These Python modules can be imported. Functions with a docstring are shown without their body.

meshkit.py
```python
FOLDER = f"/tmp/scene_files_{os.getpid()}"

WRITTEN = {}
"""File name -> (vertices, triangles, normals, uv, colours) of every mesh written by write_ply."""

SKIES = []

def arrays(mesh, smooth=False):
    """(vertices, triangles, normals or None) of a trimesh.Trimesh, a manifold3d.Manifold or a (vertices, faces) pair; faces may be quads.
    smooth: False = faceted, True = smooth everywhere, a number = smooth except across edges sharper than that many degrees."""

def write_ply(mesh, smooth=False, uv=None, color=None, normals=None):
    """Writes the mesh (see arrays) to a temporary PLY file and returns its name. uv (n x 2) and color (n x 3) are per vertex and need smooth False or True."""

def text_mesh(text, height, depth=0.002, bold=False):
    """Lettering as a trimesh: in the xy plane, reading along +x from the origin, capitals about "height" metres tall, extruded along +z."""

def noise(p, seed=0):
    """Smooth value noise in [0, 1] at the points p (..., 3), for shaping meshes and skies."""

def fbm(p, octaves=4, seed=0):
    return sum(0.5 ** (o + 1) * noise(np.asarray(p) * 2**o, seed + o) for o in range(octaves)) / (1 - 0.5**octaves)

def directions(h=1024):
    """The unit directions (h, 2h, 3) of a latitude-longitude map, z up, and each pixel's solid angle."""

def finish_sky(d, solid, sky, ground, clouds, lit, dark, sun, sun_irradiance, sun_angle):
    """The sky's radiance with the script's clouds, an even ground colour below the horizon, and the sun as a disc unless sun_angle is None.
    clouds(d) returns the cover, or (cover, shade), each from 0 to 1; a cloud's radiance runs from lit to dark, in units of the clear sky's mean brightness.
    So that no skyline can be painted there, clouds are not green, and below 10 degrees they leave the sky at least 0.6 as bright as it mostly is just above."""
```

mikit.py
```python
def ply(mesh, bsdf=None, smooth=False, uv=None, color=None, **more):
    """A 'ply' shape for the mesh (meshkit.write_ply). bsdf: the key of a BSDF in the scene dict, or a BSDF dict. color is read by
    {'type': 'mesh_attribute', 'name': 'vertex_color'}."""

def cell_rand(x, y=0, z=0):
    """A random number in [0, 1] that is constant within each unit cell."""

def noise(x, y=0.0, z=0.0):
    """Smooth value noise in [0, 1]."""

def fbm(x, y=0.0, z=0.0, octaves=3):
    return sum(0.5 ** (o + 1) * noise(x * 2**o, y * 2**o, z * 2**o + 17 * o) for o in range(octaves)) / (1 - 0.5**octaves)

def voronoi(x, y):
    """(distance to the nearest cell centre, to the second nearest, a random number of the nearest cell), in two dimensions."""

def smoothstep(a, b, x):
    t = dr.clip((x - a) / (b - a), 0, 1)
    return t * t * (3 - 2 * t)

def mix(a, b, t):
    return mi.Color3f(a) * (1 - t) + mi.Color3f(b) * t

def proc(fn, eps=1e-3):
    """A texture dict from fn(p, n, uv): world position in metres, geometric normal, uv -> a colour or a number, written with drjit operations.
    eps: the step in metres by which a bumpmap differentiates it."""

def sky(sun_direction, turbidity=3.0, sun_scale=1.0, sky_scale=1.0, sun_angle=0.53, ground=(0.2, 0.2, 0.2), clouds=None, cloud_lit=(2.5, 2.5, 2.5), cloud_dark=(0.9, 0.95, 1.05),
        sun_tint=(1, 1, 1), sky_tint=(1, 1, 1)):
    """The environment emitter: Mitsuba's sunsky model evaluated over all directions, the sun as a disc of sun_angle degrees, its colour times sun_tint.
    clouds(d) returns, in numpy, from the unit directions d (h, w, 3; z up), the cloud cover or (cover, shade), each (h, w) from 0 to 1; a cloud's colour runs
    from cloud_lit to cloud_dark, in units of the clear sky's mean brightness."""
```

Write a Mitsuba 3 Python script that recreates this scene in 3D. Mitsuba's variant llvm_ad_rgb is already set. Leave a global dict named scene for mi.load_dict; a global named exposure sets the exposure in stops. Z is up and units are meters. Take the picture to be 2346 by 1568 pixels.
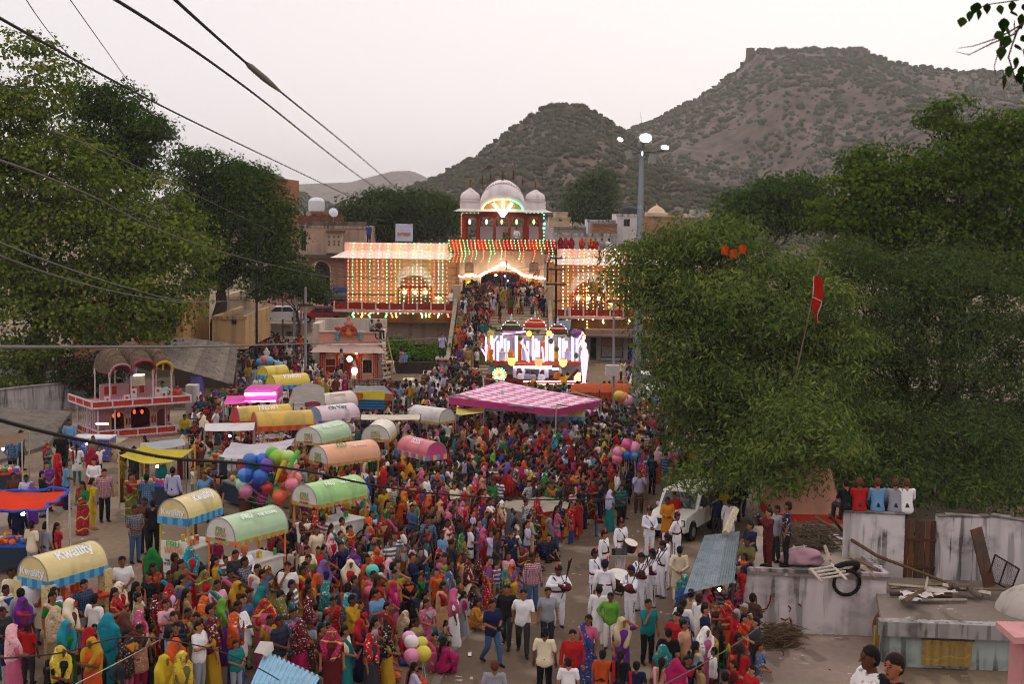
import math, random
import numpy as np
import trimesh, shapely
import shapely.geometry as sg
import manifold3d as m3
import drjit as dr
import mitsuba as mi
import mikit, meshkit
# ---------------------------------------------------------------- camera, sky, air
F, CU, CV = 3200.0, 1173.0, 784.0            # focal length and centre in units of a 2346 x 1568 frame
EYE = np.array([0.0, 0.0, 11.6])
PITCH, ROLL = math.radians(5.34), math.radians(0.9)
FWD = np.array([0, math.cos(PITCH), -math.sin(PITCH)])
_r, _u = np.array([1.0, 0, 0]), np.array([0, math.sin(PITCH), math.cos(PITCH)])
RIGHT = _r * math.cos(ROLL) + _u * math.sin(ROLL)
UP = -_r * math.sin(ROLL) + _u * math.cos(ROLL)
TF = mi.ScalarTransform4f
exposure = -0.22
scene, labels = {}, {}
scene['air'] = {'type': 'homogeneous', 'albedo': {'type': 'rgb', 'value': [0.95, 0.95, 0.95]}, 'sigma_t': 0.00021}
scene['camera'] = {'type': 'thinlens', 'fov': 2 * math.degrees(math.atan(1173 / F)), 'fov_axis': 'x', 'near_clip': 0.2, 'far_clip': 12000.0,
                   'aperture_radius': 0.005, 'focus_distance': 62.0, 'medium': {'type': 'ref', 'id': 'air'},
                   'to_world': TF().look_at(origin=EYE.tolist(), target=(EYE + FWD * 10).tolist(), up=UP.tolist())}
def dusk_cover(d):
 az = np.arctan2(d[..., 0], d[..., 1])
 el = np.arcsin(np.clip(d[..., 2], -1, 1))
 glow = np.exp(-((az - 0.42) / 0.75) ** 2 - (np.maximum(el, 0) / 0.5) ** 2)
 wisps = meshkit.fbm(d * np.array([3.0, 3.0, 9.0]), 3, 5) - 0.5
 rise = np.sin(np.maximum(el, 0))
 return np.ones(d.shape[:2]), np.clip(0.98 - 0.32 * glow - 0.42 * rise + 0.03 * wisps, 0, 1)
scene['sky'] = mikit.sky((0.42, 1.0, 0.10), turbidity=6, sun_scale=0.0, sky_scale=29.0, sun_angle=12,
                         ground=(0.12, 0.11, 0.10), clouds=dusk_cover, cloud_lit=(2.0, 1.77, 1.56), cloud_dark=(0.765, 0.74, 0.80))
# ---------------------------------------------------------------- pixels to places
def ray(u, v):
 d = FWD * F + RIGHT * (u - CU) - UP * (v - CV)
 return d / np.linalg.norm(d)
def at(u, v, y):
 d = ray(u, v)
 return EYE + d * ((y - EYE[1]) / d[1])
def sstep(a, b, x):
 t = np.clip((x - a) / (b - a), 0, 1)
 return t * t * (3 - 2 * t)
def gz(x, y):
 x, y = np.asarray(x, float), np.asarray(y, float)
 z = 1.15 * sstep(-1.5, -9.5, x) * sstep(88, 55, y) - 0.45 * sstep(36, 52, y) * sstep(-4, 3, x)
 return z + 0.45 * sstep(95, 130, y) * sstep(-12, -20, x)
def gp(u, v):
 d, t = ray(u, v), 30.0
 for _ in range(40):
  q = EYE + d * t
  t += (float(gz(q[0], q[1])) - q[2]) / d[2]
 return EYE + d * t
def pix(p):
 q = np.asarray(p, float) - EYE
 z = q @ FWD
 return CU + F * (q @ RIGHT) / z, CV - F * (q @ UP) / z
# ---------------------------------------------------------------- naming
_used, WANT = set(), {}
def numbered(k):
 if k not in _used:
  _used.add(k)
  return k
 i = 1
 while f'{k}_{i:03d}' in _used:
  i += 1
 k = f'{k}_{i:03d}'
 _used.add(k)
 return k
def thing(name, label, cat, group=None, kind=None):
 k = numbered(name)
 labels[k] = {'label': label, 'category': cat}
 if group: labels[k]['group'] = group
 if kind: labels[k]['kind'] = kind
 return k
# ---------------------------------------------------------------- materials
# A vertex carries its paint in uv: u = a colour packed in 18 bits, v = pattern number + amount of wear. One texture reads it for every painted surface.
PLAIN, PLASTER, CHECK, PRINT, STRIPE, WOOD, ROCKY, EARTH, THATCH, SARI, BRICKY, STAIN, TENT, SPOT = range(14)
sm, nz, fb = mikit.smoothstep, mikit.noise, mikit.fbm
def paint_fn(p, n, uv):
 c = dr.floor(mi.Float(uv.x))
 r = dr.floor(c / 4096); g = dr.floor((c - r * 4096) / 64); b = c - r * 4096 - g * 64
 col = dr.power(mi.Color3f(r, g, b) / 63, 2.2)
 k = dr.floor(uv.y); w = (uv.y - k) * 1.1
 is_ = lambda a: (k > a - 0.5) & (k < a + 0.5)
 x, y, z = p.x, p.y, p.z
 f1 = fb(x * 0.9, y * 0.9, z * 0.9, 4)
 f2 = fb(x * 7, y * 7, z * 7, 3)
 drip = fb(x * 2.6, y * 2.6, z * 0.22, 3)
 out = col * (0.9 + 0.2 * f2)
 dirt = mi.Color3f(0.10, 0.085, 0.07)
 pl = mikit.mix(col * (0.82 + 0.36 * f1), dirt, dr.clip(w * (sm(0.5, 0.72, drip) * 0.75 + 0.6 * sm(0.5, 0.75, f1) * f2 * 1.6), 0, 0.9))
 out = dr.select(is_(PLASTER), pl, out)
 ck = (dr.abs(dr.sin(z * 55)) > 0.82) | (dr.abs(dr.sin((x + y * 0.7) * 55)) > 0.82)
 out = dr.select(is_(CHECK), dr.select(ck, col * 0.22, col), out)
 fl = nz(x * 26, y * 26, z * 26)
 hue = nz(x * 9 + 40, y * 9, z * 9)
 alt = dr.select(hue > 0.55, mi.Color3f(0.7, 0.62, 0.45), dr.select(hue > 0.4, mi.Color3f(0.05, 0.04, 0.06), mi.Color3f(0.55, 0.12, 0.05)))
 out = dr.select(is_(PRINT), mikit.mix(col, alt, sm(0.60, 0.70, fl) * 0.6), out)
 out = dr.select(is_(STRIPE), dr.select(dr.sin(z * 48) > 0.1, col, col * 0.15 + 0.02), out)
 gr = fb(x * 3, y * 3, z * 3, 2)
 out = dr.select(is_(WOOD), col * (0.6 + 0.5 * nz(x * 30 + gr * 8, y * 30, z * 4) + 0.3 * gr), out)
 # scrub and rock of a hillside
 h1, h2 = fb(x * 0.012, y * 0.012, z * 0.020, 4), fb(x * 0.11, y * 0.11, z * 0.14, 4)
 rock = mi.Color3f(0.145, 0.098, 0.080) * (0.25 + 1.2 * h2)
 rocky = sm(0.50, 0.60, h1 * 0.72 + h2 * 0.28 + w * 0.16 - 0.105 + 0.22 * (0.8 - n.z))
 scrub = mi.Color3f(0.058, 0.052, 0.036) * (0.45 + 1.1 * h2)
 out = dr.select(is_(ROCKY), mikit.mix(scrub, rock, rocky) * mi.Color3f(0.70, 0.70, 0.66), out)
 ea = mikit.mix(col * (0.62 + 0.5 * f1), col * (0.7 + 0.6 * f2), 0.5)
 ea = ea * (0.62 + 0.76 * fb(x * 0.22, y * 0.22, 7, 3)) * (1 - 0.35 * sm(0.58, 0.66, fb(x * 1.3, y * 0.5, 5, 3)))
 ea = mikit.mix(ea, mi.Color3f(0.30, 0.25, 0.20), 0.55 * sm(0.60, 0.72, fb(x * 0.35, y * 0.35, 3, 4)))
 ea = mikit.mix(ea, mi.Color3f(0.5, 0.47, 0.43), 0.6 * sm(0.87, 0.90, nz(x * 8, y * 8, 9)) * sm(0.5, 0.7, f1))
 out = dr.select(is_(EARTH), ea, out)
 out = dr.select(is_(THATCH), col * (0.35 + 1.1 * nz(x * 6, y * 30, z * 34) * nz(x * 3, y * 9, z * 9 + 5) + 0.25 * f2), out)
 bd = dr.abs(dr.sin(z * 9 + 4 * nz(x * 3, y * 3, z * 3))) > 0.985
 out = dr.select(is_(SARI), dr.select(bd, mi.Color3f(0.5, 0.36, 0.08), mikit.mix(col * (0.85 + 0.3 * f2), mi.Color3f(0.6, 0.42, 0.12), 0.5 * sm(0.72, 0.78, nz(x * 40, y * 40, z * 40)))), out)
 out = dr.select(is_(BRICKY), dr.select((dr.abs(dr.sin(z * 40)) < 0.25), col * 0.6, col * (0.6 + 0.8 * mikit.cell_rand(x * 4 + dr.floor(z * 12.7) * 0.5, y * 4, z * 12.7))), out)
 st = mikit.mix(col * (0.8 + 0.3 * f1), mi.Color3f(0.05, 0.045, 0.04), dr.clip(w * (0.7 * sm(0.46, 0.66, drip) + 0.9 * sm(0.56, 0.66, fb(x * 7, y * 7, z * 0.5, 3)) + 0.6 * sm(0.52, 0.66, f1) * f2 * 2), 0, 0.92))
 out = dr.select(is_(STAIN), st, out)
 tp = dr.sin((x + y * 0.3) * 6.5) * dr.sin((y - x * 0.3) * 5.5)
 tent = mikit.mix(mi.Color3f(0.66, 0.20, 0.38), mi.Color3f(0.86, 0.66, 0.76), sm(-0.3, 0.2, tp + 0.8 * (nz(x * 7, y * 7, 2) - 0.5)))
 out = dr.select(is_(TENT), tent, out)
 out = dr.select(is_(SPOT), dr.select(nz(x * 30, y * 30, z * 30) > 0.74, mi.Color3f(0.6, 0.58, 0.55), col), out)
 return dr.clip(out, 0.004, 0.9)
PAINT = mikit.proc(paint_fn)
def two(d): return {'type': 'twosided', 'bsdf': d}
scene['m_matte'] = two({'type': 'principled', 'base_color': PAINT, 'roughness': 0.85, 'specular': 0.25})
scene['m_gloss'] = two({'type': 'principled', 'base_color': PAINT, 'roughness': 0.30, 'specular': 0.5, 'clearcoat': 0.3, 'clearcoat_gloss': 0.8})
scene['m_cloth_solid'] = two({'type': 'principled', 'base_color': PAINT, 'roughness': 0.8, 'specular': 0.2})
scene['m_metal'] = two({'type': 'principled', 'base_color': PAINT, 'roughness': 0.45, 'metallic': 0.7})
scene['m_leaf'] = {'type': 'principledthin', 'base_color': PAINT, 'roughness': 0.55, 'diff_trans': 0.7, 'spec_trans': 0.0, 'eta': 1.4}
scene['m_cloth'] = {'type': 'principledthin', 'base_color': PAINT, 'roughness': 0.9, 'diff_trans': 0.5, 'spec_trans': 0.0, 'eta': 1.3}
def bump_fn(p, n, uv): return fb(p.x * 6, p.y * 6, p.z * 6, 3) * 0.012
scene['m_rough'] = two({'type': 'bumpmap', 'arbitrary': mikit.proc(bump_fn, 0.01), 'scale': 1.0,
      'bsdf': {'type': 'principled', 'base_color': PAINT, 'roughness': 0.9, 'specular': 0.2}})
scene['m_glass'] = two({'type': 'principled', 'base_color': {'type': 'rgb', 'value': [0.02, 0.025, 0.03]}, 'roughness': 0.08, 'specular': 0.6})
scene['m_balloon'] = two({'type': 'principled', 'base_color': PAINT, 'roughness': 0.34, 'specular': 0.5, 'flatness': 0.0})
scene['m_black'] = two({'type': 'principled', 'base_color': {'type': 'rgb', 'value': [0.02, 0.02, 0.02]}, 'roughness': 0.6})
def code(hexcol):
 if isinstance(hexcol, str):
  h = hexcol.lstrip('#')
  c = [int(h[i:i + 2], 16) / 255 for i in (0, 2, 4)]
 else:
  c = hexcol
 r, g, b = (int(round(min(max(q, 0), 1) * 63)) for q in c)
 return r * 4096 + g * 64 + b + 0.5
def arr(m):
 if hasattr(m, 'to_mesh'):
  q = m.to_mesh()
  return np.array(q.vert_properties[:, :3], float), np.array(q.tri_verts, int)
 if isinstance(m, tuple):
  v, f = np.asarray(m[0], float), np.asarray(m[1], int)
  if f.shape[1] == 4: f = np.vstack([f[:, [0, 1, 2]], f[:, [0, 2, 3]]])
  return v, f
 return np.array(m.vertices), np.array(m.faces)
def cat(ms):
 vs, fs, n = [], [], 0
 for m in ms:
  v, f = arr(m)
  vs.append(v); fs.append(f + n); n += len(v)
 return np.vstack(vs), np.vstack(fs)
def shape(mesh, mat, col='#808080', pat=PLAIN, wear=0.0, smooth=False, to_world=None, codes=None):
 v, f = arr(mesh)
 if smooth not in (False, True):
  t = trimesh.graph.smooth_shade(trimesh.Trimesh(v, f, process=False), angle=math.radians(smooth), facet_minarea=None)
  v, f, smooth = np.array(t.vertices), np.array(t.faces), True
  codes = None
 uv = np.empty((len(v), 2))
 uv[:, 0] = code(col) if codes is None else codes
 uv[:, 1] = pat + 0.02 + 0.88 * min(max(wear, 0), 1)
 d = mikit.ply((v, f), mat, smooth, uv=uv)
 if to_world is not None: d['to_world'] = to_world
 return d
def part(parent, name, mesh, mat='m_matte', col='#808080', pat=PLAIN, wear=0.0, smooth=False, label=None, kind=None, codes=None):
 k = numbered(f'{parent}__{name}')
 scene[k] = shape(mesh, mat, col, pat, wear, smooth, codes=codes)
 if label or kind:
  labels[k] = {}
  if label: labels[k]['label'] = label
  if kind: labels[k]['kind'] = kind
 return k
def obj(name, mesh, label, cat_, mat='m_matte', col='#808080', pat=PLAIN, wear=0.0, smooth=False, group=None, kind=None, codes=None):
 k = thing(name, label, cat_, group, kind)
 scene[k] = shape(mesh, mat, col, pat, wear, smooth, codes=codes)
 return k
def struct(name, mesh, mat='m_matte', col='#808080', pat=PLAIN, wear=0.0, smooth=False, label=None):
 k = numbered(name)
 labels[k] = {'kind': 'structure', 'label': label or name.replace('_', ' ')}
 scene[k] = shape(mesh, mat, col, pat, wear, smooth)
 return k
def emit(parent, name, mesh, rgb, power=1.0):
 k = numbered(f'{parent}__{name}' if parent else name)
 d = mikit.ply(arr(mesh), 'm_black', False)
 d['emitter'] = {'type': 'area', 'radiance': {'type': 'rgb', 'value': [float(c) * power * 1.35 for c in rgb]}}
 scene[k] = d
 if name in ('bulb', 'end_bulb', 'lunette_light', 'eave_light', 'corner_light', 'hall_lamp', 'lamp_row'): labels[k] = {'kind': 'stuff'}
 return k
# ---------------------------------------------------------------- shapes
BOXF = np.array([[0, 3, 2, 1], [4, 5, 6, 7], [0, 1, 5, 4], [1, 2, 6, 5], [2, 3, 7, 6], [3, 0, 4, 7]])
def box(x0, x1, y0, y1, z0, z1):
 v = np.array([[x0, y0, z0], [x1, y0, z0], [x1, y1, z0], [x0, y1, z0], [x0, y0, z1], [x1, y0, z1], [x1, y1, z1], [x0, y1, z1]], float)
 return v, np.vstack([BOXF[:, [0, 1, 2]], BOXF[:, [0, 2, 3]]])
def cbox(cx, cy, cz, sx, sy, sz, rz=0.0, rx=0.0, ry=0.0):
 v, f = box(-sx / 2, sx / 2, -sy / 2, sy / 2, -sz / 2, sz / 2)
 return v @ rot(rz, rx, ry).T + [cx, cy, cz], f
def rot(rz=0.0, rx=0.0, ry=0.0):
 c, s = math.cos(rz), math.sin(rz); Z = np.array([[c, -s, 0], [s, c, 0], [0, 0, 1]])
 c, s = math.cos(rx), math.sin(rx); X = np.array([[1, 0, 0], [0, c, -s], [0, s, c]])
 c, s = math.cos(ry), math.sin(ry); Y = np.array([[c, 0, s], [0, 1, 0], [-s, 0, c]])
 return Z @ X @ Y
def bx(u0, v0, u1, v1, Y, d):
 um, vm = (u0 + u1) / 2, (v0 + v1) / 2
 return box(at(u0, vm, Y)[0], at(u1, vm, Y)[0], Y, Y + d, at(um, v1, Y)[2], at(um, v0, Y)[2])
def move(m, p=(0, 0, 0), rz=0.0, s=1.0, rx=0.0, ry=0.0):
 v, f = arr(m)
 return v * s @ rot(rz, rx, ry).T + np.asarray(p, float), f
def tube(pts, r, sides=6, caps=True):
 p = np.asarray(pts, float)
 n = len(p)
 r = np.broadcast_to(np.asarray(r, float), (n,))
 t = np.gradient(p, axis=0)
 t /= np.linalg.norm(t, axis=1, keepdims=True) + 1e-12
 ref = np.array([0, 0, 1.0]) if np.abs(t[:, 2]).mean() < 0.9 else np.array([1.0, 0, 0])
 a = np.cross(t, ref); a /= np.linalg.norm(a, axis=1, keepdims=True) + 1e-12
 b = np.cross(t, a)
 g = np.arange(sides) * 2 * np.pi / sides
 v = (p[:, None] + r[:, None, None] * (np.cos(g)[None, :, None] * a[:, None] + np.sin(g)[None, :, None] * b[:, None])).reshape(-1, 3)
 i, j = np.meshgrid(np.arange(n - 1), np.arange(sides), indexing='ij')
 q = np.stack([i * sides + j, i * sides + (j + 1) % sides, (i + 1) * sides + (j + 1) % sides, (i + 1) * sides + j], -1).reshape(-1, 4)
 f = np.vstack([q[:, [0, 1, 2]], q[:, [0, 2, 3]]])
 if caps:
  v = np.vstack([v, p[:1], p[-1:]])
  k = np.arange(sides)
  f = np.vstack([f, np.stack([(k + 1) % sides, k, k * 0 + n * sides], 1), np.stack([k + (n - 1) * sides, (k + 1) % sides + (n - 1) * sides, k * 0 + n * sides + 1], 1)])
 return v, f
def bar(a, b, r, sides=5): return tube([a, b], r, sides)
def lathe(prof, n=16, c=(0, 0, 0), sq=None):
 prof = np.asarray(prof, float)
 if prof[0, 1] > prof[-1, 1]: prof = prof[::-1]
 g = np.arange(n) * 2 * np.pi / n
 cs, sn = np.cos(g), np.sin(g)
 v = np.stack([prof[:, :1] * cs, prof[:, :1] * sn, np.repeat(prof[:, 1:], n, 1)], -1).reshape(-1, 3)
 m = len(prof)
 i, j = np.meshgrid(np.arange(m - 1), np.arange(n), indexing='ij')
 q = np.stack([i * n + j, i * n + (j + 1) % n, (i + 1) * n + (j + 1) % n, (i + 1) * n + j], -1).reshape(-1, 4)
 return v + np.asarray(c, float), np.vstack([q[:, [0, 1, 2]], q[:, [0, 2, 3]]])
def prism(poly, depth):
 """A polygon in x and z, extruded along +y."""
 ms = [trimesh.creation.extrude_polygon(g, depth, engine='earcut') for g in getattr(poly, 'geoms', [poly]) if g.area > 1e-9]
 v, f = cat(ms)
 return np.stack([v[:, 0], depth - v[:, 2], v[:, 1]], 1), f
def archpoly(w, h, spring, n=12, cusp=0.0):
 """An arched opening: width w, full height h, arch springing at height spring."""
 t = np.linspace(0, np.pi, n * 2 + 1)
 r = 1 + cusp * np.abs(np.sin(t * 3.5))
 pts = [(-w / 2, 0)] + [(-w / 2 * math.cos(a) * (1 if cusp == 0 else min(1, q)), spring + (h - spring) * math.sin(a) ** (0.8) * (q if cusp else 1)) for a, q in zip(t, r)] + [(w / 2, 0)]
 return sg.Polygon(pts).buffer(0)
def ico(r=1.0, sub=1, c=(0, 0, 0), s=(1, 1, 1)):
 m = trimesh.creation.icosphere(subdivisions=sub, radius=1)
 return np.array(m.vertices) * np.asarray(s) * r + np.asarray(c, float), np.array(m.faces)
OCT = (np.array([[1, 0, 0], [-1, 0, 0], [0, 1, 0], [0, -1, 0], [0, 0, 1], [0, 0, -1.0]]),
       np.array([[0, 2, 4], [2, 1, 4], [1, 3, 4], [3, 0, 4], [2, 0, 5], [1, 2, 5], [3, 1, 5], [0, 3, 5]]))
def bulbs(pts, r):
 pts = np.asarray(pts, float)
 v = (OCT[0][None] * np.broadcast_to(np.asarray(r, float).reshape(-1, 1, 1), (len(pts), 1, 1)) + pts[:, None]).reshape(-1, 3)
 return v, (OCT[1][None] + 6 * np.arange(len(pts))[:, None, None]).reshape(-1, 3)
def text(s, h, depth=0.01, bold=False):
 """Lettering standing in x and z, facing -y, centred."""
 v, f = arr(meshkit.text_mesh(s, h, depth, bold))
 v = np.stack([v[:, 0], depth - v[:, 2], v[:, 1]], 1)
 v[:, 0] -= (v[:, 0].min() + v[:, 0].max()) / 2
 return v, f
def sheet(pts):
 """A rectangular grid of points (n, m, 3) as a surface."""
 p = np.asarray(pts, float)
 n, m = p.shape[:2]
 i, j = np.meshgrid(np.arange(n - 1), np.arange(m - 1), indexing='ij')
 q = np.stack([i * m + j, i * m + j + 1, (i + 1) * m + j + 1, (i + 1) * m + j], -1).reshape(-1, 4)
 return p.reshape(-1, 3), np.vstack([q[:, [0, 1, 2]], q[:, [0, 2, 3]]])
# ---------------------------------------------------------------- ground and hills
gx = np.concatenate([np.linspace(-1500, -60, 20), np.linspace(-55, 60, 116), np.linspace(70, 1500, 20)])
gy = np.concatenate([np.linspace(-60, 18, 8), np.linspace(20, 150, 131), np.linspace(160, 4500, 24)])
GX, GY = np.meshgrid(gx, gy, indexing='ij')
struct('ground', sheet(np.stack([GX, GY, gz(GX, GY) + 0.03 * (meshkit.noise(np.stack([GX / 2, GY / 2, GX * 0], -1)) - 0.5)], -1)), 'm_matte', '#70604f', EARTH, smooth=True, label='trodden earth and worn paving of the square')
# the asphalt road that comes up from the bottom of the picture and swings right, with its kerb
rl = [(985, 1620), (1040, 1500), (1130, 1400), (1250, 1290), (1350, 1200), (1440, 1120), (1480, 1050), (1500, 980)]
rr = [(1760, 1620), (1690, 1500), (1660, 1400), (1640, 1300), (1640, 1220), (1660, 1150), (1680, 1080), (1690, 1000)]
def dense(pts, n):
 p = np.array(pts, float); t = np.linspace(0, len(p) - 1, n)
 return np.stack([np.interp(t, np.arange(len(p)), p[:, k]) for k in range(p.shape[1])], 1)
RL = np.array([gp(*q) for q in dense(rl, 50)]); RR = np.array([gp(*q) for q in dense(rr, 50)])
rg = RL[:, None] + (RR - RL)[:, None] * np.linspace(0, 1, 16)[None, :, None]
rg[..., 2] = gz(rg[..., 0], rg[..., 1]) + 0.03
struct('road', sheet(rg), 'm_matte', '#5c4e42', EARTH, smooth=True, label='dusty asphalt road through the crowd')
kq = RL.copy(); kq[:, 2] = gz(kq[:, 0], kq[:, 1]) + 0.02
kerb = [[q + [-0.22, 0, 0.0], q + [-0.2, 0, 0.06], q + [0.0, 0, 0.06], q + [0.02, 0, -0.02]] for q in kq]
struct('kerb', sheet(kerb), 'm_rough', '#6e665c', EARTH, 0.5, label='low dusty stone kerb along the left of the road')
def ridge_hill(name, label, ridge, Y, Ynear, seed, amp, nx=180, ny=60, power=1.15, back=1.0, wear=0.3, lo=None):
 R = np.array([at(u, v, Y) for u, v in ridge])
 xs = np.linspace(R[0, 0], R[-1, 0], nx)
 rz_ = np.interp(xs, R[:, 0], R[:, 2])
 ts = np.concatenate([np.linspace(0, 1, ny), np.linspace(1.04, 1.0 + back, 10)])
 Xs, Ts = np.meshgrid(xs, ts, indexing='ij')
 Ys = Ynear + (Y - Ynear) * Ts
 prof = np.where(Ts <= 1, np.clip(Ts, 0, 1) ** power, np.clip(1 - (Ts - 1) / back, 0, 1) ** 0.8)
 # the footprint widens towards the camera, so that flanks run down as spurs
 q = np.stack([Xs / amp[1], Ys / amp[1], Xs * 0 + seed], -1)
 n1 = meshkit.fbm(q, 5, seed) - 0.5
 gully = np.abs(meshkit.fbm(np.stack([Xs / (amp[1] * 0.55), Ys / (amp[1] * 2.2), Xs * 0], -1), 4, seed + 9) - 0.5)
 fade = np.clip(1 - np.abs(Ts - 0.0) * 0, 0, 1) * np.where(Ts <= 1, np.sin(np.pi * np.clip(Ts, 0, 1)) * 0.9 + 0.05, 0.1)
 Zs = rz_[:, None] * prof + amp[0] * fade * (n1 * 1.4 - gully * 1.6)
 Zs = np.where(Ts <= 1, np.minimum(Zs, rz_[:, None] * np.clip(Ts * 1.0, 0, 1) ** 0.72 + 1.5), Zs)
 Zs = np.maximum(Zs, -2)
 pts = np.stack([Xs, Ys, Zs], -1)
 struct(name, sheet(pts), 'm_matte', '#5a5040', ROCKY, wear, smooth=True, label=label)
 return pts
mid = [(760, 500), (830, 482), (900, 452), (950, 425), (1000, 408), (1050, 378), (1100, 350), (1150, 310), (1200, 272), (1250, 246), (1290, 237), (1330, 241), (1370, 260), (1400, 282), (1440, 306), (1480, 345), (1550, 400), (1640, 470), (1700, 505), (1760, 520)]
big = [(1240, 500), (1320, 400), (1390, 325), (1450, 298), (1500, 280), (1560, 245), (1600, 228), (1650, 190), (1690, 160), (1716, 133), (1722, 119), (1800, 116), (1900, 113), (1975, 112), (2020, 131), (2080, 147), (2150, 155), (2200, 163), (2280, 160), (2346, 185), (2460, 230), (2700, 330), (2900, 470)]
far = [(300, 480), (480, 455), (600, 430), (660, 423), (740, 420), (800, 418), (850, 405), (900, 392), (940, 391), (965, 400), (990, 415), (1050, 440), (1150, 480), (1200, 500)]
low = [(420, 470), (560, 380), (640, 410), (680, 443), (720, 460), (760, 472), (820, 484), (900, 500)]
H_mid = ridge_hill('rocky_hill', 'lower peaked rocky hill in the middle behind the temple', mid, 640, 330, 3, (26, 90), nx=240, ny=80, wear=0.42)
H_big = ridge_hill('fort_hill', 'large scrubby hill on the right with a fort wall on top', big, 1050, 420, 7, (46, 170), nx=260, ny=90, wear=0.25, power=1.25)
H_far = ridge_hill('distant_hill', 'pale distant hill on the left under the sky', far, 2500, 1800, 11, (24, 350), nx=90, ny=24, wear=0.0)
H_low = ridge_hill('wooded_hill', 'low wooded slope behind the left trees', low, 900, 600, 13, (12, 120), nx=70, ny=24, wear=0.0)
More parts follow.
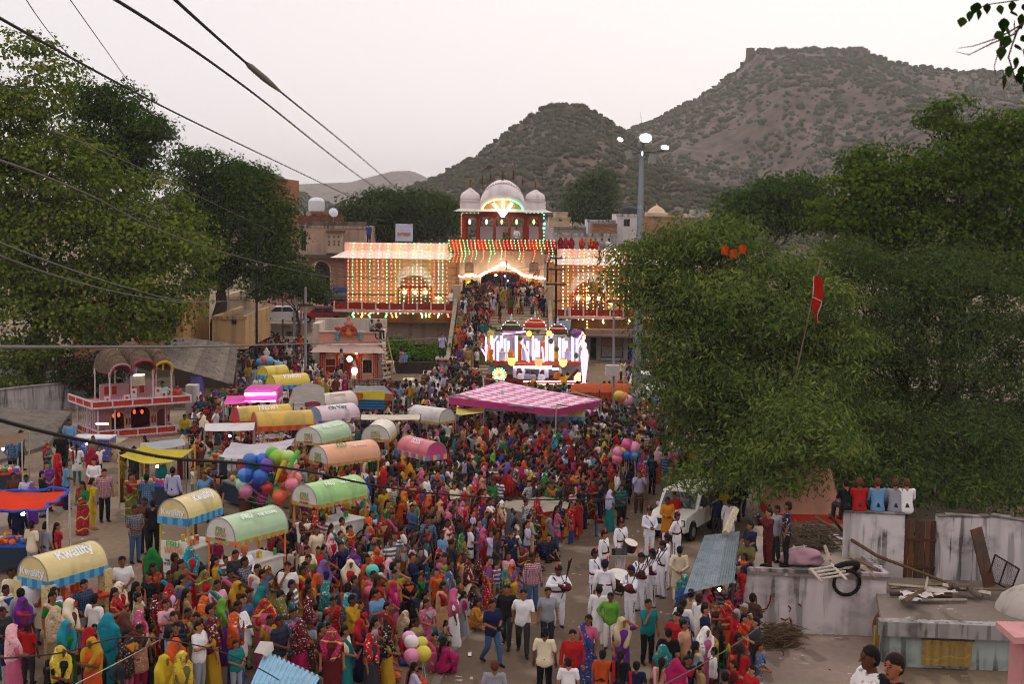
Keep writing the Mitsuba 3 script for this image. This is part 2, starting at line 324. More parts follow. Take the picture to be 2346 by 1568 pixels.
def shrubs(name, label, pts, n, rmin, rmax, seed, tmax=1.03, sides=5, skyline=0):
 rng = np.random.default_rng(seed)
 nx, nt = pts.shape[:2]
 nfront = nt - 10
 i = rng.integers(1, nx - 1, n); j = np.minimum((rng.random(n) ** 0.8 * (nfront)).astype(int), nfront - 1)
 if skyline:
  i = np.concatenate([i, rng.integers(1, nx - 1, skyline)]); j = np.concatenate([j, np.full(skyline, nfront - 1)])
 fx, fy = rng.random(len(i)), rng.random(len(i)) * (j < nfront - 1)
 c = pts[i, j] + (pts[i + 1 - (i == nx - 1), j] - pts[i, j]) * fx[:, None] + (pts[i, np.minimum(j + 1, nt - 1)] - pts[i, j]) * fy[:, None]
 keep = meshkit.fbm(c * np.array([1 / 60, 1 / 60, 1 / 60]), 3, seed) + 0.3 * rng.random(len(c)) > 0.46
 keep[n:] = True
 c = c[keep & (c[:, 2] > 2)]
 r = rmin + (rmax - rmin) * rng.random(len(c)) ** 2
 base, bf = ico(1.0, 0)
 base = base[:, :]
 jit = 1 + 0.5 * (rng.random((len(c), len(base), 1)) - 0.5)
 v = base[None] * jit * r[:, None, None] * np.array([1.2, 1.2, 0.85]) + c[:, None] + np.array([0, 0, 0.35]) * r[:, None, None]
 f = (bf[None] + len(base) * np.arange(len(c))[:, None, None]).reshape(-1, 3)
 tint = rng.random(len(c))
 cols = [code('#34361f'), code('#3b3b25'), code('#303422'), code('#403e27'), code('#373625')]
 cd = np.repeat(np.array(cols)[(tint * 5).astype(int)], len(base))
 obj(name, (v.reshape(-1, 3), f), label, 'shrubs', 'm_matte', smooth=True, kind='stuff', codes=cd)
shrubs('hill_scrub', 'olive scrub bushes over the lower rocky hill', H_mid, 15000, 0.4, 1.7, 21, skyline=60)
shrubs('hill_scrub', 'grey green scrub bushes over the large fort hill', H_big, 17000, 0.6, 2.6, 22, skyline=90)
shrubs('hill_scrub', 'hazy scrub bushes on the low left slope', H_low, 1500, 1.0, 2.8, 23, skyline=40)
# fort wall on the crest
fw = thing('fort_wall', 'long ruined stone fort wall along the crest of the large hill', 'wall')
ft = [(1719, 117), (1760, 117), (1800, 115), (1840, 116), (1880, 114), (1920, 113), (1960, 111), (1985, 112)]
for (a, b) in zip(ft[:-1], ft[1:]):
 p, q = at(a[0], a[1] + 8, 1046), at(b[0], b[1] + 8, 1046)
 rn = random.Random(a[0])
 part(fw, 'wall_length', box(p[0], q[0] + 0.2, 1043, 1047, p[2] - 6, p[2] + 2.5 + rn.random() * 0.8), 'm_matte', '#5d4a3e', BRICKY)
 for k in range(6):
  xx = p[0] + (q[0] - p[0]) * (k + 0.5) / 6
  if rn.random() < 0.45: part(fw, 'merlon', box(xx - 0.6, xx + 0.6, 1043.4, 1046, p[2] + 2.4, p[2] + 3.6 + rn.random() * 0.6), 'm_matte', '#5a493d')
p = at(1719, 120, 1042)
part(fw, 'bastion', lathe([(3.5, -8), (3.1, 3.2), (0, 3.3)], 12, p), 'm_matte', '#5d4a3e', BRICKY)
# ---------------------------------------------------------------- the temple
TY = 115.0
def ax(u, v, Y=TY):
 p = at(u, v, Y); return p[0], p[2]
def arch_at(u0, u1, vbase, vtop, vspring, Y, n=10):
 (x0, z0), (x1, _) = ax(u0, vbase, Y), ax(u1, vbase, Y)
 zt, zs = ax((u0 + u1) / 2, vtop, Y)[1], ax((u0 + u1) / 2, vspring, Y)[1]
 return shapely.affinity.translate(archpoly(x1 - x0, zt - z0, zs - z0, n), (x0 + x1) / 2, z0)
def rect(u0, v0, u1, v1, Y=TY):
 vm, um = (v0 + v1) / 2, (u0 + u1) / 2
 return sg.box(ax(u0, vm, Y)[0], ax(um, v1, Y)[1], ax(u1, vm, Y)[0], ax(um, v0, Y)[1])
def slab(poly, Y, d):
 return move(prism(poly, d), (0, Y, 0))
import shapely.affinity
gate = thing('temple_gate', 'tall cream temple gate with white curved roof, two small domes and red pillared storey', 'temple gate')
GP = '#dcb89e'
door = arch_at(1101, 1195, 688, 622, 645, TY)
nL, nR = arch_at(1060, 1087, 676, 640, 655, TY), arch_at(1208, 1234, 676, 640, 655, TY)
jal = [arch_at(1064, 1085, 625, 600, 608, TY), arch_at(1212, 1234, 626, 600, 609, TY)]
face = rect(1052, 571, 1246, 705) - door - nL - nR - jal[0] - jal[1]
x0, x1 = ax(1052, 640)[0], ax(1246, 640)[0]
zf = ax(1150, 690)[1]; zt = ax(1150, 571)[1]
part(gate, 'facade', slab(face, TY, .5), 'm_rough', GP, PLASTER, .15)
part(gate, 'side_wall', cat([box(x0 + .003, x0 + .5, TY + .5, TY + 7, zf - 1, zt), box(x1 - .5, x1 - .003, TY + .5, TY + 7, zf - 1, zt), box(x0 + .5, x1 - .5, TY + 6.6, TY + 7, zf - 1, zt), box(x0, x1, TY + .004, TY + 7, zt - .3, zt + .01)]), 'm_rough', GP, PLASTER, .3)
part(gate, 'floor', box(x0, x1, TY - 2.2, TY + 7, zf - .3, zf), 'm_rough', '#a08870', PLASTER, .3)
for nn in (nL, nR): part(gate, 'niche', slab(nn, TY + .3, .2), 'm_matte', '#d8c01e')
for nn in (nL, nR):
 c = nn.centroid
 emit(gate, 'niche_lamp', bulbs([[c.x, TY + .15, c.y + .35]], .12), (1, .85, .35), 9)
for j in jal:
 g = j
 x_0, z_0, x_1, z_1 = j.bounds
 holes = [sg.Point(x_0 + (i + .5 + .5 * (k % 2)) * .105, z_0 + (k + .5) * .095).buffer(.036, 3) for i in range(8) for k in range(11)]
 part(gate, 'lattice', slab(g - shapely.union_all(holes), TY + .2, .08), 'm_matte', '#b99a86')
 part(gate, 'lattice_back', slab(g, TY + .42, .05), 'm_matte', '#3a2a22')
 part(gate, 'hood_moulding', slab(j.buffer(.22) - j.buffer(.12) - sg.box(x_0 - 1, z_0 - 1, x_1 + 1, z_0 + .5), TY - .06, .1), 'm_matte', '#caa78f')
part(gate, 'door_arch', slab(door.buffer(.22) - door, TY - .05, .2), 'm_matte', '#e0c8b4')
db = door.bounds
part(gate, 'hall_wall', slab(sg.box(db[0] - .6, zf, db[2] + .6, db[3] + .5), TY + 5.5, .2), 'm_matte', '#8d8577', PRINT)
for k in range(5):
 x = db[0] + (db[2] - db[0]) * (k + .5) / 5
 part(gate, 'hall_pillar', tube([(x, TY + 4.2, zf), (x, TY + 4.2, db[3])], .11, 8), 'm_gloss', '#8a8378')
emit(gate, 'hall_lamp', bulbs([(db[0] + 1.2, TY + 4, db[3] - .5), (db[0] + 2.4, TY + 4.3, db[3] - .35)], .12), (1, .95, .8), 7)
emit(gate, 'hall_lamp', bulbs([(db[0] + 1.95, TY + 3.6, db[3] - .55), (db[0] + 2.2, TY + 3.6, db[3] - .95), (db[0] + 2.35, TY + 3.7, db[3] - 1.3)], .10), (.35, .3, 1), 7)
# garland over the door
for k in range(22):
 t = k / 21
 u = 1100 + 96 * t; v = 629 - 5 * math.sin(math.pi * t)
 p = at(u, v, TY - .12); part(gate, 'garland_flower', ico(.11, 0, p), 'm_matte', ['#a8301c', '#c8651c'][k % 2])
# balcony with its red cloth
zb0, zb1 = ax(1150, 571)[1], ax(1150, 551)[1]
xb0, xb1 = ax(1028, 560)[0], ax(1275, 560)[0]
part(gate, 'balcony_slab', box(xb0, xb1, TY - 1.0, TY + 7.5, zb0 - .12, zb0 + .1), 'm_rough', '#b98d72')
for k, (a, b) in enumerate(zip(np.linspace(1028, 1275, 11)[:-1], np.linspace(1028, 1275, 11)[1:])):
 p, q = at(a, 560, TY)[0], at(b, 560, TY)[0]
 xs = np.linspace(p, q, 9); zz = np.linspace(zb1, zb0 - .1, 5)
 X, Z = np.meshgrid(xs, zz, indexing='ij')
 Yv = TY - 1.06 + .05 * np.sin(X * 14) * (Z < zb1 - .05)
 part(gate, 'balcony_cloth', sheet(np.stack([X, Yv, Z], -1)), 'm_matte', ['#b0521f', '#8c1c1c', '#a81e1e', '#9c3b1c'][k % 4 if k not in (0, 10) else 0], smooth=True)
for s, u0, u1 in ((0, 1028, 1052), (1, 1246, 1275)):
 part(gate, 'balcony_bracket', bx(u0 + 2, 573, u1 - 2, 583, TY + .2, 5), 'm_rough', '#7a5444')
# red pillared storey
zr0, zr1 = zb0 + .1, ax(1150, 487)[1]
xr0, xr1 = ax(1056, 520)[0], ax(1246, 520)[0]
arches = [(1062, 1090), (1099, 1130), (1135, 1164), (1169, 1198), (1211, 1235)]
fp = rect(1056, 487, 1246, 568)
for a, b in arches: fp = fp - arch_at(a, b, 569, 497, 506, TY)
for yy, nm in ((TY + .1, 'arcade'), (TY + 4.6, 'rear_arcade')):
 part(gate, nm, slab(fp, yy, .4), 'm_rough', '#8e3420', PLASTER, .1)
for a, b in arches:
 part(gate, 'arch_moulding', slab(arch_at(a, b, 520, 497, 506, TY).buffer(.1) - arch_at(a, b, 569, 497, 506, TY), TY + .04, .07), 'm_matte', '#a44a30')
sidep = sg.box(0, zr0, 5, zr1) - shapely.affinity.translate(archpoly(1.6, zr1 - zr0 - .5, 1.4), 1.3, zr0) - shapely.affinity.translate(archpoly(1.6, zr1 - zr0 - .5, 1.4), 3.6, zr0)
for xx in (xr0 + .01, xr1 - .41):
 v, f = prism(sidep, .4); v = np.stack([v[:, 1] + xx, v[:, 0] + TY + .1, v[:, 2]], 1)
 part(gate, 'side_arcade', (v, f[:, ::-1]), 'm_rough', '#8e3420', PLASTER, .1)
for a, b in arches[1:]:
 part(gate, 'white_screen', bx(a + 1, 519, b - 1, 549, TY + 2.2, .06), 'm_matte', '#c9c4cf')
part(gate, 'white_screen', bx(1249, 521, 1268, 549, TY + 2, .06), 'm_matte', '#c9c4cf')
LAMPC = [(1, .75, .5), (1, .85, .55), (1, .35, .18), (1, .72, .2), (1, .45, .12)]
for (a, b), c in zip(arches, LAMPC):
 p = at((a + b) / 2, 509, TY + .9)
 part(gate, 'lantern_cord', bar(p, p + [0, 0, .7], .02, 4), 'm_matte', '#333333')
 v, f = lathe([(0.02, .24), (.08, .16), (.12, .04), (.10, -.09), (.03, -.2), (0, -.22)], 8, p)
 emit(gate, 'lantern', (v, f), c, 2.2)
# chhajja, drum, domes
zc = ax(1150, 484)[1]
xc0, xc1 = ax(1040, 484)[0], ax(1266, 484)[0]
part(gate, 'eave', (np.array([[xc0, TY - 1.0, zc - .05], [xc1, TY - 1.0, zc - .05], [xc1, TY + 6.2, zc - .05], [xc0, TY + 6.2, zc - .05], [xr0, TY, zc + .22], [xr1, TY, zc + .22], [xr1, TY + 5, zc + .22], [xr0, TY + 5, zc + .22]]), box(0, 1, 0, 1, 0, 1)[1]), 'm_rough', '#cdbfbb', PLASTER, .25)
lun = arch_at(1104, 1198, 486, 456, 484, TY - .3)
WH = '#d6ccca'
drum = rect(1054, 461, 1250, 483.5) - arch_at(1098, 1204, 486, 446, 484, TY)
for g_ in getattr(drum, 'geoms', [drum]): part(gate, 'drum', slab(g_, TY - .12, 5.2), 'm_rough', WH, PLASTER, .3)
part(gate, 'drum_moulding', cat([bx(1053, 460, 1100, 462.5, TY - .2, 5.4), bx(1203, 460, 1251, 462.5, TY - .2, 5.4)]), 'm_rough', '#c8bcb8')
# curved bangla roof: an arched vault that bulges and leans back
def vault_line(k, n=28):
 t = np.linspace(0, np.pi, n)
 top = [446, 432, 420, 413, 410, 412][k]; w = [104, 105, 106, 104, 98, 88][k]
 return np.array([np.array(at(1151 - w / 2 * math.cos(a), 484 - (484 - top) * math.sin(a) ** .75, TY)) + [0, [-.35, -.2, .35, 1.1, 2.2, 4.6][k], 0] for a in t])
part(gate, 'curved_roof', sheet(np.array([vault_line(k) for k in range(6)])), 'm_rough', WH, PLASTER, .3, smooth=True)
part(gate, 'roof_rear', sheet(np.array([vault_line(5), vault_line(5) * [1, 1, 0] + [0, .2, zc]])), 'm_rough', WH, PLASTER, .3)
face_arch = arch_at(1099, 1203, 486, 446, 484, TY - .36) - lun
part(gate, 'arch_band', slab(face_arch, TY - .40, .2), 'm_rough', WH, PLASTER, .15)
part(gate, 'lunette', slab(lun, TY - .1, .2), 'm_matte', '#a8874a', PRINT)
rib = vault_line(2)
for k in range(2, 26): part(gate, 'roof_bead', ico(.07, 0, rib[k] + [0, -.05, .03]), 'm_matte', '#8d7f7c')
for u, vt in ((1077, 428), (1226, 432)):
 w = 43
 c = at(u, 461, TY + 1.6)
 s_ = (TY + 1.6) / F
 q = lambda du, dv: (du * s_, dv * s_)
 sh_ = 461 - vt
 prof = [q(21, 0), q(21.5, sh_ * .08), q(22.3, sh_ * .25), q(21.5, sh_ * .42), q(18.5, sh_ * .55), q(13, sh_ * .67), q(8, sh_ * .78), q(4, sh_ * .88), q(1.5, sh_ * .97), q(0, sh_)]
 part(gate, 'dome', lathe(prof, 28, c), 'm_rough', WH, PLASTER, .3, smooth=True)
 part(gate, 'dome_band', lathe([q(22.6, sh_ * .1), q(23.2, sh_ * .13), q(22.6, sh_ * .17)], 28, c), 'm_matte', '#b9aaa6')
 b = c + [0, 0, sh_ * s_]
 part(gate, 'finial', lathe([(.16, -.1), (.05, .05), (.15, .16), (.05, .28), (.12, .38), (.04, .48), (.16, .6), (.02, .72), (0, .95)], 8, b), 'm_metal', '#6a4020')
for u, v0, v1 in ((1105, 423, 396), (1152, 411, 388), (1176, 412, 384), (1197, 424, 406), (1124, 412, 392)):
 b = at(u, v0, TY + 1.2); h = (v0 - v1) * TY / F
 part(gate, 'finial', lathe([(.12, -.1), (.05, .05), (.14, h * .2), (.05, h * .3), (.11, h * .45), (.04, h * .55), (.09, h * .68), (.02, h * .8), (0, h)], 8, b), 'm_metal', '#4a2a1c')
p = at(1105, 396, TY + 1.2)
part(gate, 'pennant', sheet(np.array([[p + [0, 0, .1], p + [.55, -.05, .65]], [p + [.6, 0, .55], p + [.95, .1, .5]]])), 'm_matte', '#5a3a2a')
# neon fan in the lunette
for (u0, v0), c in (((1131, 466), (1, .75, .85)), ((1152, 461), (1, .95, .6)), ((1173, 466), (.6, .95, .9))):
 a, b = at(u0, v0, TY - .45), at(1152, 496, TY - .75)
 emit(gate, 'neon_tube', tube([a, b], .13, 6), c, 6)
pts = [np.array(at(1151 + 46 * math.cos(a), 485 - 28 * math.sin(a) ** .8, TY - .5)) for a in np.linspace(.05, math.pi - .05, 26)]
emit(gate, 'lunette_light', tube(pts[9:20], .05, 5), (1, .85, .2), 3)
emit(gate, 'lunette_light', bulbs(pts[:10], .08), (.15, 1, .45), 3)
emit(gate, 'lunette_light', bulbs(pts[19:], .08), (.95, .9, .3), 3)
emit(gate, 'eave_light', bulbs([at(u, 488, TY - 1.1) for u in list(range(1060, 1100, 9)) + list(range(1206, 1246, 9))], .06), (.15, 1, .45), 3)
emit(gate, 'corner_light', bulbs([at(1057, v, TY - .1) for v in range(492, 548, 7)], .05), (1, .45, .25), 3)
emit(gate, 'corner_light', bulbs([at(1246, v, TY - .1) for v in (492, 500, 524, 532, 540, 548)] , .08), (.1, 1, .55), 3)
emit(gate, 'corner_light', bulbs([at(1247, 513, TY - .1), at(1246, 523, TY - .1)], .13), (.1, 1, .7), 4)
# the two wings
def wing(name, label, u0, u1, ue0, ue1, ac, dv, mirror=False):
 w = thing(name, label, 'temple wing')
 D = 9.0
 Yw = TY + .6
 wall = rect(u0, 585 + dv, u1, 722 + dv, Yw)
 ar = arch_at(ac - 35, ac + 35, 700 + dv, 630 + dv, 655 + dv, Yw)
 wall2 = wall - ar
 WP = '#cf9c70'
 part(w, 'wall', slab(wall2, Yw, .4), 'm_rough', WP, PLASTER, .2)
 xa, xb = wall.bounds[0], wall.bounds[2]
 part(w, 'end_wall', cat([box(xa, xa + .4, Yw + .4, Yw + D, wall.bounds[1], wall.bounds[3]), box(xb - .4, xb, Yw + .4, Yw + D, wall.bounds[1], wall.bounds[3])]), 'm_rough', WP, PLASTER, .2)
 z0, z1, z2 = ax(ac, 558 + dv, Yw)[1], ax(ac, 577 + dv, Yw)[1], ax(ac, 592 + dv, Yw)[1]
 xe0, xe1 = ax(ue0, 590, Yw)[0], ax(ue1, 590, Yw)[0]
 part(w, 'parapet', box(xa - .2, xb + .1, Yw - .15, Yw + .3, z1 - .02, z0), 'm_rough', '#f0ccbe', PLASTER, .15)
 part(w, 'roof', box(xa, xb, Yw + .3, Yw + D, z1 - .3, z1 + .15), 'm_rough', '#8a7a70', PLASTER, .4)
 part(w, 'eave', (np.array([[xe0, Yw - 1.5, z2], [xe1, Yw - 1.5, z2], [xe1, Yw + .2, z2], [xe0, Yw + .2, z2], [xa - .1, Yw - .16, z1], [xb + .1, Yw - .16, z1], [xb + .1, Yw + .1, z1], [xa - .1, Yw + .1, z1]]), box(0, 1, 0, 1, 0, 1)[1]), 'm_rough', '#f0dcd2', PLASTER, .15)
 # pilaster panels on the wall
 for k, uu in enumerate(np.linspace(u0 + 6, u1 - 6, 12)):
  if abs(uu - ac) > 46: part(w, 'pilaster', bx(uu - 1.2, 597 + dv, uu + 1.2, 700 + dv, Yw - .05, .05), 'm_matte', '#a87a58')
 for (a, b) in ((u0 + 3, ac - 44), (ac + 44, u1 - 3)):
  if b - a > 12:
   part(w, 'string_course', bx(a, 613 + dv, b, 615 + dv, Yw - .07, .07), 'm_matte', '#a0704f')
   part(w, 'string_course', bx(a, 674 + dv, b, 677 + dv, Yw - .07, .07), 'm_matte', '#584a34')
 # arched hood and red window frame
 out = arch_at(ac - 43, ac + 43, 660 + dv, 607 + dv, 642 + dv, Yw); inn = arch_at(ac - 33, ac + 33, 662 + dv, 630 + dv, 650 + dv, Yw)
 hood0 = [np.array(at(ac - 43 * math.cos(a), 658 + dv - 50 * math.sin(a) ** .8, Yw)) + [0, -.03, 0] for a in np.linspace(0, math.pi, 20)]
 hood1 = [np.array(at(ac - 33 * math.cos(a), 657 + dv - 27 * math.sin(a) ** .8, Yw)) + [0, -.9, 0] for a in np.linspace(0, math.pi, 20)]
 part(w, 'arched_hood', sheet(np.array([hood0, hood1])), 'm_rough', '#f6e6dc', PLASTER, .1, smooth=True)
 part(w, 'arched_hood_rim', tube(hood1, .05, 5), 'm_matte', '#cfae9f')
 part(w, 'tympanum', slab(arch_at(ac - 33, ac + 33, 657 + dv, 630 + dv, 652 + dv, Yw) , Yw - .02, .2), 'm_matte', '#c98b5a')
 fr = rect(ac - 38, 654 + dv, ac + 38, 698 + dv, Yw - .5)
 ops = [arch_at(ac - 34 + 24 * k, ac - 14 + 24 * k, 699 + dv, 660 + dv, 666 + dv, Yw - .5) for k in range(3)]
 for o in ops: fr = fr - o
 part(w, 'window_frame', slab(fr, Yw - .55, .35), 'm_rough', '#8a2f1e')
 for k, o in enumerate(ops):
  b = o.bounds
  part(w, 'window_back', slab(o.buffer(.1), Yw + .8, .1), 'm_matte', '#b39a62')
  part(w, 'shutter', box(b[0] + .08, b[0] + .34, Yw + .2, Yw + .26, b[1], b[1] + (b[3] - b[1]) * .62), 'm_matte', '#4a3a34')
  part(w, 'shutter', box(b[2] - .3, b[2] - .06, Yw + .2, Yw + .26, b[1], b[1] + (b[3] - b[1]) * .62), 'm_matte', '#4a3a34')
  emit(w, 'window_lamp', ico(.15, 1, ((b[0] + b[2]) / 2, Yw - .1, b[3] - .38)), (1, .72, .34), 26)
 part(w, 'lit_cabinet', bx(ac + 46, 680 + dv, ac + 62 if not mirror else ac + 60, 700 + dv, Yw - .35, .3), 'm_gloss', '#c9c48a')
 emit(w, 'cabinet_lamp', bx(ac + 47, 682 + dv, ac + 61, 684 + dv, Yw - .42, .05), (1, 1, .6), 3)
 # terrace with red railing panels
 zl, zr_ = ax(ac, 711 + dv, Yw - 1.8)[1], ax(ac, 692 + dv, Yw - 1.8)[1]
 xt0, xt1 = ax(ue0 + 4, 700, Yw - 1.8)[0], ax(u1 if mirror else 1051, 700, Yw - 1.8)[0]
 part(w, 'terrace_slab', box(xt0 - .1, xt1, Yw - 2.0, Yw + .4, zl - .22, zl), 'm_rough', '#d2b4a4', PLASTER, .2)
 n = max(2, int((xt1 - xt0) / 1.02))
 for k in range(n):
  a, b = xt0 + (xt1 - xt0) * k / n, xt0 + (xt1 - xt0) * (k + 1) / n
  part(w, 'rail_panel', box(a + .06, b - .06, Yw - 1.86, Yw - 1.80, zl + .02, zl + (zr_ - zl) * .82), 'm_matte', '#8f241a')
  part(w, 'rail_post', box(a - .06, a + .06, Yw - 1.92, Yw - 1.76, zl + .002, zr_), 'm_matte', '#d6b8aa')
 part(w, 'fascia', box(xt0 + .3, xt1, Yw - 1.4, Yw + .4, ax(ac, 737 + dv, Yw)[1], zl - .22), 'm_rough', '#7a5230', PLASTER, .5)
 return w
wl = wing('temple_wing', 'left wing of the temple, draped in strings of coloured bulbs', 795, 1051, 762, 1030, 950, 0)
wr_ = wing('temple_wing', 'right wing of the temple, partly hidden by the neem tree', 1256, 1520, 1272, 1540, 1348, 14, True)
part(wl, 'lower_wall', bx(868, 733, 1050, 790, TY + .2, .4), 'm_rough', '#a38a78', PLASTER, .5)
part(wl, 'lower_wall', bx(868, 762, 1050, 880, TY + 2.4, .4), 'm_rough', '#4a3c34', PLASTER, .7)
part(wr_, 'lower_wall', bx(1262, 751, 1540, 775, TY - .6, .6), 'm_rough', '#8f7768', PLASTER, .5)
bb = thing('roof_hoarding', 'pale blue white hoarding standing on the roof of the left wing', 'hoarding')
part(bb, 'board', bx(906, 513, 945, 553, TY + 3.0, .5), 'm_matte', '#b4b8cc'); part(bb, 'picture', bx(910, 533, 940, 541, TY + 2.96, .03), 'm_matte', '#9a7a5c', PRINT)
for uu in (909, 940): part(bb, 'leg', bx(uu, 552, uu + 2, 562, TY + 3.1, .1), 'm_matte', '#777777')
# strings of bulbs
ordn = ['first', 'second', 'third', 'fourth', 'fifth', 'sixth', 'seventh', 'eighth', 'ninth', 'tenth', 'eleventh', 'twelfth', 'thirteenth', 'fourteenth', 'fifteenth', 'sixteenth', 'seventeenth', 'eighteenth', 'nineteenth', 'twentieth',
  'twenty-first', 'twenty-second', 'twenty-third', 'twenty-fourth', 'twenty-fifth', 'twenty-sixth', 'twenty-seventh', 'twenty-eighth', 'twenty-ninth', 'thirtieth']
BC = {'red': (1, .16, .08), 'green': (.22, 1, .35), 'amber': (1, .62, .14), 'warm white': (1, .82, .5)}
rs = random.Random(5)
def light_string(us, tops, bots, dv, where, Y, seq):
 for k, u in enumerate(us):
  c = seq[k % len(seq)]
  pts = []
  vb = bots[k % len(bots)] + dv
  zig = rs.random() < .3
  v = tops + dv
  while v < vb:
   # lies on the sloping eave first, then hangs free
   yy = Y - (.35 if v < 578 + dv else .35 + 1.35 * min(1, (v - 578 - dv) / 14))
   pts.append(at(u - (0 if v > 592 + dv else (592 + dv - v) * -.10) + rs.uniform(-.5, .5) + (.8 * math.sin(v * .3) if zig else 0), v + rs.uniform(-.4, .4), yy))
   v += 8.0 if not zig else 9.4
  g = thing('light_string', f'{ordn[k]} string of {c} bulbs from the left on the {where}', 'light string', f'bulb strings hanging over the {where}')
  emit(g, 'bulb', bulbs(pts, .046 + .014 * rs.random()), BC[c], 6.2)
  if rs.random() < .8: emit(g, 'end_bulb', bulbs([pts[-1] + [rs.uniform(-.1, .1), 0, -.15 * j] for j in range(3)], .085), BC[c], 5)
  part(g, 'wire', tube(pts, .012, 3), 'm_matte', '#2a2420')
SEQ = ['red', 'green', 'red', 'amber', 'red', 'green', 'red', 'warm white', 'red', 'green', 'red', 'amber', 'green', 'warm white', 'red', 'green', 'warm white', 'warm white', 'green', 'amber', 'red', 'warm white', 'green', 'red', 'amber', 'green', 'red']
light_string(np.linspace(798, 1024, 24), 558, (702, 720, 718, 722, 716, 722, 712, 718), 0, 'left wing', TY + .6, SEQ)
light_string(np.linspace(1290, 1452, 15), 558, (702, 716, 710, 720, 716), 14, 'right wing', TY + .6, ['warm white', 'amber', 'red', 'warm white', 'amber'])
# tall string that runs down beside the float
pts = [at(1342 + (v - 574) * .02, v, TY - 1.2) for v in np.arange(660, 770, 7)]
g = thing('light_string', 'long string of warm bulbs running down towards the float', 'light string')
emit(g, 'bulb', bulbs(pts, .075), BC['amber'], 5); part(g, 'wire', tube(pts, .012, 3), 'm_matte', '#2a2420')
# swags on the balcony cloth
k = 0
for u in np.linspace(1031, 1272, 30):
 c = ['green', 'red', 'red', 'amber', 'green', 'green', 'red'][k % 7]
 L = rs.choice([24, 34, 44, 52]) if 1050 < u < 1250 else 50
 pts = [at(u + rs.uniform(-.8, .8) + (2.5 * math.sin(v / 9)), v, TY - 1.16) for v in np.arange(551, 551 + L, 6)]
 g = thing('light_string', f'{ordn[k]} short string of {c} bulbs from the left on the balcony cloth', 'light string', 'short bulb strings on the balcony')
 emit(g, 'bulb', bulbs(pts, .06), BC[c], 3.6); part(g, 'wire', tube(pts, .012, 3), 'm_matte', '#2a2420')
 k += 1
# white festoon over the door
fest = dense([(1052, 632), (1100, 631), (1126, 618), (1152, 604), (1180, 618), (1200, 632), (1248, 638)], 120)
g = thing('light_festoon', 'thick white glowing festoon draped in a peak over the temple door', 'light festoon')
emit(g, 'bulb', bulbs([at(u, v + rs.uniform(-3, 3), TY - .5 + rs.uniform(-.15, .1)) for u, v in fest for _ in (0, 1)], .065), (1, .86, .55), 6)
emit(g, 'star', bulbs([at(1151, 606, TY - .7)], .22), (1, .95, .85), 8)
part(g, 'cable', tube([at(u, v, TY - .3) for u, v in fest[::6]], .03, 4), 'm_matte', '#4a4034')
# stairs up to the gate
xs0, xs1 = ax(1046, 700, TY - 2)[0], ax(1258, 700, TY - 2)[0]
stair = thing('temple_stairs', 'broad flight of stone steps climbing to the temple gate', 'stairs')
NS = 24
y_top, y_bot = TY - 2.2, 96.0
for k in range(NS):
 ya = y_bot + (y_top - y_bot) * k / NS
 part(stair, 'step', box(xs0 + .2, xs1 - .2, ya, y_top + .02 if k == NS - 1 else ya + (y_top - y_bot) / NS * 1.6, -.5, (zf - .01) * (k + 1) / NS), 'm_rough', ['#a08c78', '#988470', '#a89480'][k % 3], PLASTER, .5)
def stz(y): return (zf - .01) * min(max(math.floor((y - y_bot) / (y_top - y_bot) * NS) + 1, 0), NS) / NS if y > y_bot else 0.0
for s_, xx in ((0, xs0), (1, xs1)):
 v, f = prism(sg.Polygon([(0, -.6), (y_top - y_bot, -.6), (y_top - y_bot, zf + .45), (0, .5)]), .3)
 part(stair, 'side_wall', (np.stack([xx - .17 + v[:, 1], y_bot + v[:, 0], v[:, 2]], 1), f[:, ::-1]), 'm_rough', '#9a8876', PLASTER, .5)
 part(stair, 'pier', box(xx - .3, xx + .3, y_top - .5, y_top + .1, zf - 2, zf + 1.4), 'm_rough', '#b59c84', PLASTER, .3)
# flagpole standing on the steps
p = at(1157, 735, 106)
obj('flagpole', tube([(p[0], 106, stz(106) - .1), (p[0] + .05, 106, p[2] + 4.6)], .04, 6), 'thin pale pole standing in the middle of the temple steps', 'pole', 'm_metal', '#9a9088')
# ---------------------------------------------------------------- trees
def leaf_mesh(C, N, rng, L, W, droop, fold=0.25):
 """A leaf (two bent triangles, a rhombus) at every point of C, its face turned towards N."""
 n = len(C)
 N = N + rng.normal(size=(n, 3)) * .38
 N /= np.linalg.norm(N, axis=1, keepdims=True)
 d = rng.normal(size=(n, 3)); d[:, 2] -= droop
 d -= N * (d * N).sum(1, keepdims=True) * .85
 d /= np.linalg.norm(d, axis=1, keepdims=True)
 s = np.cross(d, N); s /= np.linalg.norm(s, axis=1, keepdims=True) + 1e-9
 nn = np.cross(s, d)
 k = (0.6 + 0.8 * rng.random((n, 1)))
 a = C; m1 = C + d * (L * .45) * k + s * (W * .5) * k + nn * W * fold * .5; m2 = C + d * (L * .45) * k - s * (W * .5) * k + nn * W * fold * .5; t = C + d * L * k
 v = np.stack([a, m1, t, m2], 1).reshape(-1, 3)
 f = (np.array([[0, 1, 2], [0, 2, 3]])[None] + 4 * np.arange(n)[:, None, None]).reshape(-1, 3)
 return v, f
def limb_path(a, b, rng, sag=.12, n=9):
 t = np.linspace(0, 1, n)[:, None]
 a, b = np.asarray(a, float), np.asarray(b, float)
 L = np.linalg.norm(b - a)
 p = a + (b - a) * t
 p[:, 2] += L * sag * np.sin(np.pi * t[:, 0])
 w = rng.normal(size=(n, 3)) * L * .03
 w[0] = w[-1] = 0
 return p + w
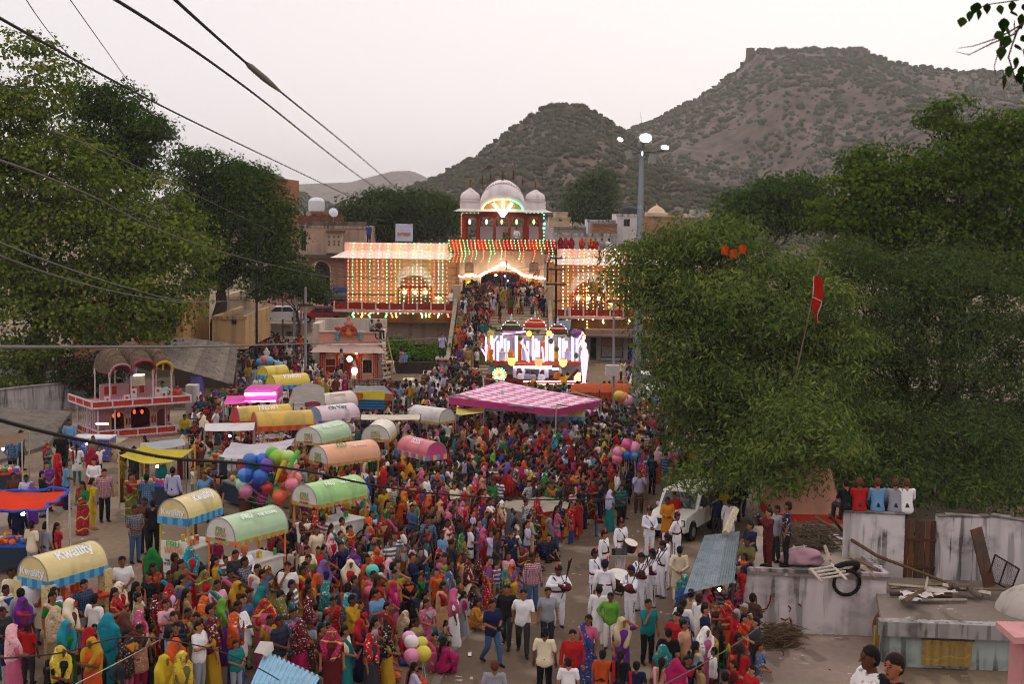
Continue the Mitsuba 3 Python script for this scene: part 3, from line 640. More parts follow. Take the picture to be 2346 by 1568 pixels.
def tree(name, label, base, blobs, nleaf, cols, L, W, droop=.2, seed=0, fork=.35, trunk_r=.45, clump=45, sig=.42, bark='#4a3c30', group=None, cat_='tree', inner=.35, limb_n=3, twigs=60, puff=1.5):
 rng = np.random.default_rng(seed)
 t = thing(name, label, cat_, group)
 B = []
 for (u, v, ru, rv, Y, dy) in blobs:
  c = at(u, v, Y); s = Y / F
  B.append((c, np.array([ru * s, dy, rv * s])))
 w = np.array([r[0] * r[2] + .5 * r[0] * r[1] for _, r in B]); w /= w.sum()
 nc = max(1, nleaf // clump)
 ib = rng.choice(len(B), nc, p=w)
 d = rng.normal(size=(nc, 3)); d /= np.linalg.norm(d, axis=1, keepdims=True)
 rad = inner + (1.02 - inner) * rng.random(nc) ** .55
 Cc = np.array([B[i][0] for i in ib]) + d * rad[:, None] * np.array([B[i][1] for i in ib])
 per = rng.integers(int(clump * .5), int(clump * 1.5), nc)
 idx = np.repeat(np.arange(nc), per)
 sg_ = sig * (0.8 + 1.3 * rng.random(nc)) * puff
 D = rng.normal(size=(len(idx), 3)); D[:, 2] = np.abs(D[:, 2]) * .9 - .38
 D /= np.linalg.norm(D, axis=1, keepdims=True)
 P = Cc[idx] + D * (sg_[idx] * (.45 + .6 * rng.random(len(idx)) ** .5))[:, None] * np.array([1.15, 1.15, .62])
 ok = P[:, 2] > .35
 P, D, idx = P[ok], D[ok], idx[ok]
 v, f = leaf_mesh(P, D * [.8, .8, 1] + np.array([0, 0, .35]) + .35 * d[idx], rng, L, W, droop)
 ccol = rng.random(nc)
 K = np.array([code(c) for c in cols])
 pick = np.clip(((ccol[idx] * .5 + rng.random(len(idx)) * .5) * len(K)).astype(int), 0, len(K) - 1)
 part(t, 'crown', (v, f), 'm_leaf', codes=np.repeat(K[pick], 4), kind='stuff')
 # trunk and limbs
 base = np.asarray(base, float)
 mean = sum(c * ww for (c, _), ww in zip(B, w))
 top = base + (mean - base) * np.array([.35, .35, fork * 1.0]); top[2] = base[2] + max(1.0, (mean[2] - base[2]) * fork)
 tp = limb_path(base, top, rng, 0, 6)
 part(t, 'trunk', tube(tp, np.linspace(trunk_r, trunk_r * .7, 6), 9), 'm_rough', bark, WOOD, smooth=True)
 tw = []
 for (c, r) in B:
  p = limb_path(top - [0, 0, .2], c, rng)
  L_ = np.linalg.norm(c - top)
  part(t, 'limb', tube(p, np.linspace(trunk_r * .32, .03, 9), 6), 'm_rough', bark, WOOD, smooth=True)
  for _ in range(limb_n):
   e = c + rng.normal(size=3) * .5 * r
   k = rng.integers(4, 8)
   tw.append(tube(limb_path(p[k], e, rng, .05, 6), np.linspace(.06, .012, 6), 4))
 for i in rng.choice(nc, min(twigs, nc), False):
  c, r = B[ib[i]]
  tw.append(tube(limb_path(c + (Cc[i] - c) * .2, Cc[i] + (Cc[i] - c) * .08, rng, .04, 5), np.linspace(.035, .008, 5), 3))
 part(t, 'twig', cat(tw), 'm_matte', bark, kind='stuff')
 return t
PEEPAL = ['#3e5224', '#506428', '#62722e', '#747e34', '#485a28', '#5a6a2c', '#848a3c']
DARKG = ['#2a3c1e', '#364a22', '#445828', '#304220', '#50622e']
NEEM = ['#40502a', '#4e6032', '#5e6e38', '#6e7a3e', '#46562c', '#848c4a']
NEEMD = ['#36462a', '#42522e', '#505e34', '#3c4c2a', '#606c3a']
def bl(Y, dy, *rows): return [(u, v, ru, rv, Y + (dd[0] if dd else 0), dy) for (u, v, ru, rv, *dd) in rows]
b0 = gp(70, 880); b0 = np.array([at(70, 800, 82)[0], 82, gz(-28, 82)])
tree('peepal_tree', 'large yellow green spreading tree filling the left edge', b0, bl(80, 3.2, (60, 190, 95, 110), (20, 300, 130, 130), (40, 430, 180, 150), (190, 430, 120, 110), (150, 560, 210, 130), (330, 520, 120, 110), (370, 640, 100, 120), (220, 690, 180, 110), (60, 740, 120, 110), (440, 560, 60, 60), (330, 720, 80, 70), (-60, 560, 120, 250), (40, 850, 45, 50)),
     66000, PEEPAL, .22, .18, .45, 101, .45, .7, 80, .52)
tree('dark_leaved_tree', 'dark green tree top rising behind the yellow green tree', [at(260, 700, 90)[0], 90, .3], bl(90, 2.5, (200, 235, 60, 50), (270, 230, 55, 50), (240, 310, 100, 80), (330, 320, 60, 60), (350, 300, 35, 30), (200, 370, 80, 60), (300, 400, 70, 60)),
     20000, DARKG, .22, .17, .25, 102, .5, .4, 40, .42)
tree('shade_tree', 'dark dense tree in front of the brick tower on the left', [at(490, 720, 100)[0], 100, .3], bl(100, 3, (440, 380, 40, 45), (490, 400, 60, 55), (560, 420, 60, 55), (600, 480, 70, 80), (650, 550, 32, 80), (530, 530, 110, 100), (600, 590, 60, 70), (450, 480, 60, 80), (480, 620, 60, 50)),
     34000, DARKG + ['#3e5424'], .22, .17, .3, 103, .5, .55, 40, .46)
tree('street_tree', 'small tree standing among the poles beside the arched building', [at(690, 720, 109)[0], 109, .4], bl(109, 1.6, (690, 650, 50, 42), (640, 640, 40, 34), (720, 670, 30, 26), (600, 660, 40, 30)), 7000, DARKG, .22, .15, .2, 104, .6, .15, 35, .4)
tree('courtyard_tree', 'broad dark tree behind the left wing of the temple', [at(930, 600, 140)[0], 140, 1], bl(140, 4, (840, 485, 50, 38), (890, 470, 50, 35), (960, 480, 70, 40), (1010, 490, 35, 45), (860, 520, 60, 30), (950, 525, 95, 36), (815, 510, 28, 35)),
     24000, ['#2c3a20', '#38482a', '#445230', '#4c5a30'], .32, .22, .2, 105, .6, .5, 40, .6)
tree('hillside_tree', 'pale grey green tree with rounded top behind the right wing', [at(1345, 520, 175)[0], 175, 3], bl(175, 3.5, (1375, 415, 24, 26), (1385, 450, 22, 36), (1345, 450, 36, 32), (1325, 480, 30, 30), (1360, 485, 40, 28)),
     16000, ['#45523a', '#4f5c40', '#3c4a34', '#586444'], .34, .2, .5, 106, .6, .5, 40, .55)
tree('backdrop_tree', 'dark tree beyond the neem tree, in front of the fort hill', [at(1760, 600, 112)[0], 112, 1], bl(112, 4, (1700, 470, 45, 36), (1770, 445, 55, 36), (1840, 435, 45, 34), (1740, 500, 80, 40), (1670, 510, 40, 34), (1640, 560, 50, 40), (1850, 490, 60, 50)),
     22000, DARKG, .26, .18, .25, 107, .6, .5, 40, .52)
n0 = gp(1680, 1195)
tree('neem_tree', 'large drooping neem tree in front of the right wing of the temple', n0, bl(56, 2.2, (1525, 580, 65, 40, 3), (1462, 655, 36, 26, 3), (1425, 652, 34, 20, 3), (1450, 590, 36, 24, 3), (1540, 640, 75, 46, 2), (1600, 570, 80, 52, 1), (1660, 560, 80, 50, 2), (1640, 640, 140, 90), (1570, 710, 100, 60), (1700, 720, 130, 90, -1), (1620, 800, 140, 90), (1740, 820, 130, 100, -1), (1570, 870, 90, 60), (1690, 910, 160, 90, -1), (1610, 960, 90, 55), (1780, 940, 140, 100, -1), (1860, 880, 80, 110), (1700, 1020, 110, 50, -1), (1620, 1050, 60, 40), (1850, 1010, 100, 60, -1), (1740, 1075, 70, 40, -5), (1830, 1065, 70, 45, -6), (1900, 1030, 60, 50, -6), (1780, 1010, 70, 40, -6), (1850, 930, 90, 60, -6), (1840, 1000, 70, 50, -7), (1650, 1110, 40, 30, -1), (1610, 1085, 60, 36, -5), (1800, 640, 110, 70, 1), (1880, 720, 100, 70), (1900, 800, 80, 70), (1500, 630, 46, 30, 3), (1560, 780, 60, 40), (1530, 900, 30, 26), (1960, 960, 60, 80), (1462, 690, 26, 18, 3)),
     100000, NEEM, .23, .07, .7, 108, .3, .30, 240, .52, bark='#3c3028', limb_n=4, twigs=160)
n1 = np.array([at(2060, 1150, 64)[0], 64, .3])
tree('neem_tree', 'dark neem tree overhanging the wall where people sit on the right', n1, bl(63, 2.6, (1900, 620, 90, 60, 2), (1970, 690, 140, 90), (2080, 660, 110, 70, 1), (2120, 760, 160, 110), (2270, 720, 120, 100, 1), (2000, 830, 130, 100), (2160, 880, 150, 100, -1), (2300, 870, 110, 130), (2030, 960, 120, 90), (2220, 990, 150, 80, -1), (2340, 1010, 90, 80), (2080, 1050, 110, 50, -1), (1970, 1050, 70, 50), (2260, 1070, 120, 45, -1), (2400, 850, 100, 200), (1960, 1095, 60, 40, -8), (2060, 1105, 80, 38, -9), (2170, 1112, 80, 36, -9), (2280, 1110, 80, 40, -9), (2380, 1090, 80, 50, -9), (1900, 900, 80, 70, -4), (2120, 620, 160, 60, 2), (2150, 1020, 150, 60, -6), (2290, 1010, 90, 60, -6), (2050, 1000, 80, 60, -6)),
     108000, NEEMD, .23, .07, .7, 109, .4, .35, 240, .60, bark='#352a22', twigs=60, limb_n=1)
n2 = np.array([at(2180, 900, 76)[0], 76, .5])
tree('peepal_tree', 'tall broad leaved tree at the upper right edge, its sprays against the hill', n2, bl(76, 2.8, (2170, 265, 32, 40), (2240, 310, 60, 50), (2310, 290, 60, 50), (2290, 380, 90, 70), (2150, 380, 70, 60), (2200, 460, 110, 80), (2060, 420, 60, 50), (1990, 370, 40, 40), (1960, 430, 60, 50), (2040, 490, 100, 60), (1920, 490, 55, 45), (2310, 500, 110, 90), (2130, 560, 140, 70), (1990, 560, 100, 60), (2330, 620, 90, 70), (2220, 610, 120, 60), (2400, 420, 80, 180)),
     52000, ['#34461c', '#425420', '#4e6026', '#5c6c2a', '#2c3c1a'], .21, .17, .35, 110, .5, .5, 80, .46, twigs=120)
tree('compound_shrub', 'dark flowering bush over the white compound wall', [at(215, 890, 77)[0], 77, 1], bl(77, 1.2, (190, 860, 40, 34), (235, 850, 45, 40), (150, 850, 30, 30), (240, 890, 30, 24)), 7000, ['#26301c', '#2c3a20', '#354224', '#7a2a30'], .16, .11, .1, 111, .5, .1, 40, .3, cat_='bush')
for k, (bu, lab) in enumerate((((960, 815, 60, 24), 'bright green bush on the bank beside the shrine'), ((1030, 830, 26, 22), 'green bush next to the red block below the temple steps'), ((900, 800, 28, 22), 'green bush behind the ladder of the shrine'))):
 u, v, ru, rv = bu
 tree('bush', lab, [at(u, v + rv, 101)[0], 101, 1.0], bl(101, 1.5, (u - ru * .4, v, ru * .6, rv), (u + ru * .4, v - 4, ru * .6, rv * .9), (u, v + 6, ru, rv * .9)), 5200 if k == 0 else 2600, ['#3c5a1c', '#4a6c22', '#587a28', '#365020'], .22, .12, .1, 112 + k, .5, .08, 40, .35, cat_='bush')
# near branch hanging into the top right corner, its leaves large and pointed
rng = np.random.default_rng(77)
nb = thing('overhanging_branch', 'near leafy branch hanging into the top right corner of the view', 'branch')
YB = 9.0
heart = np.array([[0, 0, 0], [.26, .14, .03], [.46, .42, .05], [.34, .74, .03], [0, 1.25, -.05], [-.34, .74, .03], [-.46, .42, .05], [-.26, .14, .03], [0, .5, -.02]])
hf = np.array([[8, k, (k + 1) % 8] for k in range(8)])
main = [(2420, -60), (2370, 10), (2330, 70), (2310, 130), (2330, 190)]
part(nb, 'twig', tube([at(u, v, YB + .05 * k) for k, (u, v) in enumerate(main)], np.linspace(.012, .004, 5), 5), 'm_matte', '#3a3028')
part(nb, 'bough', tube([at(2420, -60, YB), at(2560, -150, YB + .2), at(2780, -120, YB + .4), at(2900, 300, YB + .6), at(2920, 1400, YB + .6) - [0, 0, 3]], [.012, .03, .07, .12, .16], 8), 'm_rough', '#4a4034', WOOD, smooth=True)
for pts in ([(2400, -30), (2330, 0), (2260, 10), (2215, 30)], [(2350, 50), (2290, 85), (2230, 105), (2195, 110)], [(2330, 75), (2270, 100), (2220, 125), (2190, 118)], [(2300, 60), (2290, 110), (2278, 150), (2282, 175)], [(2330, 150), (2310, 170), (2290, 180), (2280, 190)]):
 part(nb, 'twig', tube([at(u, v, YB - .1 + .02 * k) for k, (u, v) in enumerate(pts)], np.linspace(.006, .0018, 4), 4), 'm_matte', '#4a3a34')
spots = [(2207, 38), (2222, 24), (2243, 20), (2240, 4), (2262, 6), (2276, 92), (2300, 40), (2318, 24), (2310, 80), (2296, 105), (2325, 100), (2338, 60), (2342, 30), (2330, 130), (2312, 150), (2340, 150), (2325, 175), (2344, 190), (2296, 84), (2308, 60), (2290, 10), (2320, 2), (2345, 110), (2300, 170), (2340, 80), (2325, 45), (2284, 70), (2344, 8), (2335, 165)]
lv = []
for (u, v) in spots:
 c = at(u, v, YB + rng.uniform(-.2, .2))
 L = rng.uniform(.055, .085)
 m = rot(rng.uniform(-1.2, 1.2), rng.uniform(-2.6, -1.2), rng.uniform(-.9, .9))
 part(nb, 'leaf', (heart * L @ m.T + c, hf), 'm_leaf', ['#22331a', '#2c4020', '#1c2c16'][rng.integers(3)])
# ---------------------------------------------------------------- town behind and beside the temple
def on_plane(u, v, z):
 d = ray(u, v); t = (z - EYE[2]) / d[2]
 return EYE + d * t
def house(name, label, u0, v0, u1, v1, Y, depth, col, wear=.35, base=None, wins=(), cat_='building', parapet=True, pat=PLASTER, wcol='#2a2422'):
 h = thing(name, label, cat_)
 x0, x1 = at(u0, (v0 + v1) / 2, Y)[0], at(u1, (v0 + v1) / 2, Y)[0]
 zt = at((u0 + u1) / 2, v0, Y)[2]
 zb = at((u0 + u1) / 2, v1, Y)[2] if base is None else base
 W = sg.box(x0, zb, x1, zt)
 ws = []
 for (a, b, c, d) in wins:
  xa, xb = at(a, b, Y)[0], at(c, d, Y)[0]
  ws.append(sg.box(xa, at((a + c) / 2, d, Y)[2], xb, at((a + c) / 2, b, Y)[2]))
 for o in ws: W = W - o
 part(h, 'wall', slab(W, Y, .3), 'm_rough', col, pat, wear)
 part(h, 'side_wall', box(x0, x0 + .3, Y + .3, Y + depth, zb, zt), 'm_rough', col, pat, wear)
 part(h, 'side_wall', box(x1 - .3, x1, Y + .3, Y + depth, zb, zt), 'm_rough', col, pat, wear)
 part(h, 'roof', box(x0 + .3, x1 - .3, Y + .3, Y + depth, zt - .5, zt - .3), 'm_rough', '#7a6c60', PLASTER, .6)
 if parapet: part(h, 'parapet', box(x0 - .1, x1 + .1, Y - .1, Y + .003, zt - .22, zt + .02), 'm_rough', col, STAIN, .6)
 for o in ws:
  b = o.bounds
  k = part(h, 'window', slab(o, Y + .22, .05), 'm_glass', wcol)
  scene_part = f'{k}__frame'
  w = b[2] - b[0]; hh = b[3] - b[1]
  fr = o - o.buffer(-min(w, hh) * .10, join_style=2)
  scene[scene_part] = shape(slab(fr.union(sg.box(b[0] + w * .46, b[1], b[0] + w * .54, b[3])), Y + .12, .08), 'm_matte', '#6a5a4c')
 return h, (x0, x1, zb, zt)
h, e = house('arched_house', 'old beige two storey house with a dark archway and bracketed oriel window', 684, 518, 838, 584, 128, 9, '#a88f7c', .45, wins=((690, 530, 701, 575),))
x0, x1, zb, zt = e
p0 = at(760, 590, 128)
low_ = rect(684, 592, 842, 735, 128) - arch_at(713, 757, 700, 598, 625, 128)
part(h, 'ground_storey', slab(low_, 128, .4), 'm_rough', '#9c7462', PLASTER, .5)
part(h, 'archway', slab(arch_at(713, 757, 700, 598, 625, 128).buffer(.05), 130.5, .2), 'm_matte', '#4a3428')
part(h, 'archway_rim', slab(arch_at(711, 759, 700, 596, 625, 128) - arch_at(714, 756, 701, 599, 625, 128), 127.9, .2), 'm_rough', '#b59a88')
part(h, 'ledge', box(x0 - .2, x1 + .2, 127.2, 128.4, zb - .3, zb - .02), 'm_rough', '#5d4d42', STAIN, .5)
ob = bx(748, 533, 784, 580, 127.2, .8)
k = part(h, 'oriel', ob, 'm_rough', '#ab9480', PLASTER, .3)
part(h, 'oriel_roof', bx(746, 528, 787, 533, 126.9, 1.2), 'm_rough', '#5d4838'); part(h, 'oriel_bracket', bx(748, 580, 786, 585, 127.3, .7), 'm_rough', '#4d3a2e')
for uu in (752, 764, 774):
 for vv in (540, 551, 558): part(h, 'oriel_pane', bx(uu, vv, uu + 3.4, vv + 5, 127.12, .09), 'm_matte', '#6a5140')
part(h, 'ruined_parapet', bx(700, 508, 838, 518, 128.3, .5), 'm_rough', '#6a5c52', STAIN, .7)
rn = random.Random(3)
rb = part(h, 'rooftop_wall', bx(682, 495, 786, 512, 134, .5), 'm_rough', '#6a4030', BRICKY)
for i in range(16):
 u = 684 + i * 6.3; hgt = rn.uniform(1, 6)
 part(h, 'rooftop_brick', bx(u, 495 - hgt, u + rn.uniform(3, 6), 495.4, 134, .5), 'm_rough', ['#6a4030', '#7a5540', '#58392c'][i % 3], BRICKY)
obj('water_tank', lathe([(.75, 0), (.8, .2), (.8, 1.0), (.55, 1.25), (.2, 1.32), (0, 1.35)], 14, at(725, 484, 136)), 'white round water tank on the ruined brick roof', 'water tank', col='#cfd0d2', smooth=40)
part(h, 'tank_stand', bx(712, 484, 740, 496, 134.8, 2), 'm_rough', '#7a5a48', BRICKY)
dish = thing('satellite_dish', 'white satellite dish on the roof of the arched house', 'satellite dish')
c = at(764, 487, 133)
part(dish, 'bowl', move(lathe([(.02, .12), (.25, .09), (.42, .0)], 14), c, 0, 1.1, 1.2, .4), 'm_matte', '#d4d4d6', smooth=True); part(dish, 'mast', bar(c, c - [0, 0, .9], .04), 'm_metal', '#777777')
part(h, 'shop_sign', bx(763, 659, 794, 671, 126.6, .2), 'm_matte', '#39508a'); part(h, 'shop_sign_board', bx(740, 668, 763, 680, 126.8, .15), 'm_matte', '#8e86a0')
part(h, 'awning', bx(745, 676, 794, 682, 125.4, 2.2), 'm_matte', '#5a5560'); part(h, 'awning', bx(748, 690, 794, 694, 125.4, 2.2), 'm_matte', '#44404a')
for uu in (742, 756, 772, 786): part(h, 'shop_opening', bx(uu, 690, uu + 9, 716, 127.9, .1), 'm_matte', '#1f1a1c')
house('brick_tower', 'red brick tower block rising behind the dark tree on the left', 611, 410, 657, 560, 142, 8, '#8a5a44', .2, pat=BRICKY)
house('pink_house', 'faded pink house behind the poles on the left street', 612, 552, 690, 700, 131, 6, '#a57f74', .5, wins=((640, 600, 652, 630), (664, 640, 676, 668)))
house('beige_house', 'beige wall of a house beside the tin roof on the left', 486, 725, 562, 800, 96, 10, '#b8936a', .5, wins=((530, 733, 542, 745),))
house('cream_house', 'cream house between the left tree and the street', 500, 680, 572, 790, 112, 9, '#b49a80', .5, wins=((508, 700, 520, 722),))
house('peach_house', 'peach coloured house seen through the leaves of the left tree', 165, 690, 300, 830, 92, 8, '#b8825a', .4, wins=((290, 740, 300, 790), (200, 740, 215, 775), (240, 745, 256, 780)), wcol='#1a1414')
house('peach_house', 'orange house behind the dark thatched chariot tops', 300, 690, 420, 820, 94, 8, '#b48656', .4, wins=((345, 745, 362, 775), (392, 740, 404, 765)))
# tin roofed shed
tr = thing('tin_roof_shed', 'shed with a broad sagging grey corrugated roof left of the street', 'shed')
def corr(p00, p10, p01, p11, n, m, amp, waves):
 """A corrugated sheet between four corners, ridges running from the p0x edge to the p1x edge."""
 a, b, c, d = (np.asarray(q, float) for q in (p00, p10, p01, p11))
 s, t = np.meshgrid(np.linspace(0, 1, n), np.linspace(0, 1, m), indexing='ij')
 s, t = s[..., None], t[..., None]
 P = a * (1 - s) * (1 - t) + b * s * (1 - t) + c * (1 - s) * t + d * s * t
 nn = np.cross(b - a, c - a); nn /= np.linalg.norm(nn); nn *= np.sign(nn[2] + 1e-9)
 return sheet(P + nn * amp * np.sin(2 * np.pi * waves * t))
z_ = 3.0
A, B = at(392, 842, 76), at(533, 882, 78); C, D = at(440, 776, 88), at(545, 790, 90)
for i in range(6):
 t0, t1 = i / 6, (i + 1) / 6 + .01
 part(tr, 'roof_sheet', corr(A + (B - A) * t0, C + (D - C) * t0, A + (B - A) * t1 + [0, 0, .02], C + (D - C) * t1 + [0, 0, .02], 6, 34, .035, 8), 'm_rough', ['#8d8078', '#998c82', '#857970'][i % 3], STAIN, .35, smooth=True)
A2 = at(345, 800, 78);
part(tr, 'roof_sheet', corr(A2, at(395, 776, 88), A + [0, 0, .0], C + [0, 0, .05], 6, 40, .03, 12), 'm_rough', '#7d726c', STAIN, .5, smooth=True)
part(tr, 'back_wall', cat([bx(400, 800, 540, 905, 89, .3)]), 'm_rough', '#6a5a52', PLASTER, .6)
part(tr, 'purple_pillar', bx(437, 862, 463, 950, 77, .6), 'm_rough', '#5a4c8a', PLASTER, .2)
part(tr, 'post', bar(at(531, 884, 78), at(531, 950, 78) , .06), 'm_matte', '#3a3230')
obj('white_pillar', bx(425, 884, 450, 962, 68, .7), 'square white pillar beside the chariot', 'pillar', 'm_rough', '#b5adab', PLASTER, .5)
# compound wall and white sheds at the left edge
cw = thing('compound_wall', 'long whitewashed compound wall at the left edge', 'wall')
pw = [at(-60, 905, 71), at(60, 890, 74), at(170, 880, 77), at(215, 880, 78)]
for a, b in zip(pw[:-1], pw[1:]):
 n_ = np.array([-(b - a)[1], (b - a)[0], 0]); n_ /= np.linalg.norm(n_)
 q = [a, b, b + n_ * .3, a + n_ * .3]
 zb = 0.2
 part(cw, 'wall_length', (np.array([[*k[:2], zb] for k in q] + [[*k[:2], k[2]] for k in q]), box(0, 1, 0, 1, 0, 1)[1]), 'm_rough', '#b3aba9', STAIN, .45)
 part(cw, 'coping', (np.array([[*(k[:2] + d_ * n_[:2] * .05), k[2] + .002] for k, d_ in zip(q, (-1, -1, 1, 1))] + [[*(k[:2] + d_ * n_[:2] * .05), k[2] + .1] for k, d_ in zip(q, (-1, -1, 1, 1))]), box(0, 1, 0, 1, 0, 1)[1]), 'm_rough', '#847b78', STAIN, .5)
house('white_shed', 'low white shed with a dark doorway at the left edge', -40, 836, 96, 930, 82, 5, '#a8a4a6', .5, wins=((18, 862, 40, 905),))
gb = thing('gabled_shed', 'white gabled shed with a green stripe behind the chariot', 'shed')
part(gb, 'wall', slab(sg.Polygon([ax(168, 920, 80), ax(168, 850, 80), ax(206, 812, 80), ax(255, 846, 80), ax(255, 920, 80)]), 80, 5), 'm_rough', '#a9b0ae', PLASTER, .3)
part(gb, 'stripe', slab(sg.Polygon([ax(206, 816, 80), ax(236, 836, 80), ax(236, 842, 80), ax(204, 822, 80)]), 79.94, .05), 'm_matte', '#1e5a48')
obj('earth_bank', (lambda a, b, c, d: (np.array([a, b, c, d, a - [0, 0, 2], b - [0, 0, 2], c - [0, 0, 2], d - [0, 0, 2]]), np.vstack([[0, 1, 2], [0, 2, 3], [0, 4, 5], [0, 5, 1], [1, 5, 6], [1, 6, 2]])))(gp(-40, 1075) + [0, 0, .15], gp(110, 1030) + [0, 0, .2], gp(165, 985) + [0, 0, .9], gp(-40, 985) + [0, 0, 1.1]), 'sloping grey masonry bank at the foot of the compound wall', 'bank', 'm_rough', '#6e645e', STAIN, .4)
# far side of the street
house('street_shop', 'low shop with a lit opening at the end of the left street', 560, 742, 690, 790, 122, 6, '#8a7a70', .5, wins=((570, 760, 590, 784), (655, 760, 680, 786)))
sl = thing('shop_lamp', 'warm lamp glowing in the shop at the end of the left street', 'lamp')
emit(sl, 'bulb', bulbs([at(627, 778, 121.5)], .3), (1, .6, .25), 6); part(sl, 'shade', bx(622, 770, 632, 773, 121.4, .5), 'm_matte', '#333333')
def car(name, label, u, v, Y, col, yaw=0.0, L=4.0, group=None):
 """A small hatchback from a lofted side outline."""
 c = thing(name, label, 'car', group)
 g = at(u, v, Y)
 body = sg.Polygon([(-2, .3), (-2, .75), (-1.85, .85), (-1.05, .95), (-.55, 1.42), (.85, 1.45), (1.45, .98), (1.95, .9), (2.0, .3)])
 for wx in (-1.25, 1.25): body = body - sg.Point(wx, .3).buffer(.34, 6)
 put = lambda m: move(m, g, yaw, L / 4)
 part(c, 'body', put(move(prism(body.buffer(-.04).buffer(.04), 1.6), (0, -.8, 0))), 'm_gloss', col)
 for s, wy in ((1, -.82), (1, .79)):
  for o in ([(-.98, .98), (-.52, 1.36), (.05, 1.38), (.05, .98)], [(.13, .98), (.13, 1.38), (.82, 1.39), (1.25, .98)]):
   part(c, 'window', put(move(prism(sg.Polygon(o), .03), (0, wy, 0))), 'm_glass')
 v_, f_ = sheet(np.array([[[-1.04, -.68, .97], [-1.04, .68, .97]], [[-.58, -.6, 1.40], [-.58, .6, 1.40]]])); part(c, 'windscreen', put((v_ + [-.02, 0, .02], f_)), 'm_glass')
 for wx in (-1.25, 1.25):
  for wy in (-.74, .74):
   k = part(c, 'wheel', put(tube([(wx, wy - .09, .3), (wx, wy + .09, .3)], .3, 14)), 'm_matte', '#191919')
   scene[k + '__hub'] = shape(put(tube([(wx, wy - .10, .3), (wx, wy + .10, .3)], .16, 10)), 'm_metal', '#aaaaaa')
 for wy in (-.55, .55): part(c, 'headlight', put(move(box(-.03, .03, -.14, .14, -.07, .07), (-1.99, wy, .68))), 'm_gloss', '#d8d8d0')
 return c
car('parked_car', 'white hatchback parked at the end of the left street', 645, 737, 116, '#c4c4c8', .12, 3.6, None)
car('parked_car', 'red hatchback parked beside the archway', 738, 739, 117, '#8e2026', .1, 3.7, None)
def motorbike(label, p, yaw, col):
 m = thing('motorbike', label, 'motorbike', 'motorbikes parked along the left street')
 put = lambda q: move(q, p, yaw)
 for wx in (-.62, .62):
  w = []
  for a in range(10):
   pass
  k = part(m, 'wheel', put(torus((wx, 0, .3), .26, .05)), 'm_matte', '#151515')
 part(m, 'frame', put(cat([tube([(.62, 0, .3), (.45, 0, .8), (.42, 0, 1.0)], .03, 5), tube([(-.62, 0, .3), (-.1, 0, .4), (.4, 0, .6)], .04, 5)])), 'm_metal', '#777777', kind='stuff')
 part(m, 'tank', put(ico(1, 1, (.15, 0, .78), (.28, .14, .14))), 'm_gloss', col, smooth=True)
 part(m, 'seat', put(ico(1, 1, (-.35, 0, .78), (.38, .13, .07))), 'm_matte', '#1a1a1c', smooth=True)
 part(m, 'engine', put(cbox(.05, 0, .42, .35, .22, .3)), 'm_metal', '#555555')
 part(m, 'handlebar', put(tube([(.38, -.34, 1.02), (.44, 0, .98), (.38, .34, 1.02)], .02, 4)), 'm_metal', '#999999')
 part(m, 'headlight', put(ico(.09, 1, (.52, 0, .9))), 'm_gloss', '#c8c8c8')
def torus(c, R, r, n=16, m=6, ax_='y'):
 a, b = np.meshgrid(np.arange(n + 1) * 2 * np.pi / n, np.arange(m + 1) * 2 * np.pi / m, indexing='ij')
 P = np.stack([(R + r * np.cos(b)) * np.cos(a), r * np.sin(b), (R + r * np.cos(b)) * np.sin(a)], -1)
 if ax_ == 'z': P = P[..., [0, 2, 1]]
 if ax_ == 'x': P = P[..., [1, 0, 2]]
 return sheet(P + np.asarray(c, float))
mcol = ['#1c1c20', '#7a1c1e', '#20242c', '#16203a', '#5a1a1c', '#2a2a2a', '#151518']
for i, (u, v) in enumerate([(572, 800), (583, 792), (594, 784), (605, 776), (560, 812), (552, 826), (548, 842), (690, 812), (697, 826), (703, 842), (710, 858), (686, 800)]):
 q = gp(u, v)
 motorbike(f'{["black", "red", "dark grey", "navy", "maroon", "charcoal", "black"][i % 7]} motorbike, {ordn[i % 7]} of the row on the {"left" if i < 7 else "right"} side of the left street', q, (.35 if i < 7 else -2.6) + .1 * (i % 3), mcol[i % 7])
# town on the right, behind the wing
house('white_house', 'white two storey house with a dark window behind the right wing', 1413, 491, 1468, 560, 150, 8, '#bdb8b8', .2, wins=((1429, 502, 1443, 519),))
obj('water_tank', lathe([(.9, 0), (.95, .15), (.95, .7), (.3, .95), (0, 1.0)], 14, at(1443, 492, 152)), 'dark water tank on the white house', 'water tank', col='#3c3c42', smooth=40)
house('pale_house', 'long pale house with blue white parapet left of the white house', 1347, 504, 1413, 545, 152, 7, '#b6b6c0', .3)
house('brick_house', 'brown brick house in front of the pale house', 1357, 512, 1412, 550, 149, 5, '#8a6652', .3, pat=BRICKY)
house('brown_house', 'wide brown house right of the high mast', 1473, 496, 1552, 545, 152, 8, '#a07c60', .4, wins=((1511, 522, 1519, 540),))
obj('rooftop_shrine', lathe([(1.3, 0), (1.3, .45), (1.0, .5), (.8, .8), (.4, 1.1), (.1, 1.25), (0, 1.5)], 12, at(1504, 497, 154)), 'small cream domed shrine on the roof of the brown house', 'shrine', col='#c2a88e', smooth=30)
house('stepped_house', 'cream house with stepped roofline on the hillside', 1258, 498, 1306, 545, 165, 6, '#b89c82', .3, wins=((1280, 500, 1287, 507),))
house('stepped_house', 'upper cream storey of the stepped hillside terrace', 1272, 486, 1300, 500, 168, 6, '#bca488', .3)
house('rose_house', 'rose coloured house at the right end of the town', 1553, 498, 1600, 540, 158, 7, '#b08a7c', .4)
house('stone_house', 'dark stone house with rubble walls behind the neem tree', 1562, 520, 1640, 600, 150, 8, '#6a5a50', .5, pat=BRICKY)
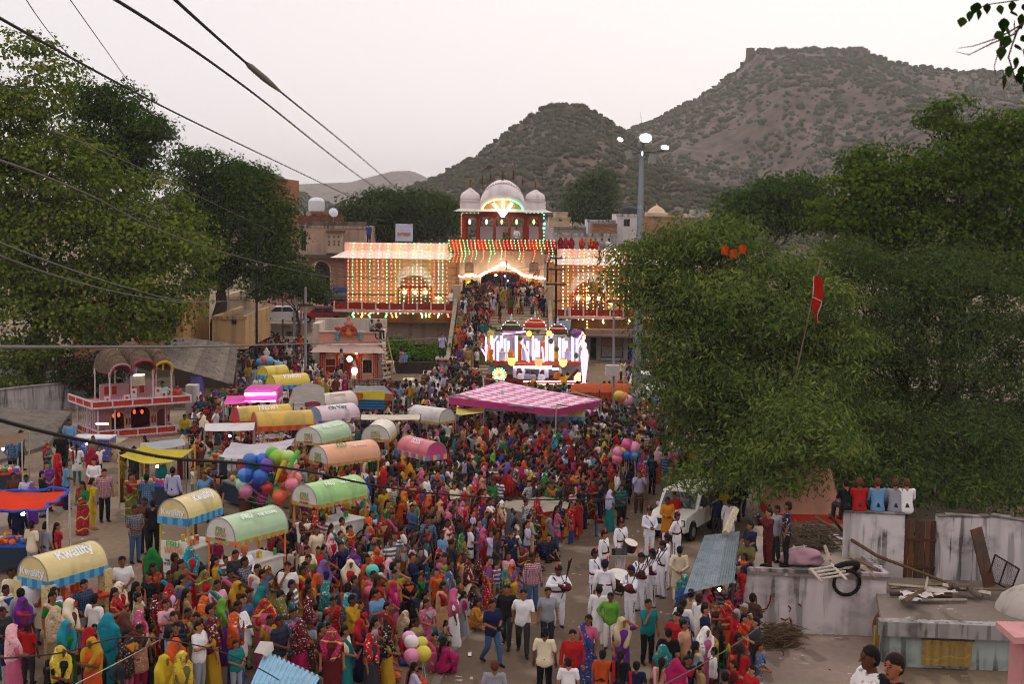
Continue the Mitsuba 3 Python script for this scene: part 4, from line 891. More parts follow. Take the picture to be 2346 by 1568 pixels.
house('grey_house', 'low grey rooftop left of the brick house', 1262, 520, 1350, 560, 156, 7, '#8c8078', .5)
house('terrace_wall', 'whitewashed terrace wall behind the people on the right wing', 1262, 535, 1415, 575, 127, .6, '#b6aeac', .5, cat_='wall')
for i in range(16):
 rn2 = random.Random(40 + i)
 u = [1250, 1290, 1330, 1540, 1575, 1610, 1640, 1680, 1310, 1270, 1590, 1625, 705, 760, 640, 800][i]; v = [505, 492, 500, 494, 490, 495, 500, 505, 478, 486, 480, 488, 500, 512, 520, 520][i]
 house('hillside_house', f'small {["cream", "rose", "grey", "ochre"][i % 4]} house on the slope, {ordn[i]} of the far cluster', u, v, u + rn2.uniform(18, 34), v + 40, 210 + rn2.uniform(0, 60), 6, ['#b8a48e', '#b09084', '#96908c', '#b0946e'][i % 4], .3, wins=((u + 6, v + 5, u + 10, v + 10),))
# shop row under the right wing
sr = thing('shop_row', 'row of shops with pillars and half open shutters under the right wing', 'shops')
Ys = TY - .9
part(sr, 'fascia', bx(1340, 757, 1540, 771, Ys - 1.2, 1.4), 'm_rough', '#8a7062', PLASTER, .5)
part(sr, 'canopy', bx(1338, 770, 1540, 774, Ys - 2.2, 2.4), 'm_rough', '#6a5a50', PLASTER, .4)
for uu in (1342, 1366, 1428, 1480, 1530): part(sr, 'pillar', bx(uu, 774, uu + 10, 872, Ys, .6), 'm_rough', '#8f8682', PLASTER, .5)
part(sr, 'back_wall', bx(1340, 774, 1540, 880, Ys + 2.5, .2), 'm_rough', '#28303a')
for uu in (1377, 1440, 1492):
 for i in range(6): part(sr, 'shutter_slat', bx(uu, 776 + i * 3.6, uu + 50 if uu < 1480 else uu + 36, 779.2 + i * 3.6, Ys + .2, .08), 'm_metal', ['#7a5648', '#8a6454'][i % 2])
part(sr, 'counter', bx(1374, 822, 1428, 850, Ys + .1, .8), 'm_matte', '#9ab0c0'); part(sr, 'poster', bx(1372, 826, 1396, 842, Ys + .02, .04), 'm_matte', '#c8d0da', PRINT); part(sr, 'poster', bx(1400, 826, 1428, 842, Ys + .02, .04), 'm_matte', '#a8c0d8', PRINT)
part(sr, 'display_rack', bx(1378, 798, 1426, 818, Ys + .6, .5), 'm_matte', '#9a8c80', PRINT)
part(sr, 'blue_display', bx(1440, 784, 1456, 850, Ys + .4, .4), 'm_matte', '#2a4c9a', STRIPE)
part(sr, 'yellow_wall', bx(1247, 708, 1306, 732, TY - 1.2, .3), 'm_rough', '#c4963c', BRICKY, .2)
part(sr, 'grey_banner', sheet(np.array([[at(1253, 733, TY - 1.5), at(1253, 762, TY - 2)], [at(1280, 735, TY - 1.8), at(1280, 764, TY - 2.2)], [at(1309, 732, TY - 1.5), at(1306, 756, TY - 2)]])), 'm_matte', '#8a94a8')
pp = thing('deity_poster', 'pale framed poster of a standing figure on the yellow wall', 'poster')
part(pp, 'sheet', bx(1293, 707, 1306, 726, TY - 1.3, .04), 'm_matte', '#c8b8b4'); part(pp, 'printed_figure', bx(1297, 710, 1302, 724, TY - 1.33, .02), 'm_matte', '#8a5a58')
# ---------------------------------------------------------------- pink shrine left of the stairs
SY = 94.0
sh = thing('pink_shrine', 'small pink shrine with red striped pilasters and a painted medallion on its parapet', 'shrine')
SP = '#c98e7c'
dS = rect(771, 806, 822, 888, SY).intersection(arch_at(775, 819, 889, 806, 818, SY)); w1, w2 = rect(746, 823, 768, 855, SY), rect(831, 825, 852, 856, SY)
part(sh, 'front_wall', slab(rect(732, 806, 866, 890, SY) - dS - w1 - w2, SY, .3), 'm_rough', SP, PLASTER, .15)
xa, xb = ax(732, 840, SY)[0], ax(866, 840, SY)[0]; zS = ax(800, 806, SY)[1]; zP = ax(800, 761, SY)[1]
part(sh, 'side_wall', box(xa, xa + .3, SY + .3, SY + 4, 0, zS), 'm_rough', '#c2a48e', PLASTER, .4); part(sh, 'side_wall', box(xb - .3, xb, SY + .3, SY + 4, 0, zS), 'm_rough', '#c2a48e', PLASTER, .4)
part(sh, 'roof', box(xa, xb, SY + .05, SY + 4, zS, zS + .25), 'm_rough', '#a89080', PLASTER, .5)
part(sh, 'parapet', bx(731, 763, 868, 787, SY - .2, .3), 'm_rough', '#d08e7a', PLASTER, .1)
part(sh, 'parapet_coping', bx(730, 760, 869, 763.5, SY - .28, .46), 'm_rough', '#b39a90', PLASTER, .3)
zE = ax(800, 806, SY)[1]
ez0, ez1 = ax(800, 791, SY)[1], ax(800, 805, SY)[1]
part(sh, 'eave', (np.array([[xa - .5, SY - 1.1, ez1], [xb + .5, SY - 1.1, ez1], [xb + .5, SY + .1, ez1 + .02], [xa - .5, SY + .1, ez1 + .02], [xa - .1, SY - .15, ez0], [xb + .1, SY - .15, ez0], [xb + .1, SY + .1, ez0], [xa - .1, SY + .1, ez0]]), box(0, 1, 0, 1, 0, 1)[1]), 'm_rough', '#c0a098', PLASTER, .2)
for uu in (733, 738, 743, 769, 823, 827, 855, 860, 864): part(sh, 'pilaster_stripe', bx(uu, 812, uu + 2, 888, SY - .06, .06), 'm_matte', '#a8402f')
for uu in (733, 853): part(sh, 'capital', bx(uu, 807, uu + 12, 812, SY - .1, .1), 'm_matte', '#9c2c2c')
k = part(sh, 'window', slab(w1, SY + .2, .05), 'm_matte', '#a83022')
for i in range(7): scene[f'{k}__bar_{i + 1:03d}'] = shape(bx(747 + i * 3.2, 824, 748 + i * 3.2, 855, SY + .12, .05), 'm_matte', '#7e1e16')
scene[f'{k}__rail'] = shape(bx(746, 838, 768, 840, SY + .1, .05), 'm_matte', '#d8a890')
k = part(sh, 'window', slab(w2, SY + .25, .05), 'm_matte', '#3a2a22')
for i in range(6): scene[f'{k}__bar_{i + 1:03d}'] = shape(bx(833 + i * 3.4, 826, 834 + i * 3.4, 856, SY + .12, .05), 'm_metal', '#5a4438')
for ww in (w1, w2): part(sh, 'window_frame', slab(ww.buffer(.1, join_style=2) - ww, SY - .05, .12), 'm_matte', '#c8988a')
part(sh, 'door_frame', slab(dS.buffer(.16) - dS, SY - .05, .2), 'm_matte', '#a83424')
part(sh, 'sanctum_wall', slab(dS.buffer(.3), SY + 2.2, .1), 'm_matte', '#b0503c')
emit(sh, 'sanctum_lamp', ico(.22, 1, at(812, 850, SY + 1.2)), (1, .78, .65), 9)
part(sh, 'red_curtain', bx(796, 836, 803, 877, SY + .6, .1), 'm_cloth', '#b03028')
idol = thing('shrine_idol', 'pale garlanded idol glowing inside the pink shrine', 'idol')
q = at(812, 872, SY + 1.5)
part(idol, 'figure', lathe([(.35, 0), (.3, .3), (.33, .7), (.25, .95), (.12, 1.05), (.16, 1.2), (.14, 1.38), (.05, 1.5), (0, 1.52)], 12, q), 'm_matte', '#e0d2cc', smooth=True); part(idol, 'plinth', cbox(q[0], q[1], q[2] - .3, .9, .7, .6), 'm_matte', '#c8a898')
part(sh, 'ochre_arch', slab(arch_at(775, 819, 824, 806, 814, SY) - arch_at(780, 814, 824, 812, 818, SY), SY + .35, .1), 'm_matte', '#c8892c')
emit(sh, 'porch_bulb', ico(.20, 1, at(801, 823, SY - .5)), (1, .9, .7), 9)
emit(sh, 'porch_bulb', ico(.09, 1, at(816, 809, SY - .4)), (1, .7, .35), 8)
med = arch_at(779, 819, 768, 745, 760, SY - .3)
part(sh, 'medallion', slab(med, SY - .35, .12), 'm_matte', '#c4705a', PRINT)
part(sh, 'medallion_rim', slab(med - med.buffer(-.14), SY - .42, .1), 'm_matte', '#a8442f')
part(sh, 'medallion_boss', ico(.2, 1, at(799, 767, SY - .4)), 'm_matte', '#b8641c');
for uu in (789, 808): part(sh, 'medallion_flower', ico(.16, 1, at(uu, 756, SY - .38), (1, .4, 1)), 'm_matte', '#8f3a2a')
q = at(799, 746, SY - .1); part(sh, 'finial_figure', lathe([(.30, 0), (.34, .15), (.2, .3), (.13, .36), (.16, .5), (.08, .62), (0, .65)], 10, q), 'm_matte', '#a8766a', smooth=True)
for uu in (773, 825): part(sh, 'urn', lathe([(.1, 0), (.17, .15), (.1, .3), (.2, .5), (.17, .56)], 10, at(uu, 780, SY - .3)), 'm_matte', '#5a9aa0', smooth=True)
q = at(773, 757, SY - .2); part(sh, 'heart', slab(shapely.union_all([sg.Point(-.09, .1).buffer(.11), sg.Point(.09, .1).buffer(.11), sg.Polygon([(-.19, .07), (.19, .07), (0, -.17)])]), 0, .06)[0] + q if False else (slab(shapely.union_all([sg.Point(-.09, .1).buffer(.11), sg.Point(.09, .1).buffer(.11), sg.Polygon([(-.19, .07), (.19, .07), (0, -.17)])]), 0, .06)[0] + q, slab(shapely.union_all([sg.Point(-.09, .1).buffer(.11), sg.Point(.09, .1).buffer(.11), sg.Polygon([(-.19, .07), (.19, .07), (0, -.17)])]), 0, .06)[1]), 'm_matte', '#a84434')
part(sh, 'platform', cat([bx(716, 742, 731, 890, SY + .8, 3), bx(866, 762, 875, 870, SY + .1, 3)]), 'm_rough', '#c0b0a2', PLASTER, .4, kind='stuff')
part(sh, 'terrace_wall', bx(722, 730, 886, 762, SY + 6, .3), 'm_rough', '#c4b2a4', PLASTER, .35)
for i in range(9): part(sh, 'side_step', bx(866 + i * 1.6, 788 + i * 11, 882 + i * 1.6, 791 + i * 11, SY - .4, .8), 'm_rough', '#c8bcb0', PLASTER, .3)
part(sh, 'niche_block', bx(876, 830, 900, 856, SY, 1), 'm_rough', '#c0b0a0', PLASTER, .4); part(sh, 'niche_block_opening', bx(880, 834, 895, 853, SY - .02, .06), 'm_matte', '#3a302c')
lad = thing('ladder', 'bamboo ladder leaning beside the pink shrine', 'ladder')
l0, l1 = at(897, 856, SY - 1), at(879, 775, SY + .2); wv = np.array([.25, 0, 0])
for s in (-1, 1): part(lad, 'rail', bar(l0 + wv * s, l1 + wv * s, .045), 'm_matte', '#a88458')
for i in range(9): part(lad, 'rung', bar(l0 + (l1 - l0) * (i + .5) / 9 - wv, l0 + (l1 - l0) * (i + .5) / 9 + wv, .03, 4), 'm_matte', '#98764e')
rbk = thing('red_block', 'square red block house with a raised chevron below the bushes', 'block house')
part(rbk, 'front', slab(rect(998, 826, 1043, 872, 95) - rect(1013, 845, 1027, 858, 95), 95, .3), 'm_rough', '#a84a36', PLASTER, .2)
xq0, xq1 = ax(998, 850, 95)[0], ax(1043, 850, 95)[0]
part(rbk, 'body', box(xq0 + .01, xq1 - .01, 95.3, 96.6, 0, ax(1020, 826.5, 95)[1]), 'm_rough', '#9a4030', PLASTER, .3)
part(rbk, 'opening', slab(rect(1012, 844, 1028, 859, 95), 95.2, .08), 'm_matte', '#40484a')
part(rbk, 'chevron', slab(sg.LineString([ax(1002, 858, 95), ax(1022, 834, 95), ax(1042, 858, 95)]).buffer(.06), 94.93, .08), 'm_matte', '#c8786a')
part(rbk, 'cornice', bx(997, 823, 1044, 826.5, 94.85, 1.8), 'm_rough', '#8a8078')
for uu in (1001, 1040): part(rbk, 'knob', ico(.12, 1, at(uu, 822, 95.2)), 'm_matte', '#c0b0a0')
obj('cream_wall', bx(1043, 832, 1072, 876, 95.6, .4), 'short cream wall between the red block and the temple steps', 'wall', 'm_rough', '#c4b49a', PLASTER, .5)
obj('dark_bank', bx(872, 830, 1000, 880, 98.5, .5), 'dark retaining wall under the bushes', 'wall', 'm_rough', '#3c322e', STAIN, .5)
obj('earth_terrace', bx(880, 838, 1046, 880, 99.2, 8), 'earth terrace carrying the bushes', 'terrace', 'm_rough', '#4a4034', EARTH)
# ---------------------------------------------------------------- poles, mast, wires
def pole(name, label, u, v0, v1, r, col, arms=(), Y=None, ltop=None, cat_='pole', group='utility poles in the left street'):
 q = gp(u, v1) if Y is None else at(u, v1, Y)
 top = at(u + (0 if ltop is None else ltop), v0, q[1])
 k = thing(name, label, cat_, group)
 part(k, 'shaft', tube([q - [0, 0, .3], top], [r, r * .75], 8), 'm_rough', col, PLASTER, .2, smooth=True)
 for (va, w) in arms:
  c = at(u, va, q[1] - .12)
  part(k, 'crossarm', cbox(*c, w, .1, .12), 'm_matte', '#3a3432')
  for s in (-.42, 0, .42): part(k, 'insulator', lathe([(.05, 0), (.08, .06), (.04, .14), (0, .2)], 6, c + [s * w, 0, .06]), 'm_gloss', '#7a6a60')
 return k
pole('iron_pole', 'tall dark iron pole at the edge of the left street', 588, 545, 900, .09, '#241e22', ((612, 1.4),), group=None)
pole('concrete_pole', 'grey concrete pole with two crossarms left of the archway', 674, 578, 800, .12, '#8a8484', ((590, 1.8), (606, 1.5)))
pole('concrete_pole', 'second grey pole close behind the first left of the archway', 690, 585, 795, .10, '#7c7678', ((600, 1.2),))
pole('concrete_pole', 'shorter pale pole rising beside the parked red hatchback', 700, 658, 900, .10, '#8f8886', ((700, .9),))
pole('concrete_pole', 'pale pole in front of the beige house', 523, 650, 810, .09, '#9a8e84')
pole('concrete_pole', 'lattice legged pole under the transformer on the left', 648, 580, 790, .06, '#4a4446', ((585, 2.0), (604, 2.0)))
pole('iron_pole', 'black iron pole with crossarms in front of the right wing', 1274, 568, 748, .10, '#2a2226', ((592, 1.0), (618, 1.4), (652, 1.6)), Y=110, group=None)
pole('camera_pole', 'thin grey pole carrying a pale equipment box behind the tent', 1406, 690, 1010, .07, '#8c868a', group=None)
q = gp(1406, 1010)
obj('equipment_box', cbox(*at(1403, 849, q[1] - .2), .72, .42, .55), 'pale square equipment box on the thin grey pole', 'box', 'm_matte', '#b4aca4')
mast = thing('high_mast', 'tall tapering grey floodlight mast rising out of the neem tree', 'light mast')
mb = gp(1455, 985); mt = at(1470, 350, mb[1])
part(mast, 'shaft', tube([mb - [0, 0, .2], mb + (mt - mb) * .62, mt], [.27, .20, .12], 14), 'm_metal', '#8a9094', smooth=True)
for t_ in (.25, .55, .8): part(mast, 'joint_collar', tube([mb + (mt - mb) * t_, mb + (mt - mb) * (t_ + .012)], .25 - .11 * t_, 14), 'm_metal', '#9aa0a2')
part(mast, 'notice', cbox(*(mb + (mt - mb) * .14 + [0, -.28, 0]), .42, .03, .5), 'm_matte', '#b8b0b4', PRINT)
MYY = mb[1]
part(mast, 'lightning_rod', tube([at(1472, 345, MYY), at(1468, 256, MYY)], [.025, .008], 5), 'm_matte', '#55504e')
for a, b in (((1469, 350), (1424, 330)), ((1471, 350), (1524, 345)), ((1470, 348), (1478, 320)), ((1470, 350), (1443, 352)), ((1471, 352), (1496, 360))):
 part(mast, 'lamp_arm', bar(at(*a, MYY), at(*b, MYY), .04), 'm_metal', '#5a5a58')
def flood(u, v, w, h_, lit, tilt):
 c = at(u, v, MYY - .25)
 k = part(mast, 'floodlight', move(box(-w / 2, w / 2, -.1, .25, -h_ / 2, h_ / 2), c, 0, 1, 0, tilt), 'm_metal', '#8a8880')
 if lit:
  d = mikit.ply(arr(move(ico(1, 2, (0, -.11, 0), (w * .46, .07, h_ * .46)), c, 0, 1, 0, tilt)), 'm_black', False)
  d['emitter'] = {'type': 'area', 'radiance': {'type': 'rgb', 'value': [lit * 1.0, lit * 1.0, lit * .92]}}
  scene[k + '__lens'] = d
flood(1479, 316, .70, .50, 420, 0); flood(1421, 320, .34, .22, 14, .5); flood(1523, 338, .46, .26, 14, .12); flood(1441, 354, .34, .46, 0, -.25); flood(1495, 364, .40, .50, 0, .1); flood(1471, 352, .12, .3, 1.6, 0)
def wire(label, pts, r, col='#2c2a2c', extra=None, name='power_line', cat_='cable'):
 p = np.array([[u, v] for u, v, _ in pts], float); Y = np.array([y for *_, y in pts], float)
 s = np.concatenate([[0], np.cumsum(np.linalg.norm(np.diff(p, axis=0), axis=1))])
 from scipy.interpolate import PchipInterpolator as PI
 t = np.linspace(0, s[-1], 40)
 U, V, K = PI(s, p[:, 0])(t), PI(s, p[:, 1])(t), 1 / PI(s, 1 / Y)(t)
 P = np.array([at(a, b, c) for a, b, c in zip(U, V, K)])
 return obj(name, tube(P, r, 5), label, cat_, 'm_matte', col, smooth=True), P
wire('thick black power line from the left edge, lowest of the three crossing the sky', [(-20, 30, 13), (150, 125, 17), (330, 222, 24), (700, 402, 55), (1040, 562, 108)], .017)
wire('thick black power line crossing the sky, middle of the three', [(250, -10, 12), (430, 105, 16), (560, 198, 22), (820, 402, 55), (1048, 556, 110)], .017)
k, P = wire('thick black power line crossing the sky, uppermost of the three, with a splice', [(392, -10, 12), (480, 70, 15), (590, 166, 21), (820, 355, 52), (1042, 552, 110)], .017)
i0 = np.argmin([abs(pix(q)[0] - 603) for q in P])
obj('cable_splice', tube([P[i0 - 3] * .5 + P[i0 - 2] * .5, P[i0 - 2], P[i0], P[i0 + 1], P[i0 + 2]], [.022, .042, .052, .042, .022], 8), 'thick grey taped splice on the uppermost power line', 'splice', 'm_rough', '#6a6460')
wire('grey power line running down through the left tree', [(-20, 362, 17), (200, 445, 24), (350, 522, 33), (600, 602, 66), (835, 648, 110)], .018, '#5a5452')
wire('sagging grey power line low across the left tree', [(-20, 548, 18), (140, 610, 24), (300, 662, 36), (430, 690, 56), (520, 690, 76), (590, 655, 98)], .016, '#5e5856')
wire('second sagging grey line low across the left tree', [(-20, 578, 19), (140, 636, 26), (300, 676, 40), (430, 693, 60), (500, 692, 80), (590, 648, 98)], .016, '#5e5856')
wire('thin power line from the dark tree top to the street poles', [(120, 300, 26), (300, 375, 40), (480, 462, 65), (690, 562, 112)], .016, '#5a5452')
wire('thin wire slanting into the left tree from the top edge', [(55, -10, 24), (110, 70, 32), (180, 150, 42), (262, 235, 62)], .010, '#6a6668')
wire('thin wire slanting past the dark tree top', [(155, -10, 24), (240, 110, 34), (330, 235, 52), (415, 335, 85)], .010, '#6a6668')
wire('level grey cable crossing the picture in front of the chariot thatch', [(-20, 796, 13), (400, 795, 22), (700, 788, 38), (860, 783, 52), (1060, 770, 78), (1150, 760, 100)], .020, '#6a6666')
wire('thick dark cable hanging near the camera from the left edge', [(-20, 958, 7), (100, 990, 7.6), (240, 1020, 8.4), (400, 1052, 9.6), (560, 1062, 11), (700, 1080, 13), (830, 1108, 15), (1000, 1132, 18), (1250, 1146, 24), (1500, 1140, 34)], .012, '#2a2526')
wire('white guy rope of the tent stretched towards the camera', [(150, 1580, 26), (480, 1402, 33), (700, 1262, 41), (900, 1120, 53), (1022, 1000, 67)], .010, '#b8b4ac', cat_='rope', name='guy_rope')
wire('thin dark cable crossing the lower left corner', [(-20, 1510, 14), (120, 1500, 15), (300, 1460, 17), (460, 1482, 20), (640, 1560, 22)], .010, '#3a3434')
wire('thin grey wire in the lower right above the terrace', [(1500, 1580, 20), (1600, 1528, 23), (1680, 1480, 27), (1760, 1420, 33)], .010, '#5a5452')
rw = random.Random(8)
for i, (a, b) in enumerate([((590, 620), (1274, 600)), ((674, 592), (1274, 612)), ((674, 606), (1052, 640)), ((590, 648), (700, 664)), ((674, 590), (450, 600)), ((690, 600), (1274, 650)), ((700, 664), (1100, 690)), ((523, 655), (674, 606)), ((1274, 592), (1460, 560)), ((1274, 618), (1500, 600)), ((1274, 652), (1100, 700)), ((700, 700), (795, 690)), ((590, 690), (1050, 690)), ((560, 640), (700, 690))]):
 m_ = ((a[0] + b[0]) / 2, (a[1] + b[1]) / 2 + abs(b[0] - a[0]) * .035 + rw.uniform(2, 9))
 wire(f'thin street wire, {ordn[i]} of the tangle in front of the temple', [(*a, 103), (*m_, 105), (*b, 108)], .016, '#4a4446')
# ---------------------------------------------------------------- chariot (rath) on the left
CH = thing('chariot', 'two tiered pink and red wooden chariot with three brown thatched domes', 'chariot')
cyaw = math.radians(36); cs = 62.5 / F
c0 = at(225, 1006, 62.5)                       # near left corner of the lower platform
CM = lambda m, c0=c0: move(m, c0, cyaw, .83)
PK, RD, WHT = '#c08e94', '#a8351f', '#c4b0ba'
Lw, Dp = 4.45, 3.3
def rail(z0, z1, x0, x1, y0, y1, n, sides):
 """Posts, top and bottom rails and red panels round a deck."""
 P = {'f': [(x0, y0), (x1, y0)], 'l': [(x0, y1), (x0, y0)], 'r': [(x1, y0), (x1, y1)], 'b': [(x0, y1), (x1, y1)]}
 for s in sides:
  (a, b), (c, d) = P[s]
  L = math.hypot(c - a, d - b); k = n if s in 'fb' else max(2, int(n * .6)); ang = math.atan2(d - b, c - a)
  mid = ((a + c) / 2, (b + d) / 2)
  part(CH, 'rail', CM(cbox(*mid, z1 - .03, L + .1, .09, .08, ang)), 'm_gloss', WHT); part(CH, 'rail', CM(cbox(*mid, z0 + .03, L + .1, .10, .09, ang)), 'm_gloss', WHT)
  for i in range(k + 1): part(CH, 'post', CM(cbox(a + (c - a) * i / k, b + (d - b) * i / k, (z0 + z1) / 2, .08, .1, z1 - z0 + .02, ang)), 'm_gloss', WHT)
  for i in range(k):
   t = (i + .5) / k
   part(CH, 'panel', CM(cbox(a + (c - a) * t, b + (d - b) * t, (z0 + z1) / 2, L / k - .1, .03, z1 - z0 - .14, ang)), 'm_matte', RD if i % 2 else '#9c3a22', WOOD)
part(CH, 'lower_deck', CM(box(-.05, Lw, -.05, Dp, -.12, 0)), 'm_matte', '#9a6c62', WOOD)
rail(.0, .42, 0, Lw, 0, Dp, 4, 'flr')
part(CH, 'floor_board', CM(box(.06, Lw - .06, .06, Dp, .0, .04)), 'm_matte', '#a3402a', WOOD)
# chamber with arches
yc, zc1 = .95, 1.62
front = sg.box(.75, .04, Lw + .05, zc1)
holes = [shapely.affinity.translate(archpoly(.75, 1.18, .85, 8), 1.45, .06), shapely.affinity.translate(archpoly(1.15, 1.4, 1.0, 8), 2.75, .06), shapely.affinity.translate(archpoly(.6, 1.2, .9, 8), 4.02, .06)]
for o in holes: front = front - o
part(CH, 'chamber_front', CM(move(prism(front, .08), (0, yc, 0))), 'm_matte', '#b47e7e')
for o, w_ in zip(holes, (.75, 1.15, .6)):
 part(CH, 'arch_trim', CM(move(prism(o.buffer(.05) - o, .05), (0, yc - .03, 0))), 'm_matte', '#c8a85a')
part(CH, 'chamber_side', CM(box(.75, .83, yc + .08, Dp, .04, zc1)), 'm_matte', '#a87474'); part(CH, 'chamber_side', CM(box(Lw - .1, Lw - .02, yc + .08, Dp, .04, zc1)), 'm_matte', '#a87474')
part(CH, 'chamber_back', CM(box(.75, Lw, Dp - .1, Dp - .02, .04, zc1)), 'm_matte', '#5a2a2a')
for x in (1.95, 2.13, 3.42, 3.6, 4.38):
 part(CH, 'niche_panel', CM(box(x - .07, x + .07, yc - .04, yc + .01, .3, 1.45)), 'm_matte', '#c49a98')
 part(CH, 'niche_arch', CM(move(prism(archpoly(.09, .4, .3, 5), .03), (x, yc - .06, .5))), 'm_matte', '#7a241c')
 part(CH, 'niche_boss', CM(ico(.04, 0, (x, yc - .05, 1.2))), 'm_matte', '#8e2a1e'); part(CH, 'niche_sill', CM(box(x - .09, x + .09, yc - .07, yc, .28, .32)), 'm_matte', '#d8d0c8')
for (x, z) in ((1.32, 1.02), (1.6, 1.05), (2.5, 1.15), (2.95, 1.13), (.95, 1.0)):
 emit(CH, 'red_lamp', CM(ico(.085, 1, (x, yc + .25, z), (1, 1, 1.6))), (1, .08, .03), 1.6)
for x, y in ((0.0, 0.0), (.95, 0), (0, Dp), (Lw - .4, .5), (0.0, Dp * .5)): part(CH, 'column', CM(tube([(x, y, 0), (x, y, zc1 + .1)], .045, 6)), 'm_gloss', WHT)
for i in range(7): part(CH, 'side_slat', CM(cbox(-.01, Dp * (.15 + .1 * i), .85, .03, .07, 1.5)), 'm_gloss', '#b8a0b0')
# upper deck
part(CH, 'upper_deck', CM(box(-.45, Lw + .75, -.35, Dp + .1, zc1 + .02, zc1 + .12)), 'm_matte', '#a06a60', WOOD)
rail(zc1 + .08, zc1 + .5, -.45, Lw + .75, -.35, Dp + .1, 5, 'flr')
z2 = zc1 + .12
for i, x in enumerate(np.linspace(.2, 4.4, 30)): part(CH, 'baluster', CM(tube([(x, .3, z2), (x, .3, z2 + .42)], .022, 4)), 'm_matte', '#c8a0a4')
for x, h_ in ((.45, .5), (1.55, .55), (1.95, .85), (3.35, .85), (3.7, .6)):
 k = part(CH, 'picket_panel', CM(box(x, x + .34, .24, .30, z2, z2 + h_)), 'm_gloss', '#c8aeb4')
 v, f = cbox(0, 0, 0, .13, .03, .13, 0, 0, math.pi / 4)
 scene[k + '__diamond'] = shape(CM((v + [x + .17, .225, z2 + h_ - .18], f)), 'm_matte', '#9c2a1e')
part(CH, 'throne_back', CM(box(.9, 4.1, 2.2, 2.3, z2, z2 + .95)), 'm_matte', '#b8868c')
for x in (1.15, 1.6, 2.6, 3.2): part(CH, 'throne_panel', CM(box(x, x + .25, 2.16, 2.21, z2 + .35, z2 + .8)), 'm_matte', '#9c2c24')
part(CH, 'lit_panel', CM(box(2.75, 3.5, 2.10, 2.15, z2 + .75, z2 + 1.35)), 'm_matte', '#d8d0b0')
emit(CH, 'tube_lamp', CM(box(2.8, 3.45, 2.05, 2.08, z2 + 1.36, z2 + 1.42)), (1, .95, .75), 9)
# three thatched vaults: bent bangla roofs on columns
def thatch(x, w, zb, h_, d0, d1, trim, nm):
 m = 18
 rows = []
 for j, (yy, k) in enumerate(zip(np.linspace(d0, d1, 7), (.46, .70, .88, .98, 1.0, .9, .62))):
  t = np.linspace(0, np.pi, m)
  rows.append(np.stack([x - w / 2 * np.cos(t) * (1 + .10 * np.sin(t) ** 2), np.full(m, yy + .0) - .22 * np.sin(t) * (1 if j < 3 else 0), zb + h_ * k * np.sin(t) ** .85], 1))
 part(CH, 'thatch', CM(sheet(np.array(rows))), 'm_rough', '#6a5448', THATCH, smooth=True)
 part(CH, 'thatch', CM(sheet(np.array([rows[-1], rows[-1] * [1, 1, 0] + [0, .05, zb]]))), 'm_rough', '#5a463c', THATCH)
 for j in range(16):
  q = np.array(rows[j % 6]) * .45 + np.array(rows[min(j % 6 + 1, 6)]) * .55
  part(CH, 'thatch_band', CM(tube(q + [0, 0, .01 + .012 * (j % 3)], .022, 4)), 'm_matte', ['#6e584a', '#584840', '#74604f'][j % 3])
 part(CH, 'arch_trim', CM(tube(rows[0] - [0, .02, .02], .055, 6)), 'm_matte', trim)
 part(CH, 'arch_trim', CM(tube(rows[0] * [1, 1, 1] - [0, -.02, .09], .05, 5)), 'm_matte', '#7a2434' if trim != '#c8a01c' else '#b8901c')
zr_ = zc1 + 1.85
thatch(1.38, 1.2, zr_ - .05, 1.36, .25, 2.9, '#a8787e', 'l'); thatch(2.62, 1.42, zr_, 1.58, .10, 3.2, '#8e3348', 'm'); thatch(3.82, 1.08, zr_ - .02, 1.34, .25, 2.7, '#c8a01c', 'r')
for (x, y) in ((.8, .35), (2.0, .3), (3.25, .3), (4.35, .35), (.8, 2.7), (4.35, 2.6), (2.0, 2.8), (3.25, 2.8)):
 k = part(CH, 'roof_column', CM(lathe([(.07, z2), (.05, z2 + .1), (.045, zr_ - .3), (.07, zr_ - .2), (.05, zr_ + .1)], 8, (x, y, 0))), 'm_gloss', '#c4a8ac')
for i in range(5): part(CH, 'marigold_garland', CM(ico(.07, 0, (3.82, .24, zr_ + .55 - .11 * i))), 'm_matte', '#cf9c18')
for t in np.linspace(.1, 3.0, 24): part(CH, 'marigold_garland', CM(ico(.055, 0, (3.82 - .52 * math.cos(t), .2, zr_ - .1 + .62 * math.sin(t) ** .85))), 'm_matte', '#d0a41c')
# undercarriage
for (x, y) in ((.6, .5), (3.5, .4), (4.9, -1.2), (3.5, 2.8)):
 k = part(CH, 'wheel', CM(torus((x, y, -.45), .42, .07, 20, 6)), 'm_gloss', '#8e1c1a')
 for a in range(8): scene[f'{k}__spoke_{a + 1:03d}'] = shape(CM(bar((x, y, -.45), (x + .42 * math.cos(a * math.pi / 4), y, -.45 + .42 * math.sin(a * math.pi / 4)), .03, 4)), 'm_gloss', '#9c5450')
 scene[k + '__hub'] = shape(CM(tube([(x, y - .12, -.45), (x, y + .12, -.45)], .1, 8)), 'm_gloss', '#a8585a')
for y in (.4, 2.8): part(CH, 'axle_beam', CM(cbox(2.2, y, -.3, 4.8, .16, .18)), 'm_matte', '#7a3c34', WOOD)
part(CH, 'pull_bar', CM(cbox(5.6, .8, -.25, 2.2, .14, .14)), 'm_matte', '#b07a78'); part(CH, 'pull_bar', CM(cbox(5.6, 1.9, -.25, 2.2, .14, .14)), 'm_matte', '#b07a78')
part(CH, 'stair_panel', CM(cbox(-1.0, .6, -.55, 1.0, .08, .8)), 'm_gloss', '#b090a0')
for i in range(6): part(CH, 'stair_rail', CM(cbox(-1.4 + i * .16, .5, -.35, .05, .05, 1.0)), 'm_gloss', '#b090a0')
